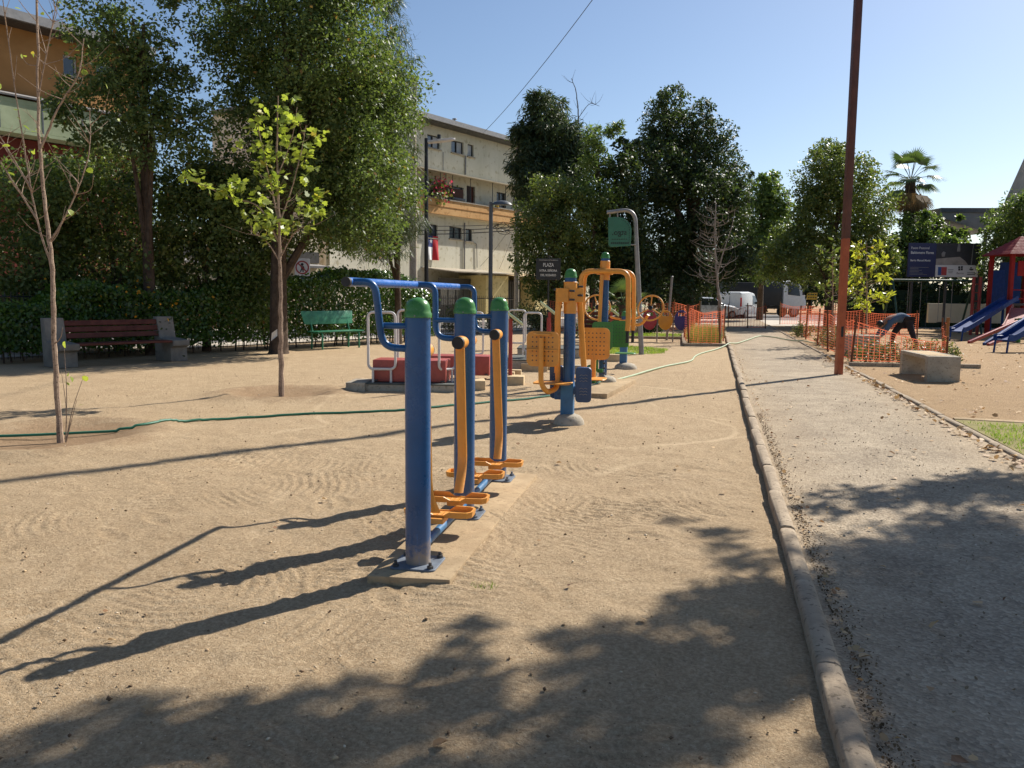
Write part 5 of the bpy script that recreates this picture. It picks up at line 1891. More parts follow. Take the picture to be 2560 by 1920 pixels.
for i, (x, y, z, r, lab) in enumerate(((-4.1, 81.3, 3.6, 2.7, 'behind the silver car'), (0.7, 82.5, 3.6, 2.7, 'behind the white van'), (4.6, 83.4, 3.4, 2.4, 'between the van and the truck'), (8.9, 84.4, 3.6, 2.7, 'behind the truck cab'), (13.6, 85.5, 3.4, 2.6, 'right of the truck'), (-8.6, 80.4, 3.2, 2.4, 'left of the silver car'))):
    make_tree('street_tree', 'dark street tree across the far road, ' + lab, (x, y, 0), [(x, y, z, r), (x - r * .6, y, z - .7, r * .75), (x + r * .6, y, z - .6, r * .75), (x, y, z + 1.2, r * .6), (x, y, z - 1.6, r * .8)], LF_DK, 7000, 0.34, 30 + i, 0.22, group='trees across the far road', limbs=4, sig=0.4)
for i, (x, y, lab) in enumerate(((9.6, 48.2, 'left end of the dark thicket behind the swing'), (12.0, 48.6, 'middle of the dark thicket behind the swing'), (14.6, 49.0, 'right part of the dark thicket behind the playground'), (17.2, 49.4, 'far right of the dark thicket behind the playground'))):
    make_tree('dark_shrub_tree', 'dense dark shrub, ' + lab, (x, y, 0), [(x, y, 1.5, 1.3), (x - .9, y, 1.0, .9), (x + .9, y, 1.1, 1.0), (x, y, 0.5, 1.0)], LF_DK, 6500, 0.2, 40 + i, 0.08, group='dark thicket behind the playground', limbs=3)

# the tree outside the picture on the right whose crown shades the path and the near dirt
SH = [(5.7, 12.41, 5.03, 0.45), (5.48, 12.58, 5.58, 0.3), (4.72, 11.95, 5.27, 0.25), (5.63, 11.75, 5.69, 0.4), (5.1, 11.14, 5.73, 0.45), (4.1, 10.97, 4.72, 0.15), (4.63, 9.31, 4.62, 0.42), (5.16, 10.54, 6.11, 0.4), (4.59, 8.88, 5.07, 0.38), (4.16, 8.81, 5.02, 0.3), (5.52, 9.86, 6.39, 0.4), (4.32, 9.93, 5.45, 0.2), (4.01, 11.88, 6.11, 0.12), (3.89, 10.96, 5.46, 0.18), (4.27, 10.94, 5.75, 0.18), (3.56, 9.23, 4.87, 0.28), (3.84, 9.81, 5.74, 0.22), (3.86, 9.86, 6.16, 0.22), (4.01, 9.14, 5.54, 0.32), (3.8, 9.3, 5.93, 0.25), (3.06, 9.63, 5.81, 0.06), (2.33, 8.02, 4.72, 0.18), (2.77, 9.05, 5.96, 0.16), (2.95, 8.59, 5.66, 0.26), (1.98, 7.84, 5.14, 0.2), (1.41, 7.15, 4.66, 0.2), (2.24, 8.56, 6.16, 0.25), (2.58, 8.08, 5.45, 0.26), (3.48, 8.71, 5.89, 0.26), (4.12, 9.18, 6.18, 0.3), (4.42, 9.77, 5.89, 0.2),
      (4.9, 9.6, 5.3, 0.45), (4.75, 10.2, 5.5, 0.4), (5.0, 9.0, 5.6, 0.45), (5.3, 10.6, 5.2, 0.45), (4.4, 8.5, 5.3, 0.3), (5.6, 8.8, 5.4, 0.8), (6.4, 9.8, 5.6, 0.9), (6.6, 11.0, 5.2, 0.9), (5.8, 7.9, 5.0, 0.7), (7.2, 10.3, 6.3, 0.9)]
make_tree('shade_tree', 'spreading broadleaf tree beside the lawn, shading the near path and dirt', (6.6, 9.6, 0), SH, LF_T1, 29000, 0.115, 21, 0.17, sig=0.2, clump=16, depth=0, limbs=14, shell=0.1, fork=0.6)
SH2 = [(13, 21, 5.5, 1.2), (14.2, 22, 6, 1.3), (12.6, 22.6, 5, 1.0), (14.8, 20.5, 5.2, 1.2), (13.6, 23.4, 6.4, 1.0)]
make_tree('shade_tree', 'broadleaf tree right of the slides, shading the dirt by the picture edge', (14.4, 22.2, 0), SH2, LF_T1, 7000, 0.14, 22, 0.17, depth=0)


# hedge behind the green bench
def hedge():
    rng = np.random.default_rng(77)
    a, b = Vector((-14.3, 13.6, 0)), Vector((-9.1, 25.6, 0))
    d = (b - a)
    t = thing('hedge', 'clipped glossy hedge running behind the slatted bench and the green bench', 'hedge', a, 0)
    n = 52000
    u = rng.uniform(0, 1, n)
    nrm = Vector((d.y, -d.x, 0)).normalized()
    w = rng.uniform(-0.55, 0.55, n)
    topz = 1.75 + 0.35 * np.exp(-((u - 0.77) / 0.17) ** 2) + (0.12 + 0.55 * np.clip(0.5 - u, 0, 1)) * vnoise(u * 40, w * 1.5, 0.35, 9) - 0.35 * np.clip((0.45 - u) / 0.1, 0, 1) - 0.5 * np.clip((u - 0.91) / 0.09, 0, 1)
    q = rng.uniform(0, 1, n)
    face = rng.uniform(0, 1, n)
    z = np.where(face < 0.35, topz - np.abs(rng.normal(0, 0.09, n)), 0.25 + (topz - 0.25) * q)
    w = np.where((face > 0.35) & (face < 0.8), 0.5 * np.sign(w + 0.15) - 0.12 * np.sign(w) * rng.uniform(0, 1, n), w)
    w = w + 0.10 * vnoise(u * 30, z * 3, 0.6, 4)
    pos = np.stack([d.x * u + nrm.x * w, d.y * u + nrm.y * w, z], -1)
    pos += rng.normal(0, 0.05, pos.shape)
    nb = np.stack([nrm.x * np.sign(w), nrm.y * np.sign(w), np.where(face < 0.35, 1.0, 0.35)], -1)
    v, f = leaf_arrays(pos, 0.085, rng, LEAF_KITE * np.array((1.2, 1, 1)), nb, np.array((0, 0, 0.5)), 0.6)
    link('foliage', np_mesh('foliage', v, f, LF_HEDGE), t)
    mb = MB()
    for k in range(42):
        p = d * ((k + 0.5) / 42)
        o = Vector((rng.normal(0, .12), rng.normal(0, .12), 0))
        mb.tube([p + o + Vector((0, 0, -0.05)), p + o * 1.5 + Vector((0, 0, 0.6)), p + o * 2.5 + Vector((0, 0, 1.4))], [0.022, 0.016, 0.008], 6)
    mb.obj('stem', BARK, t)


hedge()

# ---- black picket railing behind hedge and benches, along the street
fr = thing('railing', 'black metal picket railing between the plaza and the side street', 'fence', st(-31.5, 11.6))
for (a_, b_) in ((0.0, 6.5), (6.5, 13.0), (13.0, 19.5)):
    pa, pb = SD * a_, SD * b_
    for z in (0.22, 1.35):
        mb = MB()
        mb.bar(pa + Vector((0, 0, z)), pb + Vector((0, 0, z)), 0.03, 0.03)
        mb.obj('rail', BLACKP, fr)
pk = MB()
pk.cyl((0, 0, 0), (0, 0, 1.45), 0.008, 0.008, 6)
pkm = pk.mesh('picket')
pkm.materials.append(BLACKP)
for i in range(154):
    o = link('picket', pkm, fr)
    o.location = SD * (0.06 + i * 0.126)


# ---- young trees
def leaf_parts(v, f, mat, root, rng, limit=300):
    """large leaves: up to 300 as parts of their own, the rest joined"""
    k = f.shape[1]
    n = len(f)
    v = v.reshape(n, k, 3)
    order = rng.permutation(n)
    for i in order[:limit]:
        c = v[i].mean(0)
        me = bpy.data.meshes.new('leaf')
        me.from_pydata([tuple(p) for p in (v[i] - c)], [], [tuple(range(k))])
        me.materials.append(mat)
        o = link('leaf', me, root)
        o.location = c
    if n > limit:
        rest = v[order[limit:]].reshape(-1, 3)
        tag(link('leaves', np_mesh('leaves', rest, np.arange(len(rest)).reshape(-1, k), mat), root), kind='stuff')


TW = np.random.default_rng(99)


def twig_tree(name, label, base, limbs, bark, r0, cat='tree'):
    t = thing(name, label, cat, base)
    mb = MB()
    for pts, ra, rb in limbs:
        p = spline([Vector(q) - Vector(base) for q in pts], 8)
        m = len(p)
        for k in range(1, m - 1):
            p[k] = p[k] + Vector((TW.normal(0, ra * 0.13), TW.normal(0, ra * 0.13), 0))
        mb.tube(p, [(ra + (rb - ra) * (k / (m - 1)) ** 0.8) * TW.uniform(0.88, 1.15) for k in range(m)], 8 if ra > 0.015 else 5)
    mb.obj('trunk', bark, t)
    return t


def side_twigs(limbs, rng, n, ln, r, up=0.5, zmin=1.0):
    out = []
    for _ in range(n):
        pts, ra, rb = limbs[rng.integers(len(limbs))]
        sp = spline(pts, 5)
        k = rng.integers(1, len(sp) - 1)
        s = sp[k]
        if s.z < zmin:
            continue
        d = Vector((rng.normal(0, 1), rng.normal(0, 0.8), up + abs(rng.normal(0, 0.4)))).normalized()
        l = ln * rng.uniform(0.4, 1.2)
        m = s + d * l * 0.5 + Vector((0, 0, -0.04 * l))
        e = s + d * l + Vector((rng.normal(0, .05), rng.normal(0, .05), 0.12 * l))
        out.append(([s, m, e], r, r * 0.3))
    return out


B0 = (-6.47, 7.06, -0.06)
rng = np.random.default_rng(5)
lim = [([B0, (-6.5, 7.07, 0.9), (-6.49, 7.08, 1.7), (-6.55, 7.08, 2.5), (-6.56, 7.08, 3.3), (-6.53, 7.1, 4.3), (-6.5, 7.1, 5.2)], 0.031, 0.006),
       ([(-6.49, 7.08, 1.72), (-6.62, 7.06, 2.2), (-6.72, 7.05, 2.9), (-6.8, 7.03, 3.7), (-6.86, 7.0, 4.6)], 0.012, 0.004),
       ([(-6.62, 7.06, 2.2), (-6.85, 7.0, 2.6), (-7.1, 6.95, 3.0)], 0.011, 0.004),
       ([(-6.52, 7.08, 1.95), (-6.28, 7.14, 2.35), (-6.10, 7.2, 2.85), (-6.08, 7.22, 3.3)], 0.012, 0.003),
       ([(-6.55, 7.08, 2.9), (-6.35, 7.12, 3.3), (-6.15, 7.16, 3.6), (-6.08, 7.18, 3.95)], 0.013, 0.004),
       ([(-6.66, 7.05, 2.5), (-6.95, 7.0, 3.0), (-7.2, 6.9, 3.5)], 0.010, 0.003),
       ([(-6.55, 7.08, 3.4), (-6.42, 7.1, 3.9), (-6.28, 7.12, 4.4)], 0.009, 0.003),
       ([(-6.5, 7.07, 0.95), (-6.40, 7.05, 1.02), (-6.36, 7.04, 1.12)], 0.008, 0.003)]
lim += side_twigs(lim, rng, 95, 0.42, 0.005, 0.6, 1.9)
t = twig_tree('young_tree', 'thin nearly leafless young tree at left, closest to the camera', B0, lim, PALEBARK, 0.045)
tips = np.array([tuple(Vector(l[0][-1]) - Vector(B0)) for l in lim[8:]])
pos = np.concatenate([tips[rng.integers(len(tips), size=44)] + rng.normal(0, 0.05, (44, 3)), np.array([(0.12, -0.02, 0.62), (0.16, 0, 0.66), (0.3, 0, 0.66), (0.10, 0, 0.98), (0.13, 0, 0.72), (0.25, 0, 0.4), (-0.28, 0, 4.3), (-0.5, 0, 4.4)]) + 0])
v, f = leaf_arrays(pos, 0.06, rng, LEAF_BROAD, np.array((0, 0, 0.5)), np.array((0, 0, -0.2)), 0.8)
leaf_parts(v, f, LF_LIME, t, rng)
# little basal shoot
shoot = MB()
for e in ((0.10, 0, 1.0), (0.30, 0.02, 0.70), (0.05, 0, 0.75), (0.22, 0, 0.45)):
    shoot.tube(spline([(0.08, -0.02, 0.0), (0.09 + e[0] * 0.3, -0.02, e[2] * 0.5), e], 4), [0.006 - 0.0005 * k for k in range(9)], 5)
shoot.parts('shoot', PALEBARK, t)

B1 = (-6.22, 11.1, -0.06)
rng = np.random.default_rng(6)
lim = [([B1, (-6.21, 11.1, 0.9), (-6.2, 11.1, 1.75), (-6.2, 11.1, 2.6), (-6.22, 11.1, 3.4), (-6.18, 11.1, 4.3)], 0.042, 0.008),
       ([(-6.2, 11.1, 2.2), (-6.48, 11.04, 2.72), (-6.87, 10.94, 2.86), (-7.2, 10.86, 3.0), (-7.58, 10.77, 3.16)], 0.014, 0.004),
       ([(-6.2, 11.1, 2.45), (-6.3, 11.08, 3.0), (-6.42, 11.04, 3.6), (-6.5, 11.02, 4.05)], 0.016, 0.004),
       ([(-6.2, 11.1, 2.5), (-6.02, 11.15, 3.0), (-5.88, 11.18, 3.5), (-5.8, 11.2, 3.9)], 0.015, 0.004),
       ([(-6.2, 11.1, 2.0), (-5.95, 11.16, 2.4), (-5.63, 11.24, 2.5)], 0.012, 0.004),
       ([(-6.2, 11.1, 1.95), (-6.4, 11.05, 2.25), (-6.65, 11.0, 2.4)], 0.012, 0.004),
       ([(-6.2, 11.1, 3.2), (-6.0, 11.14, 3.7), (-5.92, 11.17, 4.15)], 0.010, 0.004)]
lim += side_twigs(lim[1:], rng, 40, 0.35, 0.005, 0.4, 2.0)
t = twig_tree('young_tree', 'sapling with bright lime green lobed leaves in front of the large tree', B1, lim, PALEBARK, 0.04)
lob = [(-6.15, 11.1, 4.15, .28), (-6.45, 11.04, 3.95, .28), (-5.95, 11.17, 4.0, .25), (-6.5, 11.02, 3.55, .3), (-6.1, 11.1, 3.6, .35), (-5.75, 11.2, 3.65, .28), (-5.7, 11.2, 3.3, .25), (-6.3, 11.1, 3.2, .3), (-6.65, 11.0, 2.85, .28), (-6.95, 10.92, 2.95, .22), (-7.35, 10.83, 3.1, .2), (-6.5, 11.03, 2.5, .3), (-6.2, 11.1, 2.5, .25), (-5.85, 11.18, 2.7, .25), (-5.7, 11.22, 2.45, .2), (-6.45, 11.04, 2.2, .22), (-5.9, 11.16, 2.3, .2), (-7.58, 10.77, 3.25, .12), (-5.7, 11.24, 2.9, .15)]
pos, out = crown_points([(x - B1[0], y - B1[1], z - B1[2], r) for x, y, z, r in lob], 600, rng, 0.075, 8, 0.25)
v, f = leaf_arrays(pos, 0.088, rng, LEAF_MAPLE, np.array((0, -0.3, 0.7)), out * 0.4 + np.array((0, 0, -0.5)), 0.6)
leaf_parts(v, f, LF_LIME, t, rng)
mb = MB()
mb.add([(-0.03, -0.03, 1.02), (-0.11, -0.05, 0.96), (-0.13, -0.04, 0.84), (-0.03, -0.03, 0.92), (-0.08, -0.01, 0.9)], [(0, 1, 4), (1, 2, 4), (2, 3, 4), (3, 0, 4)])
mb.obj('tie_rag', CURTAIN, t)

B2 = (0.24, 27.7, -0.06)
rng = np.random.default_rng(8)
trunk_l = [([B2, (0.18, 27.7, 1.2), (0.05, 27.7, 2.2), (-0.05, 27.7, 3.3), (-0.08, 27.7, 4.6)], 0.07, 0.010), ([(0.05, 27.7, 2.2), (0.22, 27.7, 2.9), (0.45, 27.8, 3.7), (0.55, 27.8, 4.3)], 0.03, 0.006)]
br = []
for k in range(30):
    z = 1.9 + 2.4 * k / 30
    s = Vector((0.08 - 0.05 * (z - 1.9), 27.7, z))
    a_ = rng.uniform(0, 6.28)
    l = rng.uniform(0.5, 1.15) * (1.15 - 0.22 * (z - 1.9))
    e = s + Vector((math.cos(a_) * l, math.sin(a_) * l * 0.7, 0.25 * l + rng.uniform(-0.1, 0.25)))
    br.append(([s, (s + e) / 2 + Vector((0, 0, -0.08)), e], 0.014, 0.004))
lim = trunk_l + br + side_twigs(br, rng, 110, 0.4, 0.0075, 0.5, 1.6)
twig_tree('bare_tree', 'bare grey tree with upswept twigs in the netted bed by the path', B2, lim, GREYBARK, 0.07)

rng = np.random.default_rng(9)
B4 = (-7.6, 43.6, 7.0)
lim = [([(-7.5, 43.4, 6.0), (-7.4, 43.4, 8.5), (-7.15, 43.5, 10.4), (-7.3, 43.5, 11.9), (-7.55, 43.5, 12.6)], 0.06, 0.012), ([(-7.15, 43.5, 10.6), (-6.6, 43.6, 11.3), (-6.1, 43.7, 11.2)], 0.02, 0.008), ([(-7.3, 43.5, 9.4), (-6.7, 43.6, 9.9), (-6.3, 43.7, 9.7)], 0.02, 0.008)]
lim += side_twigs(lim, rng, 26, 0.8, 0.012, 0.4, 8)
B4g = (-7.5, 43.4, 0)
lim = [([B4g, (-7.5, 43.4, 3), (-7.5, 43.4, 6.0)], 0.12, 0.06)] + lim
twig_tree('bare_tree', 'dead bare branches sticking out above the feathery tree', B4g, lim, BARK, 0.1)

# ---- yellow-green broad leaved shrub in the right hand bed, and a sparser neighbour
for (B3, h, n, lab, seed, wid) in (((4.02, 24.0, -0.05), 3.0, 420, 'young broad leaved tree with yellow green leaves behind the orange net', 12, 0.62), ((3.62, 27.6, -0.05), 3.1, 260, 'sparser broad leaved young tree just left of the rust pole', 13, 0.7)):
    rng = np.random.default_rng(seed)
    main = [([B3, (B3[0] - 0.02, B3[1], h * 0.4), (B3[0] - 0.08, B3[1], h * 0.75), (B3[0] - 0.12, B3[1], h)], 0.03, 0.006)]
    br = []
    for k in range(26):
        z = h * (0.36 + 0.62 * k / 26)
        a_ = rng.uniform(0, 6.28)
        l = wid * rng.uniform(0.5, 1.1) * (1.2 - 0.6 * k / 26)
        s = Vector((B3[0] - 0.1 * z / h, B3[1], z))
        e = s + Vector((math.cos(a_) * l, math.sin(a_) * l, 0.35 * l))
        br.append(([s, (s + e) / 2 + Vector((0, 0, -0.04)), e], 0.010, 0.004))
    t = twig_tree('broad_leaved_sapling', lab, B3, main + br, PALEBARK, 0.03)
    tip = np.array([tuple(Vector(b[0][2]).lerp(Vector(b[0][1]), rng.uniform(-0.1, 0.7)) - Vector(B3)) for b in br])
    idx = rng.integers(len(tip), size=n)
    v, f = leaf_arrays(tip[idx] + rng.normal(0, 0.07, (n, 3)), 0.17, rng, LEAF_LONG * np.array((1.25, 1, 1)), np.array((0, 0, 0.5)), np.array((0, 0, 0.15)), 0.8)
    leaf_parts(v, f, LF_MAG if seed == 12 else LF_OLIVE, t, rng)


# ---- palms
def fan_frond(c, d, up, ln, n, rng, spread=165):
    """one fan leaf: radiating pointed segments from the hub"""
    d = Vector(d).normalized()
    s = d.cross(Vector(up)).normalized()
    nn = s.cross(d)
    vs, fs = [], []
    for i in range(n):
        a = R(-spread / 2 + spread * i / (n - 1))
        dr = d * math.cos(a) + s * math.sin(a)
        l = ln * (0.82 + 0.18 * math.cos(a)) * rng.uniform(0.92, 1.05)
        w = ln * 0.034
        sd = dr.cross(nn).normalized()
        tip = c + dr * l + Vector((0, 0, -0.22 * l * (0.5 + abs(math.sin(a)))))
        mid = c + dr * l * 0.55
        o = len(vs)
        vs += [c, mid + sd * w, tip, mid - sd * w]
        fs.append((o, o + 1, o + 2, o + 3))
    return vs, fs


def fan_palm(label, base, h, trunk_r, fronds, fl, stalk, seed, dry=0):
    rng = np.random.default_rng(seed)
    t = thing('fan_palm', label, 'palm tree', base)
    mb = MB()
    n = 14
    pts = [(0.1 * math.sin(k / n * 2), 0, h * k / n - 0.05) for k in range(n + 1)]
    mb.tube(pts, [trunk_r * (1.25 - 0.35 * k / n + (0.12 if k % 2 else 0)) for k in range(n + 1)], 10)
    mb.obj('trunk', BARK, t)
    top = Vector(pts[-1])
    for k in range(fronds + dry):
        isdry = k >= fronds
        a = k * 2.39996 + rng.uniform(-0.3, 0.3)
        el = R(82 - 112 * (k / max(1, fronds - 1))) if not isdry else R(-60 + rng.uniform(-15, 15))
        d = Vector((math.cos(a) * math.cos(el), math.sin(a) * math.cos(el), math.sin(el)))
        hub = top + d * stalk * rng.uniform(0.8, 1.1)
        mb = MB()
        v, f = fan_frond(hub, (d + Vector((0, 0, -0.25))).normalized(), (0, 0, 1) if abs(d.z) < 0.9 else (0, 1, 0), fl * rng.uniform(0.85, 1.1), 26, rng)
        mb.add(v, f)
        mb.tube([top, (top + hub) / 2 + Vector((0, 0, 0.04)), hub - (hub - top) * 0.02, hub], [0.02, 0.018, 0.016, 0.0], 5, cap=False)
        mb.obj('frond', LF_PALMDRY if isdry else LF_PALM, t, smooth=False, weld=True)


fan_palm('tall fan palm standing above the rounded tree at right', (10.6, 52.4, 0), 8.3, 0.28, 21, 1.0, 1.15, 3, dry=12)
fan_palm('small fan palm behind the orange arch station', (-3.1, 28.2, 0), 1.25, 0.14, 13, 0.55, 0.5, 4, dry=3)

# shrubs along the street side and under the trees
for i, (x, y, r, m_, lab) in enumerate(((-9.6, 31.0, 0.55, LF_SCRUB, 'leafy shrub at the foot of the grey street lamp'), (-8.4, 32.6, 0.5, LF_OLIVE, 'upright leafy shrub right of the grey street lamp'), (-8.0, 36.5, 0.6, LF_SCRUB, 'scrubby bush at the foot of the bare concrete pole'), (-7.0, 34.2, 0.45, LF_SCRUB, 'low scrub left of the net wrapped tree'),
                                          (-4.2, 29.8, 0.5, LF_OLIVE, 'bush behind the far dark bench'), (-2.6, 34.2, 0.5, LF_DK, 'dark bush behind the coloured discs'))):
    scrub('leafy_shrub', lab, [(x, y, r * 0.9, r), (x + r * .7, y, r * .7, r * .8), (x - r * .6, y + .1, r * .7, r * .8)], 1200, 0.15, m_, 80 + i, LEAF_LONG, group='leafy shrubs between plaza and street')
pos = []
rng = np.random.default_rng(4)
t = thing('flowering_shrub', 'shrub with yellow flowers glowing in the shade behind the slatted bench', 'shrub', (-13.2, 16.1, 0))
pos = np.array((0, 0, 1.0)) + rng.normal(0, 1, (1400, 3)) * np.array((0.9, 0.5, 0.42))
pos = pos[pos[:, 2] > 0.1]
v, f = leaf_arrays(pos, 0.1, rng, LEAF_KITE, np.array((0, 0, 0.5)), np.array((0, 0, 0.2)), 0.8)
link('foliage', np_mesh('foliage', v, f, LF_DK), t)
pos = np.array((0.1, 0, 1.25)) + rng.normal(0, 1, (90, 3)) * np.array((0.8, 0.5, 0.25))
v, f = leaf_arrays(pos, 0.07, rng, LEAF_BROAD, np.array((0, 0, 0.5)), np.array((0, 0, 0.2)), 0.8)
tag(link('flowers', np_mesh('flowers', v, f, LF_YEL), t), kind='stuff')


# ---------------------------------------------------------------- houses along the side street
FROT = math.degrees(math.atan2(SD.y, SD.x))


def wall_with_openings(s0, s1, z0, z1, ops, th=0.22, y=0.0):
    """front wall as real openings: grid of cells minus the openings, with reveals"""
    xs = sorted({s0, s1} | {o[0] for o in ops} | {o[1] for o in ops})
    zs = sorted({z0, z1} | {o[2] for o in ops} | {o[3] for o in ops})
    mb = MB()
    for i in range(len(xs) - 1):
        for j in range(len(zs) - 1):
            cx, cz = (xs[i] + xs[i + 1]) / 2, (zs[j] + zs[j + 1]) / 2
            if any(o[0] < cx < o[1] and o[2] < cz < o[3] for o in ops):
                continue
            mb.add([(xs[i], y, zs[j]), (xs[i + 1], y, zs[j]), (xs[i + 1], y, zs[j + 1]), (xs[i], y, zs[j + 1])], [(0, 1, 2, 3)])
    for a, b, c, d in ops:
        q = [(a, c), (b, c), (b, d), (a, d)]
        for k in range(4):
            p, r = q[k], q[(k + 1) % 4]
            mb.add([(p[0], y, p[1]), (r[0], y, r[1]), (r[0], y + th, r[1]), (p[0], y + th, p[1])], [(0, 1, 2, 3)])
    return mb


def window(root, a, b, c, d, frame=DARKW, pane=GLASS, leaves=2, y=0.0, sill=CONC, curtain=False, bars=0):
    mb = MB()
    yy = y + 0.12
    mb.ring_plate([(a, c), (b, c), (b, d), (a, d)], [(a + 0.05, c + 0.05), (b - 0.05, c + 0.05), (b - 0.05, d - 0.05), (a + 0.05, d - 0.05)], 0.07, Matrix.Translation((0, yy + 0.035, 0)) @ Matrix.Rotation(R(90), 4, 'X'))
    w = mb.obj('window', frame, root, smooth=False)
    for k in range(1, leaves):
        x = a + (b - a) * k / leaves
        mb = MB()
        mb.box((x, yy, (c + d) / 2), (0.05, 0.066, d - c - 0.1))
        mb.obj('mullion', frame, w, smooth=False)
    for k in range(leaves):
        x0, x1 = a + (b - a) * k / leaves + 0.03, a + (b - a) * (k + 1) / leaves - 0.03
        mb = MB()
        mb.box(((x0 + x1) / 2, yy + 0.03, (c + d) / 2), (x1 - x0, 0.012, d - c - 0.06))
        mb.obj('pane', CURTAIN if (curtain and k == leaves // 2) else pane, w, smooth=False)
    if bars:
        mb = MB()
        for k in range(bars):
            x = a + (b - a) * (k + 0.5) / bars
            mb.cyl((x, y - 0.02, c), (x, y - 0.02, d), 0.012, 0.012, 6)
        mb.obj('bars', BLACKP, w, kind='stuff')
    if sill:
        mb = MB()
        mb.box(((a + b) / 2, y - 0.03, c - 0.04), (b - a + 0.14, 0.14, 0.07))
        mb.obj('sill', sill, w, smooth=False)
    return w


# cream block
Bc = thing('apartment_block', 'cream four storey block with an orange balcony band in the background', 'building', FP0, FROT)
Bc.location = FP0
ops = [(-3.64, -2.55, 9.6, 10.3), (-1.52, -0.37, 9.62, 10.32), (0.02, 0.60, 9.62, 10.32), (-0.06, 0.78, 5.99, 7.9), (-2.45, -0.36, 6.6, 7.72), (3.0, 3.95, 6.7, 7.85), (-1.68, -0.5, 4.72, 5.4), (-0.13, 0.5, 4.66, 5.38), (-3.6, -2.75, 4.65, 5.4), (-6.4, -5.2, 9.6, 10.3), (-6.4, -5.2, 4.7, 5.4), (-9.5, -8.3, 9.6, 10.3)]
wall_with_openings(-11, 8, -0.3, 10.9, ops).obj('wall', BEIGE, Bc, smooth=False, weld=True)
mb = MB()
mb.box((-1.5, 4.6, 5.3), (19, 8.7, 11.2))
mb.obj('core', BEIGE, Bc, smooth=False)
for o_ in ops:
    if o_[2] < 6.2 and o_[3] > 7.5:
        mb = MB()
        mb.box(((o_[0] + o_[1]) / 2, 0.14, (o_[2] + o_[3]) / 2), (o_[1] - o_[0] - 0.02, 0.06, o_[3] - o_[2] - 0.02))
        dd = mb.obj('door', DOORW, Bc, smooth=False)
        mb = MB()
        for k in range(6):
            x = o_[0] + 0.08 + k * 0.075
            mb.cyl((x, 0.04, o_[2]), (x, 0.04, o_[3] - 0.03), 0.012, 0.012, 6)
        mb.obj('security_grille', BLACKP, dd, kind='stuff')
    else:
        window(Bc, *o_, leaves=2 if o_[1] - o_[0] > 0.8 else 1, curtain=(o_[2] > 9), bars=5 if 6.5 < o_[2] < 7 else 0)
mb = MB()
mb.box((-1.5, 3.9, 11.0), (19.6, 9.4, 0.22))
rf = mb.obj('roof', ROOFG, Bc, smooth=False)
mb = MB()
mb.box((-1.5, -0.86, 11.0), (19.7, 0.14, 0.26))
mb.obj('gutter', GALV, rf, smooth=False)
mb = MB()
mb.box((-1.5, -0.4, 10.86), (19.4, 0.8, 0.05))
mb.obj('soffit', DARKW, rf, smooth=False)
for x, h in ((-0.6, 0.55), (-0.1, 0.25)):
    mb = MB()
    mb.lathe([(0.06, 0), (0.06, h), (0.14, h), (0.13, h + 0.05), (0, h + 0.08)], 10, (x, 0.5, 11.1))
    mb.obj('flue', GALV, rf)
mb = MB()
mb.box((-1.5, -0.42, 6.36), (18.8, 0.10, 0.82))
bl = mb.obj('balcony_parapet', OCHRE2, Bc, smooth=False)
mb = MB()
mb.box((-1.5, -0.185, 5.95), (18.8, 0.36, 0.10))
mb.obj('balcony_slab', CREAMW, Bc, smooth=False)
mb = MB()
mb.box((-1.5, -0.43, 6.80), (18.9, 0.16, 0.07))
mb.obj('parapet_cap', CONC, bl, smooth=False)
mb = MB()
mb.box((-1.5, -0.43, 6.38), (18.9, 0.125, 0.025))
mb.obj('band', OCHRE, bl, smooth=False)
mb = MB()
mb.box((-1.5, -0.45, 8.30), (18.8, 0.9, 0.07), Matrix.Rotation(R(8), 3, 'X'))
aw = mb.obj('balcony_awning', CREAMW, Bc, smooth=False)
for x in (-3.0, -2.5, -1.9, -0.2, 2.0, 3.4, 5.0):
    mb = MB()
    mb.cyl((x, -0.40, 6.83), (x, -0.40, 8.25), 0.02, 0.02, 6)
    mb.obj('awning_post', BLACKP, aw)
# ground floor lean-to fronts
mb = MB()
mb.box((0.34, -1.0, 1.3), (2.26, 2.0, 2.6))
mb.obj('porch', YELLOWW, Bc, smooth=False)
mb = MB()
mb.box((5.9, -1.0, 1.3), (2.9, 2.0, 2.6))
mb.obj('porch', YELLOWW, Bc, smooth=False)
mb = MB()
mb.box((2.95, -0.9, 1.2), (2.9, 0.06, 2.4))
dk = mb.obj('garage_door', BLACKP, Bc, smooth=False)
mb = MB()
for k in range(14):
    mb.cyl((1.6 + k * 0.2, -0.98, 0.1), (1.6 + k * 0.2, -0.98, 2.3), 0.014, 0.014, 6)
mb.bar((1.5, -0.98, 1.2), (4.4, -0.98, 1.2), 0.03, 0.03)
mb.obj('grille_bar', GALV, dk, kind='stuff')
mb = MB()
mb.box((-2.3, -0.9, 1.2), (2.9, 0.06, 2.4))
dk = mb.obj('shop_front', DARKW, Bc, smooth=False)
for k in range(4):
    mb = MB()
    mb.box((-3.35 + k * 0.7, -0.95, 1.5), (0.6, 0.03, 1.2))
    mb.obj('pane', GLASS, dk, smooth=False)
for (x0, x1, zf, m_) in ((-4.2, 1.55, 2.72, CONC), (1.55, 7.5, 2.62, TIMBER)):
    mb = MB()
    mb.box(((x0 + x1) / 2, -1.15, zf + 0.12), (x1 - x0, 2.5, 0.06), Matrix.Rotation(R(6), 3, 'X'))
    mb.obj('porch_roof', m_, Bc, smooth=False)
mb = MB()
mb.tube([(-0.30, -0.05, 2.9), (-0.30, -0.05, 5.7)], 0.04, 8)
mb.tube([(-0.24, -0.05, 8.5), (-0.24, -0.05, 9.55)], 0.045, 8)
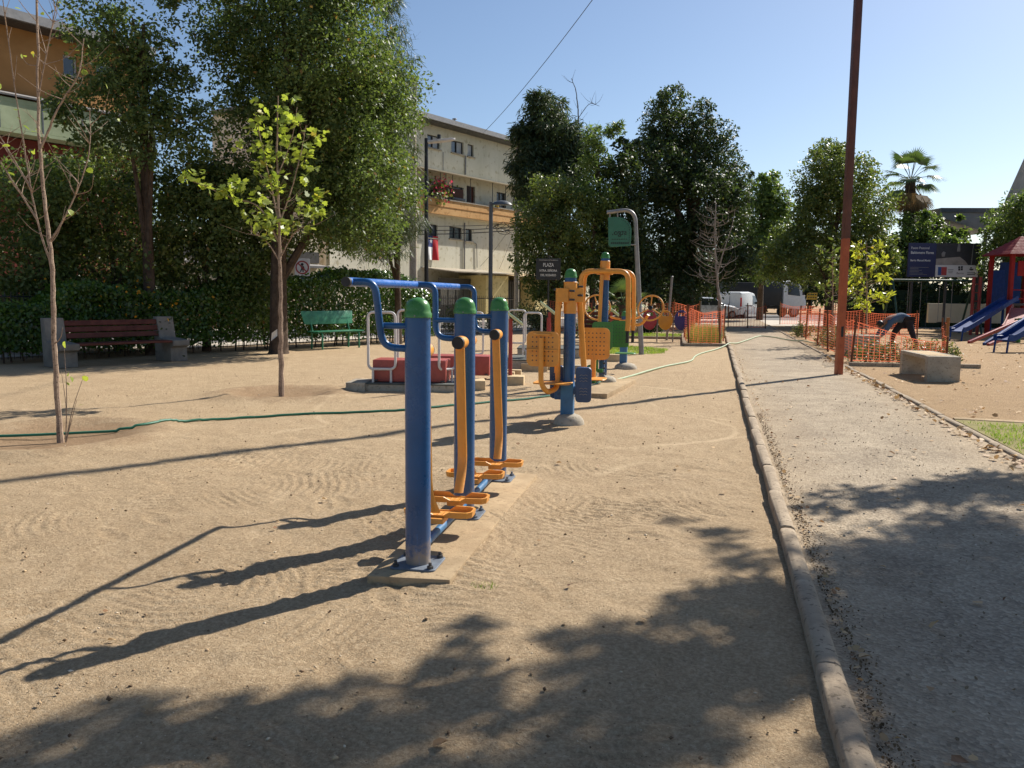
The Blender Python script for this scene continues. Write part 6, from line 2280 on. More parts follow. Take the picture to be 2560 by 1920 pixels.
mb.tube(bend([(0.45, -0.05, 4.6), (0.9, -0.05, 4.55), (0.95, -0.05, 3.1)], 0.15), 0.025, 8)
mb.tube([(-2.3, -0.04, 9.5), (-2.3, -0.04, 8.5)], 0.02, 6)
mb.parts('drain_pipe', GALV, Bc)
# things hung on and standing along the balcony
FM = Matrix.Translation(FP0) @ Matrix.Rotation(R(FROT), 4, 'Z')
t = thing('balcony_flowers', 'pink bougainvillea spilling from the orange balcony', 'plant', FM @ Vector((-3.2, -0.45, 6.8)), FROT)
rng = np.random.default_rng(2)
pos = rng.normal(0, 1, (420, 3)) * np.array((0.45, 0.2, 0.33)) + np.array((0, 0, 0.45))
v, f = leaf_arrays(pos, 0.14, rng, LEAF_BROAD, np.array((0, -.5, 0.5)), np.array((0, 0, -0.2)), 0.8)
link('foliage', np_mesh('foliage', v, f, LF_OLIVE), t)
pos = rng.normal(0, 1, (170, 3)) * np.array((0.45, 0.2, 0.28)) + np.array((0, -0.1, 0.65))
v, f = leaf_arrays(pos, 0.12, rng, LEAF_BROAD, np.array((0, -.5, 0.5)), np.array((0, 0, -0.2)), 0.8)
tag(link('flowers', np_mesh('flowers', v, f, LF_PINK), t), kind='stuff')
mb = MB()
mb.box((0, 0, 0.1), (0.9, 0.2, 0.2))
mb.obj('planter', CONC, t, 0.02)
t = thing('cane_sofa', 'dark brown sofa back standing on the orange balcony', 'sofa', FM @ Vector((-1.5, -0.22, 6.82)), FROT)
mb = MB()
mb.box((0, 0.05, 0.45), (1.7, 0.12, 0.6))
mb.obj('backrest', DOORW, t, 0.06)
mb = MB()
mb.box((0, 0.0, 0.12), (1.7, 0.3, 0.2))
mb.obj('seat', BLACKP, t, 0.05)
for i, (x, m_, lab) in enumerate(((1.95, MINT, 'small green pot on the orange balcony ledge'), (2.4, YELLOWSIGN, 'small yellow pot on the orange balcony ledge'))):
    mb = MB()
    mb.lathe([(0, 0), (0.14, 0), (0.18, 0.24), (0.16, 0.24), (0.13, 0.05), (0, 0.05)], 12, FM @ Vector((x, -0.43, 6.84)))
    tag(mb.obj('flower_pot', m_), lab, 'pot', 'pots on the balcony ledge')
# flag hanging from the first floor window
t = thing('hanging_flag', 'red white and blue flag hanging below a window of the cream block', 'flag', FM @ Vector((-3.26, -0.06, 4.74)), FROT)


def cloth(x0, x1, z0, z1, y0=0.0):
    vs, fs = [], []
    nx, nz = 8, 12
    for i in range(nx + 1):
        for j in range(nz + 1):
            x = x0 + (x1 - x0) * i / nx
            z = z0 + (z1 - z0) * j / nz
            vs.append((x + 0.03 * (-z) * (x + 0.4), y0 - 0.05 * math.sin(x * 9 + z * 1.3) * (-z) - 0.02, z))
    for i in range(nx):
        for j in range(nz):
            a = i * (nz + 1) + j
            fs.append((a, a + nz + 1, a + nz + 2, a + 1))
    m = MB()
    m.add(vs, fs)
    return m


cloth(-0.46, 0.0, -0.62, 0.0).obj('blue_canton', FLAGB, t)
cloth(-0.46, 0.0, -1.34, -0.62).obj('white_stripe', FLAGW, t)
cloth(0.0, 0.46, -1.34, 0.0).obj('red_stripe', FLAGR, t)
mb = MB()
star = []
for k in range(10):
    r_ = 0.14 if k % 2 == 0 else 0.056
    star.append((r_ * math.sin(PI * k / 5), r_ * math.cos(PI * k / 5)))
mb.prism(star, 0.004, facing(-0.22, -0.07, -0.3, 0))
mb.obj('star', FLAGW, t, smooth=False)

# ochre block further left in the same row
Bo = thing('apartment_block', 'ochre block with pale green glazed balcony at the left picture edge', 'building', FM @ Vector((-27, 0, 0)), FROT)
ops = [(3.40, 3.90, 9.15, 9.85), (4.6, 5.5, 9.15, 9.85), (-3.5, -2.6, 9.15, 9.85), (4.3, 5.2, 6.7, 7.5)]
wall_with_openings(-16, 6.2, -0.3, 10.4, ops).obj('wall', OCHRE, Bo, smooth=False, weld=True)
mb = MB()
mb.box((-4.9, 4.6, 5.1), (22.2, 8.7, 10.8))
mb.obj('core', OCHRE, Bo, smooth=False)
for o_ in ops:
    window(Bo, *o_, leaves=1, frame=WHITE_T)
mb = MB()
mb.box((-4.9, 3.9, 10.5), (22.6, 9.4, 0.2))
rf = mb.obj('roof', ROOFG, Bo, smooth=False)
mb = MB()
mb.box((-4.9, -0.86, 10.5), (22.7, 0.14, 0.3))
mb.obj('gutter', GALV, rf, smooth=False)
mb = MB()
mb.box((-4.9, -0.40, 10.36), (22.5, 0.8, 0.06))
mb.obj('soffit', DARKW, rf, smooth=False)
mb = MB()
mb.box((-4.9, -0.75, 7.95), (22.0, 1.5, 0.06), Matrix.Rotation(R(14), 3, 'X'))
mb.obj('balcony_awning', ROOFG, Bo, smooth=False)
mb = MB()
mb.box((-4.9, -0.70, 6.64), (21.9, 1.4, 0.10))
bl = mb.obj('balcony_floor', PALEG, Bo, smooth=False)
for k in range(16):
    mb = MB()
    mb.box((-15.1 + k * 1.36, -1.36, 7.13), (1.31, 0.04, 0.86))
    mb.obj('panel', PALEG, bl, smooth=False)
for k in range(17):
    mb = MB()
    mb.box((-15.78 + k * 1.36, -1.36, 7.2), (0.045, 0.06, 1.1))
    mb.obj('mullion', GREYP, bl, smooth=False)
mb = MB()
mb.box((-4.9, -1.36, 7.62), (21.9, 0.05, 0.14))
mb.obj('top_band', PALEG, bl, smooth=False)
mb = MB()
mb.box((-4.9, -0.32, 3.2), (22.3, 0.6, 6.7))
mb.obj('lower_storeys', MAROON, Bo, smooth=False)
t = thing('satellite_dish', 'grey satellite dish on the wall between the two blocks', 'satellite dish', FM @ Vector((-22.6, -0.9, 6.9)), FROT)
mb = MB()
mb.lathe([(0.0, 0.0), (0.2, 0.02), (0.42, 0.09), (0.43, 0.10), (0.2, 0.035), (0, 0.015)], 24, (0, 0, 0), (Matrix.Rotation(R(60), 3, 'X') @ Matrix.Rotation(R(20), 3, 'Y')))
mb.obj('dish', GALV, t)
mb = MB()
mb.tube([(0, 0.1, -0.3), (0, 0.02, 0)], 0.02, 6)
mb.tube([(0, 0.05, -0.2), (0, -0.45, 0.15)], 0.012, 6)
mb.parts('arm', GALV, t)

# low house behind the thick trunk, between the two blocks (pale wall, maroon band)
Bl = thing('low_house', 'low pale house with a dark band seen past the thick trunk', 'building', FM @ Vector((-16.5, -1.0, 0)), FROT)
mb = MB()
mb.box((0, 0.4, 2.1), (7.5, 1.0, 4.2))
mb.obj('wall', CREAMW, Bl, smooth=False)
mb = MB()
mb.box((0, -0.3, 2.72), (7.6, 0.9, 0.10), Matrix.Rotation(R(8), 3, 'X'))
mb.obj('awning', ROOFG, Bl, smooth=False)
mb = MB()
mb.box((0, -0.13, 3.1), (7.52, 0.06, 0.5))
mb.obj('band', DARKW, Bl, smooth=False)
for k in range(40):
    mb = MB()
    mb.box((-3.7 + k * 0.19, -0.55, 1.0), (0.06, 0.03, 2.0))
    mb.obj('fence_slat', STAKE2, Bl, smooth=False)

# no-pedestrians sign on the pavement
t = thing('road_sign', 'square white no pedestrians sign with red ring above the hedge', 'sign', (-14.85, 28.2, 0), 8)
mb = MB()
mb.cyl((0, 0.03, 0), (0, 0.03, 2.75), 0.028, 0.028, 10)
mb.obj('pole', GALV, t)
M = facing(0, 0, 2.42, 8)
mb = MB()
mb.prism(rrect(0.56, 0.66, 0.03, 3), 0.008, M, -0.008)
pl = mb.obj('plate', WHITE_T, t, smooth=False)
mb = MB()
o_ = [(0.25 * math.cos(2 * PI * k / 28), 0.25 * math.sin(2 * PI * k / 28)) for k in range(28)]
i_ = [(0.20 * math.cos(2 * PI * k / 28), 0.20 * math.sin(2 * PI * k / 28)) for k in range(28)]
mb.ring_plate(o_, i_, 0.004, M)
mb.bar(M @ Vector((-0.15, 0.15, 0.005)), M @ Vector((0.15, -0.15, 0.005)), 0.006, 0.045)
mb.parts('red_ring', RED, pl, smooth=False)
mb = MB()
mb.prism([(0.055 * math.cos(2 * PI * k / 10), 0.11 + 0.055 * math.sin(2 * PI * k / 10)) for k in range(10)], 0.003, M)
mb.prism([(-0.05, 0.05), (0.06, 0.05), (0.09, -0.06), (0.05, -0.03), (0.05, -0.17), (0.01, -0.17), (0.0, -0.06), (-0.05, -0.17), (-0.09, -0.16), (-0.04, -0.04)], 0.003, M)
mb.parts('walking_figure', BLACKP, pl, smooth=False)


# ---------------------------------------------------------------- lamp posts, poles, wires
t = thing('street_lamp', 'black lamp post with a flat pale lamp head beside the large tree', 'street lamp', (-9.42, 26.55, 0), 14)
mb = MB()
mb.lathe([(0.11, -0.05), (0.11, 0.6), (0.075, 0.62), (0.06, 6.6), (0, 6.61)], 14)
mb.obj('pole', BLACKP, t)
mb = MB()
mb.prism([(0.05, -0.10), (0.45, -0.15), (0.85, -0.11), (0.98, 0.0), (0.85, 0.11), (0.45, 0.15), (0.05, 0.10)], 0.09, Matrix.Translation((0, 0, 6.42)) @ Matrix.Rotation(R(-7), 4, 'Y'))
hd = mb.obj('lamp_head', WHITE_T, t, 0.03)
mb = MB()
mb.cyl((0.42, 0, 6.58), (0.42, 0, 6.72), 0.06, 0.06, 10)
mb.obj('photocell', BLACKP, hd)
t = thing('street_lamp', 'grey lamp post with a domed dark hood in front of the cream block', 'street lamp', (-8.63, 31.87, 0), 14)
mb = MB()
mb.cyl((0, 0, -0.05), (0, 0, 5.1), 0.085, 0.075, 14)
mb.obj('pole', GREYP, t)
mb = MB()
mb.lathe([(0.0, 0.17), (0.14, 0.15), (0.27, 0.08), (0.33, 0.0), (0.31, -0.01), (0.0, 0.0)], 20, (0.42, 0, 5.0), Matrix.Diagonal((1.25, 0.7, 1)))
mb.obj('lamp_head', GREYP, t)
mb = MB()
mb.cyl((0.0, 0, 5.03), (0.2, 0, 5.05), 0.035, 0.035, 8)
mb.obj('bracket', GREYP, t)
mb = MB()
mb.cyl((0, 0, -0.1), (0, 0, 9.2), 0.15, 0.11, 14)
o = mb.obj('utility_pole', CONC)
o.location = (-10.4, 43.78, 0)
tag(o, 'round concrete utility pole with a tangle of cables, right of the cream block', 'utility pole')
t = thing('antenna_pole', 'slim grey concrete pole with a mobile antenna, behind the feathery tree', 'utility pole', (-11.6, 31.16, 0))
mb = MB()
mb.cyl((0, 0, -0.1), (0, 0, 8.7), 0.17, 0.12, 12)
mb.obj('pole', CONC, t)
mb = MB()
mb.cyl((0.03, 0, 8.75), (0.06, 0, 9.75), 0.125, 0.125, 14)
mb.obj('antenna', GALV, t)
mb = MB()
mb.cyl((0.06, 0, 9.75), (0.06, 0, 10.0), 0.012, 0.012, 6)
mb.cyl((0.0, 0, 8.6), (0.0, 0, 8.8), 0.06, 0.06, 8)
mb.parts('mast', STEEL, t)


def cable(a, b, sag, r, label, name='cable'):
    a, b = Vector(a), Vector(b)
    pts = [a.lerp(b, k / 14) - Vector((0, 0, sag * 4 * (k / 14) * (1 - k / 14))) for k in range(15)]
    m_ = MB()
    m_.tube(pts, r, 5)
    return tag(m_.obj(name, BLACKP), label, 'cable')


cable((0.8, 20.0, 13.4), (-13.39, 48.2, 11.1), 0.5, 0.014, 'single thin overhead wire slanting across the blue sky to the cream block roof')
PZ_ = ((4.95, 4.15, 'lowest bundle'), (5.12, 4.35, 'middle strand'), (5.3, 4.6, 'upper strand'))
for k, (z0, z1, lab) in enumerate(PZ_):
    cable((-10.35, 43.7, z0), (-19.5, 31.0, z1 + 0.2), 0.35, 0.022 - 0.004 * k, 'dark cable along the front of the cream block, ' + lab)
cable((-10.4, 43.7, 5.6), tuple(FM @ Vector((1.2, -0.1, 3.2))), 0.15, 0.010, 'thin service wire running from the concrete pole down to the cream wall, steeper one')
cable((-10.4, 43.7, 5.3), tuple(FM @ Vector((3.2, -0.1, 3.1))), 0.1, 0.010, 'thin service wire running from the concrete pole down to the cream wall, shorter one')
mb = MB()
rr_ = random.Random(2)
cp_ = []
for k in range(7):
    c = Vector((-10.5 - 0.16 * k, 43.5 - 0.14 * k, 5.0 + rr_.uniform(-.2, .2)))
    cp_ += [c + Vector((0.35 * math.cos(q * 0.7 + k), 0.2 * math.sin(q * 0.7 + k), 0.16 * math.sin(q * 0.7))) for q in range(10)]
mb.tube(cp_, 0.014, 5)
tag(mb.obj('cable_coil', BLACKP), 'tangled coils of black cable hanging left of the concrete pole', 'cable')
t = thing('grey_post', 'short slim grey post behind the curved sign', 'post', (-1.55, 29.0, 0))
mb = MB()
mb.cyl((0, 0, -0.05), (0.12, 0, 2.15), 0.04, 0.04, 10)
mb.obj('shaft', GALV, t)
mb = MB()
mb.lathe([(0.046, 0), (0.046, 0.03), (0.03, 0.05), (0, 0.055)], 10, (0.12, 0, 2.14))
mb.obj('end_cap', GALV, t)
# dark notice cabinet and small street name plate by the far pavement
t = thing('notice_cabinet', 'dark upright cabinet left of the bare tree, in front of the silver car', 'cabinet', (-1.25, 46.4, 0), 6)
mb = MB()
mb.box((0, 0, 1.0), (0.95, 0.25, 1.9))
mb.obj('body', SHADECL, t, 0.06)
for x in (-0.55, 0.55):
    mb = MB()
    mb.cyl((x, 0, -0.05), (x, 0, 2.1 if x > 0 else 3.0), 0.03, 0.03, 8)
    mb.obj('post', GALV, t)
mb = MB()
mb.box((-0.35, 0, 2.75), (0.55, 0.03, 0.35))
mb.obj('name_plate', BLACKP, t, 0.01)


# ---------------------------------------------------------------- vehicles on the far road
def loft(stations, ncol):
    mb = MB()
    vs, fs = [], []
    for sct in stations:
        vs += sct
    k = len(stations[0])
    for i in range(len(stations) - 1):
        for j in range(k - 1):
            fs.append((i * k + j, i * k + j + 1, (i + 1) * k + j + 1, (i + 1) * k + j))
    fs.append(tuple(range(k - 1, -1, -1)))
    fs.append(tuple(range((len(stations) - 1) * k, len(stations) * k)))
    mb.add(vs, fs)
    return mb


def section(y, zb, zbelt, zr, hw, top):
    h = [(-hw * 0.94, zb), (-hw, zb + 0.15), (-hw, zbelt), (-hw * top - 0.02, zr - 0.07), (-hw * top * 0.85, zr), (hw * top * 0.85, zr), (hw * top + 0.02, zr - 0.07), (hw, zbelt), (hw, zb + 0.15), (hw * 0.94, zb), (-hw * 0.94, zb)]
    return [(x, y, z) for x, z in h]


def wheels(t, ys, hw, r=0.31):
    for y in ys:
        for sx in (-1, 1):
            mb = MB()
            mb.cyl((sx * (hw - 0.18), y, r), (sx * (hw + 0.012), y, r), r, r, 24)
            w = mb.obj('tyre', BLACK, t, 0.03)
            mb = MB()
            mb.cyl((sx * (hw - 0.01), y, r), (sx * (hw + 0.022), y, r), r * 0.6, r * 0.55, 18)
            mb.obj('rim', GALV, w)


def quad_pane(t, name, mat, pts, th=0.012):
    """thin glazing panel through four points, pushed out along its normal"""
    p = [Vector(q) for q in pts]
    n = (p[1] - p[0]).cross(p[-1] - p[0]).normalized()
    mb = MB()
    k = len(p)
    mb.add([q - n * 0.02 for q in p] + [q + n * th for q in p], [tuple(range(k - 1, -1, -1)), tuple(range(k, 2 * k))] + [(i, (i + 1) % k, k + (i + 1) % k, k + i) for i in range(k)])
    return mb.obj(name, mat, t, smooth=False)


t = thing('delivery_van', 'white panel van seen from behind on the far road', 'van', (1.05, 60.2, 0.0), -24)
hw = 0.9
body = loft([section(0.0, 0.35, 1.0, 1.70, hw * 0.96, 0.86), section(0.10, 0.30, 1.0, 1.83, hw, 0.88), section(1.6, 0.28, 1.0, 1.88, hw, 0.88), section(2.45, 0.28, 1.0, 1.80, hw, 0.86), section(3.15, 0.28, 0.98, 1.15, hw, 0.86), section(3.85, 0.30, 0.80, 0.98, hw * 0.97, 0.85), section(4.15, 0.36, 0.62, 0.80, hw * 0.88, 0.8)], 9)
body.obj('body', WHITE, t, 0.02, ang=50)
wheels(t, (0.75, 3.4), hw)
for sx in (-1, 1):
    quad_pane(t, 'side_window', CARGLASS, [(sx * (hw + 0.001), 2.95, 1.02), (sx * (hw + 0.001), 2.0, 1.02), (sx * hw * 0.90, 2.05, 1.62), (sx * hw * 0.90, 2.48, 1.60)][::sx])
    mb = MB()
    mb.box((sx * (hw - 0.06), -0.015, 1.15), (0.11, 0.06, 0.62))
    mb.obj('tail_light', TAIL, t, 0.02)
    mb = MB()
    mb.box((sx * (hw + 0.10), 2.75, 1.10), (0.18, 0.10, 0.20))
    mb.obj('mirror', BLACKP, t, 0.03)
    mb = MB()
    mb.box((sx * (hw + 0.006), 1.3, 0.92), (0.02, 1.3, 0.06))
    mb.box((sx * (hw + 0.006), 2.1, 0.85), (0.02, 0.10, 0.04))
    mb.parts('side_rail', BLACKP, t, 0.005)
mb = MB()
mb.box((0, -0.01, 0.42), (1.62, 0.10, 0.22))
mb.obj('bumper', STEEL, t, 0.03)
mb = MB()
mb.box((0, -0.012, 0.95), (0.02, 0.02, 1.25))
mb.box((-0.2, -0.02, 0.80), (0.9, 0.03, 0.07))
mb.parts('door_trim', STEEL, t)
mb = MB()
mb.box((0.25, -0.03, 0.62), (0.36, 0.02, 0.12))
mb.obj('number_plate', WHITE_T, t)

t = thing('parked_car', 'silver hatchback partly hidden behind the dark cabinet', 'car', (-2.0, 58.0, 0), -62)
hw = 0.85
body = loft([section(0.0, 0.35, 0.85, 0.95, hw * 0.92, 0.9), section(0.25, 0.25, 0.88, 1.40, hw, 0.78), section(0.9, 0.22, 0.90, 1.48, hw, 0.78), section(1.9, 0.22, 0.90, 1.46, hw, 0.78), section(2.75, 0.22, 0.88, 0.98, hw, 0.86), section(3.5, 0.25, 0.75, 0.86, hw * 0.97, 0.85), section(3.9, 0.32, 0.55, 0.68, hw * 0.86, 0.8)], 9)
body.obj('body', SILVER, t, 0.02, ang=50)
wheels(t, (0.7, 3.2), hw, 0.29)
for sx in (-1, 1):
    quad_pane(t, 'side_window', CARGLASS, [(sx * (hw + 0.001), 2.55, 0.93), (sx * (hw + 0.001), 1.5, 0.93), (sx * hw * 0.84, 1.5, 1.36), (sx * hw * 0.84, 1.98, 1.36)][::sx])
    quad_pane(t, 'rear_side_window', CARGLASS, [(sx * (hw + 0.001), 1.42, 0.93), (sx * (hw + 0.001), 0.4, 0.93), (sx * hw * 0.84, 0.5, 1.34), (sx * hw * 0.84, 1.42, 1.36)][::sx])
    mb = MB()
    mb.box((sx * (hw + 0.08), 2.45, 0.97), (0.15, 0.09, 0.13))
    mb.obj('mirror', BLACKP, t, 0.02)
    mb = MB()
    mb.box((sx * hw * 0.72, 3.72, 0.62), (0.26, 0.24, 0.13))
    mb.obj('headlight', GLASS, t, 0.03)

t = thing('delivery_truck', 'white cab truck with a dark body parked under the trees', 'truck', (4.7, 67.5, 0), -66)
mb = loft([section(0, 0.75, 1.7, 2.75, 1.05, 0.93), section(0.9, 0.65, 1.7, 2.8, 1.05, 0.93), section(1.35, 0.6, 1.6, 2.6, 1.05, 0.92), section(1.75, 0.6, 1.35, 1.75, 1.03, 0.95), section(1.9, 0.65, 1.1, 1.3, 1.0, 0.95)], 9)
mb.obj('cab', WHITE, t, 0.03, ang=50)
for sx in (-1, 1):
    quad_pane(t, 'side_window', CARGLASS, [(sx * 1.052, 1.35, 1.62), (sx * 1.052, 0.35, 1.72), (sx * 1.0, 0.35, 2.5), (sx * 1.0, 1.2, 2.5)][::sx])
    mb = MB()
    mb.box((sx * 1.25, 1.5, 1.9), (0.1, 0.12, 0.4))
    mb.obj('mirror', BLACKP, t, 0.03)
    mb = MB()
    mb.box((sx * 0.8, 1.9, 0.92), (0.3, 0.06, 0.2))
    mb.obj('headlight', GLASS, t, 0.02)
quad_pane(t, 'windscreen', CARGLASS, [(-0.9, 1.79, 1.75), (0.9, 1.79, 1.75), (0.86, 1.39, 2.52), (-0.86, 1.39, 2.52)][::-1], 0.03)
mb = MB()
mb.box((0, 1.9, 0.62), (2.0, 0.14, 0.24))
mb.obj('bumper', STEEL, t, 0.03)
mb = MB()
mb.box((0, -2.4, 1.75), (2.1, 4.4, 1.7))
mb.obj('cargo_body', BLACKP, t, 0.03)
mb = MB()
mb.box((0, -2.0, 0.75), (1.0, 5.0, 0.25))
mb.obj('chassis', STEEL, t)
wheels(t, (0.95, -3.2), 0.98, 0.42)
t = thing('yellow_board', 'small yellow board with dark stripes right of the truck', 'sign', (7.05, 65.4, 0), 10)
mb = MB()
mb.box((0, 0, 1.62), (0.75, 0.04, 0.5))
bd = mb.obj('board', YELLOWSIGN, t, 0.01)
mb = MB()
for k in range(4):
    mb.box((-0.25 + k * 0.17, -0.024, 1.74), (0.1, 0.006, 0.09))
    mb.box((-0.25 + k * 0.17, -0.024, 1.52), (0.1, 0.006, 0.07))
mb.obj('printed_mark', BDARK, bd, kind='stuff')
mb = MB()
mb.cyl((0, 0.03, 0), (0, 0.03, 1.4), 0.03, 0.03, 8)
mb.obj('post', STEEL, t)

# ---------------------------------------------------------------- billboard
t = thing('billboard', 'project billboard with navy left panel and photo print above a white logo strip', 'billboard', (10.05, 41.55, 0), 13.6)
for x in (-1.3, 0.25, 1.55, 1.7):
    mb = MB()
    mb.box((x, 0.16, 2.0), (0.09, 0.09, 4.1))
    mb.obj('post', STEEL, t)
mb = MB()
mb.box((0, 0.06, 3.26), (3.22, 0.06, 1.54))
bk = mb.obj('backing', STEEL, t)
mb = MB()
mb.box((-0.97, 0.02, 3.26), (1.26, 0.02, 1.52))
nv = mb.obj('navy_panel', NAVYP, t)
mb = MB()
mb.box((0.64, 0.02, 3.54), (1.94, 0.02, 0.96))
ph = mb.obj('photo_print', BDARK, t)
mb = MB()
mb.box((0.64, 0.018, 2.78), (1.94, 0.02, 0.54))
lg = mb.obj('logo_strip', WHITEP, t)
FT = lambda x, z: facing(x, 0.008, z, 0)
text('Paseo Peatonal', 0.155, LETTER, nv, FT(-1.5, 3.80), align='LEFT', sx=0.9)
text('Baldomero Flores', 0.165, LETTER, nv, FT(-1.5, 3.59), align='LEFT', sx=0.88, bold=0.003)
text('Barrio Manuel Montt', 0.125, LETTER, nv, FT(-1.5, 3.24), align='LEFT', sx=0.86, bold=0.003)
mb = MB()
for k in range(6):
    w_ = (0.85, 0.4, 0.55, 0.42, 0.6, 0.8)[k]
    mb.box((-1.5 + w_ / 2, 0.008, 2.93 - k * 0.065), (w_, 0.004, 0.018))
mb.obj('small_print', BGREY, nv, smooth=False, kind='stuff')
mb = MB()
mb.prism([(-0.97, -0.48), (0.5, -0.48), (0.35, -0.3), (0.1, -0.12), (-0.4, -0.16), (-0.97, -0.22)], 0.003, FT(0.64, 3.54))
mb.obj('printed_path', BDIRT, ph, smooth=False)
mb = MB()
mb.prism([(-0.05, 0.12), (0.1, 0.12), (0.08, 0.45), (-0.02, 0.45)], 0.003, FT(0.64, 3.54))
mb.prism([(0.62, -0.46), (0.66, -0.46), (0.70, 0.47), (0.665, 0.47)], 0.003, FT(0.64, 3.54))
mb.prism([(-0.72, -0.12), (-0.6, -0.12), (-0.56, 0.08), (-0.66, 0.12), (-0.74, 0.02)], 0.004, FT(0.64, 3.54))
mb.parts('printed_figure', BGREY, ph, smooth=False)
for (x, w_, m_) in ((-0.14, 0.15, BBLUE), (0.06, 0.24, BRED)):
    mb = MB()
    mb.box((x, 0.004, 2.77), (w_, 0.006, 0.37))
    mb.obj('flag_mark', m_, lg, smooth=False)
mb = MB()
for k in range(3):
    mb.box((0.36, 0.004, 2.84 - k * 0.07), (0.26 - 0.04 * k, 0.004, 0.025))
mb.obj('small_print', BGREY, lg, smooth=False, kind='stuff')
mb = MB()
for (dx, dz) in ((-0.06, 0.05), (0.06, 0.06), (-0.05, -0.05), (0.065, -0.04)):
    mb.box((0.80 + dx, 0.004, 2.90 + dz), (0.09, 0.005, 0.09))
mb.parts('emblem', BDARK, lg, smooth=False)
text('Barrio', 0.13, BDARK, lg, FT(0.80, 2.68))
mb = MB()
mb.prism([(0.1 * math.cos(R(a)), 0.03 + 0.08 * math.sin(R(a))) for a in range(180, 361, 30)], 0.004, FT(1.30, 2.86))
mb.prism([(0.035 * math.cos(R(a)), 0.07 + 0.035 * math.sin(R(a))) for a in range(0, 360, 45)], 0.004, FT(1.28, 2.86))
mb.box((1.30, 0.004, 2.72), (0.36, 0.004, 0.02))
mb.box((1.30, 0.004, 2.64), (0.36, 0.004, 0.035))
mb.parts('emblem', BDARK, lg, smooth=False)

# ---------------------------------------------------------------- right background: canopy, house, dark screen fence
t = thing('canopy', 'grey flat roofed canopy with sloping underside at the right', 'canopy', (14.5, 52.9, 0), 13.6)
mb = MB()
mb.prism([(-2.2, 6.68), (5.0, 6.75), (5.0, 6.2), (0.6, 5.3), (-2.15, 6.12)], 4.5, Matrix(((1, 0, 0, 0), (0, 0, 1, 0), (0, 1, 0, 0), (0, 0, 0, 1))))
cb_ = mb.obj('roof_slab', ROOFG, t, 0.03)
mb = MB()
mb.box((1.4, -0.03, 6.55), (7.22, 0.08, 0.24))
mb.obj('fascia', GREYP, cb_)
for x in (-0.4, 0.9, 3.0):
    mb = MB()
    mb.cyl((x, 0.8, 0), (x, 0.8, 5.9), 0.10, 0.10, 10)
    mb.obj('column', GREYP, t)
t = thing('gable_house', 'house with steep brown shingle roof at the right picture edge', 'building', (15.95, 45.0, 0), 8)
mb = MB()
mb.box((5.2, 3.4, 2.95), (9.8, 5.8, 5.9))
mb.obj('wall', DARKW, t)
rowm = MB()
for k in range(14):
    z0, z1 = 6.0 + k * 0.21, 6.0 + (k + 1) * 0.21
    f0, f1 = k / 14, (k + 1) / 14
    rowm = MB()
    xl0, xl1 = 0.0 + 0.42 * f0, 0.0 + 0.42 * f1
    y0, y1 = 0.0 + 1.5 * f0, 0.0 + 1.5 * f1
    rowm.add([(xl0, y0 - 0.05, z0), (11, y0 - 0.05, z0), (11, y1 - 0.01, z1 + 0.01), (xl1, y1 - 0.01, z1 + 0.01), (xl0, y0 + 0.05, z0), (11, y0 + 0.05, z0), (11, y1 + 0.05, z1 + 0.01), (xl1, y1 + 0.05, z1 + 0.01)],
             [(0, 1, 2, 3), (7, 6, 5, 4), (0, 4, 5, 1), (1, 5, 6, 2), (2, 6, 7, 3), (3, 7, 4, 0)])
    rowm.obj('shingle_course', ROOFSH, t, smooth=False)
mb = MB()
mb.add([(0, 0, 5.95), (0.42, 1.55, 8.95), (0.42, 5.0, 8.95), (0, 6.6, 5.95)], [(0, 1, 2, 3)])
mb.obj('hip_side', ROOFSH, t, smooth=False)
t = thing('screen_fence', 'dark green screen fence behind the swing and playground', 'fence', (6.5, 46.8, 0), 10)
for k in range(6):
    mb = MB()
    mb.box((1.1 + k * 2.2, 0, 1.0), (2.14, 0.05, 1.9))
    mb.obj('screen_panel', SHADECL, t, smooth=False)
    mb = MB()
    mb.cyl((k * 2.2, 0, 0), (k * 2.2, 0, 2.1), 0.04, 0.04, 8)
    mb.obj('post', STEEL, t)
mb = MB()
mb.box((0, 0, 0.45), (4.6, 0.18, 0.9))
o = mb.obj('low_wall', CREAMW, None, 0.02)
o.location = (12.0, 43.0, 0.55)
o.rotation_euler = (0, 0, R(12))
o.location.z = 0.4
tag(o, 'low cream wall behind the red playground posts', 'wall')

# ---------------------------------------------------------------- playground
t = thing('swing_set', 'dark green swing frame with hanging chains in front of the billboard', 'swing', (9.2, 39.3, 0), 13.6)
mb = MB()
mb.cyl((-1.85, 0, 2.3), (1.75, 0, 2.3), 0.05, 0.05, 12)
mb.obj('top_bar', SWG, t)
for x in (-1.8, 1.7):
    for sy in (-1, 1):
        mb = MB()
        mb.cyl((x, 0, 2.3), (x, sy * 0.9, 0), 0.045, 0.045, 10)
        mb.obj('leg', SWG, t)
for x in (-1.1, -0.55, 0.25, 0.8):
    mb = MB()
    for k in range(28):
        mb.tube([(x + 0.011 * math.cos(2 * PI * q / 6) * (k % 2), 0.011 * math.cos(2 * PI * q / 6) * (1 - k % 2), 2.25 - k * 0.062 + 0.036 * math.sin(2 * PI * q / 6)) for q in range(6)], 0.006, 4, closed=True)
    mb.obj('chain', GALV, t, kind='stuff')
for x in (-0.82, 0.53):
    mb = MB()
    mb.box((x, 0, 0.5), (0.56, 0.18, 0.04))
    mb.obj('seat', BLACK, t, 0.01)

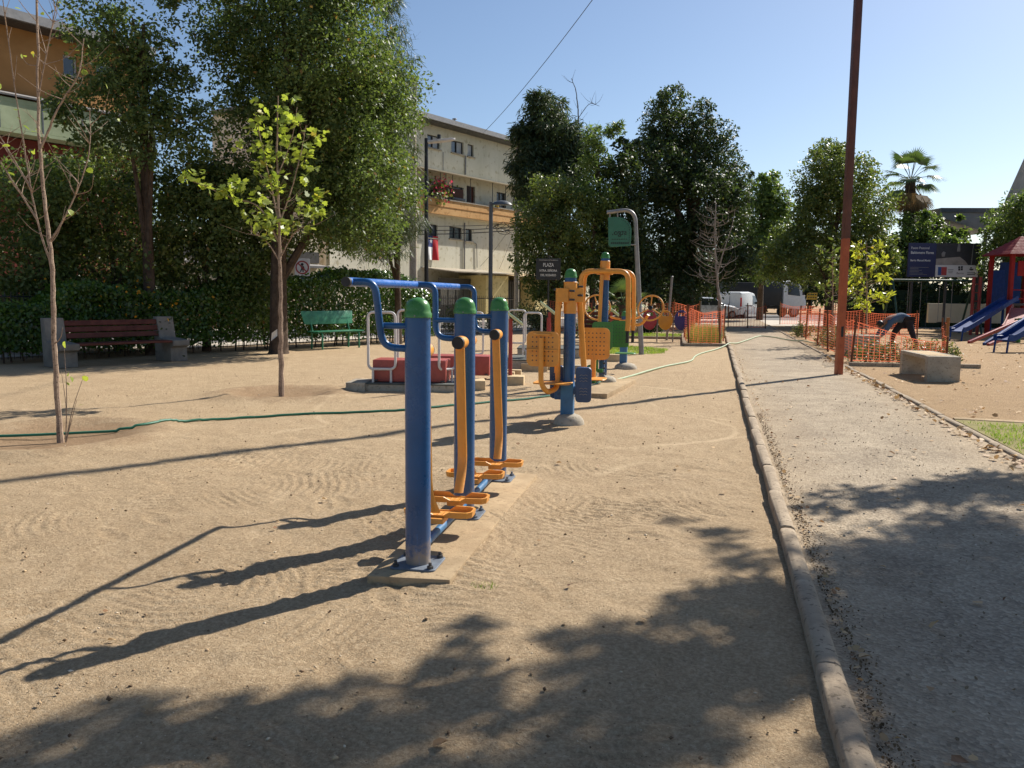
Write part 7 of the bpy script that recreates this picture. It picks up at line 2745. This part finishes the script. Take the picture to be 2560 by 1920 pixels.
t = thing('play_tower', 'red playground tower with stepped pyramid roof and blue panels', 'play tower', (12.0, 37.9, 0), 13.6)
for sx in (-0.72, 0.72):
    for sy in (-0.72, 0.72):
        mb = MB()
        mb.box((sx, sy, 1.65), (0.15, 0.15, 3.35))
        mb.obj('post', PRED, t, 0.015)
roof = MB()
for k in range(6):
    a_, b_ = 1.02 - k * 0.165, 1.02 - (k + 1) * 0.165 + 0.02
    z0 = 3.30 + k * 0.125
    roof.add([(-a_, -a_, z0), (a_, -a_, z0), (a_, a_, z0), (-a_, a_, z0), (-b_, -b_, z0 + 0.135), (b_, -b_, z0 + 0.135), (b_, b_, z0 + 0.135), (-b_, b_, z0 + 0.135)],
             [(3, 2, 1, 0), (4, 5, 6, 7), (0, 1, 5, 4), (1, 2, 6, 5), (2, 3, 7, 6), (3, 0, 4, 7)])
roof.parts('roof_tier', PRED, t, 0.02, smooth=False)
mb = MB()
mb.box((0.1, 0.72, 2.2), (0.9, 0.05, 1.7))
mb.box((-0.72, 0.1, 2.0), (0.05, 0.8, 1.4))
mb.parts('blue_panel', PBLUE, t)
mb = MB()
mb.box((0.0, -0.74, 2.75), (1.0, 0.05, 0.6))
mb.obj('red_panel', PRED, t, 0.02)
mb = MB()
mb.box((0, 0, 1.32), (1.5, 1.5, 0.08))
mb.obj('deck', STEEL, t)
for z in (1.0, 1.55, 1.9):
    mb = MB()
    mb.cyl((-0.7, -0.74, z), (0.7, -0.74, z), 0.025, 0.025, 8)
    mb.obj('rung', PRED, t)


def slide(label, a, b, w, mat, feet=True, wid=0.03):
    """open chute from a (top) to b (bottom) with raised sides and a flat run-out"""
    a, b = Vector(a), Vector(b)
    t = thing('slide', label, 'slide', (b.x, b.y, 0), 0, 'playground slides')
    A, Bv = a - Vector((b.x, b.y, 0)), Vector((0, 0, b.z))
    d = (Bv - A)
    hd = Vector((d.x, d.y, 0)).normalized()
    s = Vector((-hd.y, hd.x, 0))
    pts = spline([A - hd * 0.3, A, A.lerp(Bv, 0.5), Bv - hd * 0.12 + Vector((0, 0, 0.06)), Bv + hd * 0.35], 5)
    prof = [(-w / 2 - 0.03, 0.16), (-w / 2, 0.16), (-w / 2, 0.02), (w / 2, 0.02), (w / 2, 0.16), (w / 2 + 0.03, 0.16), (w / 2 + 0.03, -0.02), (-w / 2 - 0.03, -0.02)]
    st_ = [[tuple(p + s * q[0] + Vector((0, 0, q[1]))) for q in prof + prof[:1]] for p in pts]
    mb = loft(st_, 9)
    mb.obj('chute', mat, t, ang=30)
    if feet:
        for k in (-1, 1):
            mb = MB()
            e = Bv + hd * 0.30 + s * (k * w / 2 * 0.9)
            mb.tube(bend([e + Vector((0, 0, 0.1)) - hd * 0.3, e + Vector((0, 0, 0.10)), Vector((e.x + hd.x * .06, e.y + hd.y * .06, -0.05))], 0.08), 0.028, 8)
            mb.obj('foot', mat, t)
    return t


slide('long blue slide running down to the left from the red tower', (11.3, 36.6, 1.45), (8.75, 33.2, 0.34), 0.45, PBLUE)
slide('near blue slide with tubular feet at the right picture edge', (10.9, 28.7, 1.85), (8.25, 26.45, 0.36), 0.42, PBLUE)
slide('short wide red slide below the play tower', (11.35, 35.2, 1.15), (10.55, 33.4, 0.45), 0.62, FADED_RED, False)
t = thing('climbing_posts', 'pair of tall red posts with rungs left of the play tower', 'climbing frame', (10.75, 38.9, 0), 13.6)
for x in (-0.12, 0.16):
    mb = MB()
    mb.cyl((x, 0, -0.05), (x, 0, 2.45), 0.065, 0.065, 12)
    mb.obj('post', RED, t)
for k in range(6):
    mb = MB()
    mb.cyl((-0.12, 0, 0.35 + k * 0.36), (0.16, 0, 0.35 + k * 0.36), 0.022, 0.022, 8)
    mb.obj('rung', RED, t)
t = thing('climbing_posts', 'pair of blue posts with green panel between swing and play tower', 'climbing frame', (11.0, 38.4, 0), 13.6)
for x in (0.25, 0.75):
    mb = MB()
    mb.cyl((x, 0, -0.05), (x, 0, 2.05), 0.05, 0.05, 10)
    mb.obj('post', PBLUE, t)
mb = MB()
mb.box((0.5, 0, 1.55), (0.42, 0.04, 0.8))
mb.obj('panel', SWG, t)
for (a, b, m_, lab) in (((8.52, 31.26, 0.03), (11.6, 34.6, 1.0), RED, 'red inclined balance beam, farthest of three'), ((8.69, 30.2, 0.03), (11.2, 33.5, 1.05), PBLUE, 'blue inclined balance beam between two red ones'), ((8.73, 29.9, 0.03), (11.4, 33.2, 0.72), RED, 'red inclined balance beam, nearest of three')):
    t = thing('inclined_beam', lab, 'balance beam', (a[0], a[1], 0), 0, 'inclined balance beams of the playground')
    mb = MB()
    A, Bv = Vector((0, 0, a[2])), Vector(b) - Vector((a[0], a[1], 0))
    mb.bar(A, Bv, 0.09, 0.11)
    mb.obj('beam', m_, t, 0.012)
    mb = MB()
    m = A.lerp(Bv, 0.72)
    mb.cyl((m.x, m.y + 0.1, -0.05), (m.x, m.y + 0.1, m.z + 0.1), 0.07, 0.07, 10)
    mb.obj('post', GREEN2, t)


# ---------------------------------------------------------------- person bending over the bed
def skinned(name, J, E, mat, parent, root, sub=2, extra=None):
    keys = list(J)
    me = bpy.data.meshes.new(name)
    me.from_pydata([J[k][0] for k in keys], [(keys.index(a), keys.index(b)) for a, b in E], [])
    o = bpy.data.objects.new(name, me)
    COL.objects.link(o)
    sk = o.modifiers.new('skin', 'SKIN')
    sk.use_smooth_shade = True
    for i, k in enumerate(keys):
        sv = me.skin_vertices[0].data[i]
        r = J[k][1]
        sv.radius = r if hasattr(r, '__len__') else (r, r)
        sv.use_root = (k == root)
    ss = o.modifiers.new('sub', 'SUBSURF')
    ss.levels = ss.render_levels = sub
    bpy.context.view_layer.update()
    ev = o.evaluated_get(bpy.context.evaluated_depsgraph_get())
    out = bpy.data.meshes.new_from_object(ev)
    bpy.data.objects.remove(o)
    if extra is not None:        # fuse face features into the one continuous skin
        bm = bmesh.new()
        bm.from_mesh(out)
        em = extra.mesh('x')
        bm.from_mesh(em)
        bm.to_mesh(out)
        bm.free()
        o2 = bpy.data.objects.new('tmp', out)
        COL.objects.link(o2)
        rm = o2.modifiers.new('r', 'REMESH')
        rm.mode = 'VOXEL'
        rm.voxel_size = 0.011
        bpy.context.view_layer.update()
        out = bpy.data.meshes.new_from_object(o2.evaluated_get(bpy.context.evaluated_depsgraph_get()))
        bpy.data.objects.remove(o2)
    out.materials.clear()
    out.materials.append(mat)
    out.polygons.foreach_set('use_smooth', [True] * len(out.polygons))
    return link(name, out, parent)


Pn = thing('person', 'person in slate blue shirt and dark trousers bending down behind the orange net', 'person', (5.45, 27.4, 0), 13.6)
J = dict(pel=((0.30, 0.02, 0.84), (0.135, 0.16)), wst=((0.08, 0.02, 0.97), (0.12, 0.15)), cst=((-0.16, 0.02, 0.92), (0.14, 0.17)), nck=((-0.36, 0.02, 0.80), 0.06), hd1=((-0.46, 0.02, 0.72), 0.085), hd2=((-0.55, 0.02, 0.63), 0.085),
         hL=((0.30, -0.11, 0.80), 0.10), kL=((0.40, -0.18, 0.45), 0.068), aL=((0.54, -0.20, 0.10), 0.048), fL=((0.40, -0.22, 0.045), 0.04),
         hR=((0.22, 0.12, 0.78), 0.10), kR=((-0.02, 0.16, 0.44), 0.068), aR=((-0.06, 0.20, 0.10), 0.048), fR=((-0.22, 0.21, 0.045), 0.04),
         sL=((-0.26, -0.18, 0.80), 0.07), eL=((-0.44, -0.20, 0.50), 0.045), wL=((-0.62, -0.16, 0.26), 0.032), pL=((-0.68, -0.15, 0.17), (0.036, 0.018)),
         sR=((-0.26, 0.20, 0.80), 0.07), eR=((-0.40, 0.24, 0.52), 0.045), wR=((-0.58, 0.18, 0.28), 0.032), pR=((-0.64, 0.17, 0.19), (0.036, 0.018)))
E_ = [('pel', 'wst'), ('wst', 'cst'), ('cst', 'nck'), ('nck', 'hd1'), ('hd1', 'hd2'), ('pel', 'hL'), ('hL', 'kL'), ('kL', 'aL'), ('aL', 'fL'), ('pel', 'hR'), ('hR', 'kR'), ('kR', 'aR'), ('aR', 'fR'),
      ('cst', 'sL'), ('sL', 'eL'), ('eL', 'wL'), ('wL', 'pL'), ('cst', 'sR'), ('sR', 'eR'), ('eR', 'wR'), ('wR', 'pR')]
for sd in 'LR':      # five fingers on each hand, unequal and curled
    p = Vector(J['p' + sd][0])
    for k in range(5):
        off = (k - 2) * 0.019
        ln_ = (0.05, 0.075, 0.085, 0.078, 0.06)[k]
        b = p + Vector((-0.012 + (0.02 if k == 0 else 0), off, -0.012))
        m = b + Vector((-ln_ * 0.45, off * 0.25, -ln_ * 0.5))
        e = m + Vector((ln_ * 0.15, 0, -ln_ * 0.55))
        J['f%s%da' % (sd, k)], J['f%s%db' % (sd, k)], J['f%s%dc' % (sd, k)] = (tuple(b), 0.010), (tuple(m), 0.009), (tuple(e), 0.008)
        E_ += [('p' + sd, 'f%s%da' % (sd, k)), ('f%s%da' % (sd, k), 'f%s%db' % (sd, k)), ('f%s%db' % (sd, k), 'f%s%dc' % (sd, k))]
mb = MB()      # face: eyes, nose, mouth and ears turned to the ground
for sy in (-0.03, 0.03):
    mb.lathe([(0, 0.012), (0.009, 0.008), (0.012, 0), (0, -0.008)], 8, (-0.585, 0.02 + sy, 0.585), None)
mb.add([(-0.60, 0.008, 0.60), (-0.60, 0.032, 0.60), (-0.635, 0.02, 0.575), (-0.61, 0.02, 0.56)], [(0, 1, 2), (0, 2, 3), (1, 3, 2)])
mb.box((-0.60, 0.02, 0.54), (0.01, 0.045, 0.012))
for sy in (-0.09, 0.13):
    mb.lathe([(0, 0.012), (0.018, 0.008), (0.026, 0), (0, -0.008)], 8, (-0.49, sy, 0.68), Matrix.Rotation(R(90), 3, 'X'))
skinned('body', J, E_, SKIN, Pn, 'pel', 2, mb)
sub = lambda ks, g: {k: (J[k][0], tuple(x + g for x in J[k][1]) if hasattr(J[k][1], '__len__') else J[k][1] + g) for k in ks}
Js = sub(('pel', 'wst', 'cst', 'sL', 'eL', 'sR', 'eR'), 0.022)
Js['lw'] = ((0.34, 0.02, 0.82), (0.15, 0.17))
Js['cL'] = ((-0.55, -0.18, 0.36), 0.048)
Js['cR'] = ((-0.52, 0.20, 0.36), 0.048)
skinned('shirt', Js, [('lw', 'pel'), ('pel', 'wst'), ('wst', 'cst'), ('cst', 'sL'), ('sL', 'eL'), ('eL', 'cL'), ('cst', 'sR'), ('sR', 'eR'), ('eR', 'cR')], CLOTHB, Pn, 'cst')
Jt = sub(('pel', 'hL', 'kL', 'aL', 'hR', 'kR', 'aR'), 0.022)
skinned('trousers', Jt, [('pel', 'hL'), ('hL', 'kL'), ('kL', 'aL'), ('pel', 'hR'), ('hR', 'kR'), ('kR', 'aR')], CLOTHD, Pn, 'pel')
for sd, a_ in (('L', 'shoe'), ('R', 'shoe')):
    f0, f1 = Vector(J['a' + sd][0]), Vector(J['f' + sd][0])
    mb = MB()
    mb.tube(spline([f0 + Vector((0.06, 0, -0.05)), (f0 + f1) / 2 + Vector((0, 0, -0.02)), f1, f1 + Vector((-0.06, 0, 0.0))], 4), [0.04, 0.05, 0.055, 0.055, 0.055, 0.055, 0.055, 0.054, 0.052, 0.048, 0.042, 0.034, 0.02], 10)
    mb.obj('shoe', BLACK, Pn)
mb = MB()
mb.lathe([(0.0, 0.118), (0.05, 0.108), (0.088, 0.07), (0.10, 0.0), (0.092, -0.05), (0.06, -0.06)], 14, (-0.50, 0.02, 0.72), Matrix.Rotation(R(-35), 3, 'Y'))
mb.obj('hair', HAIR, Pn)
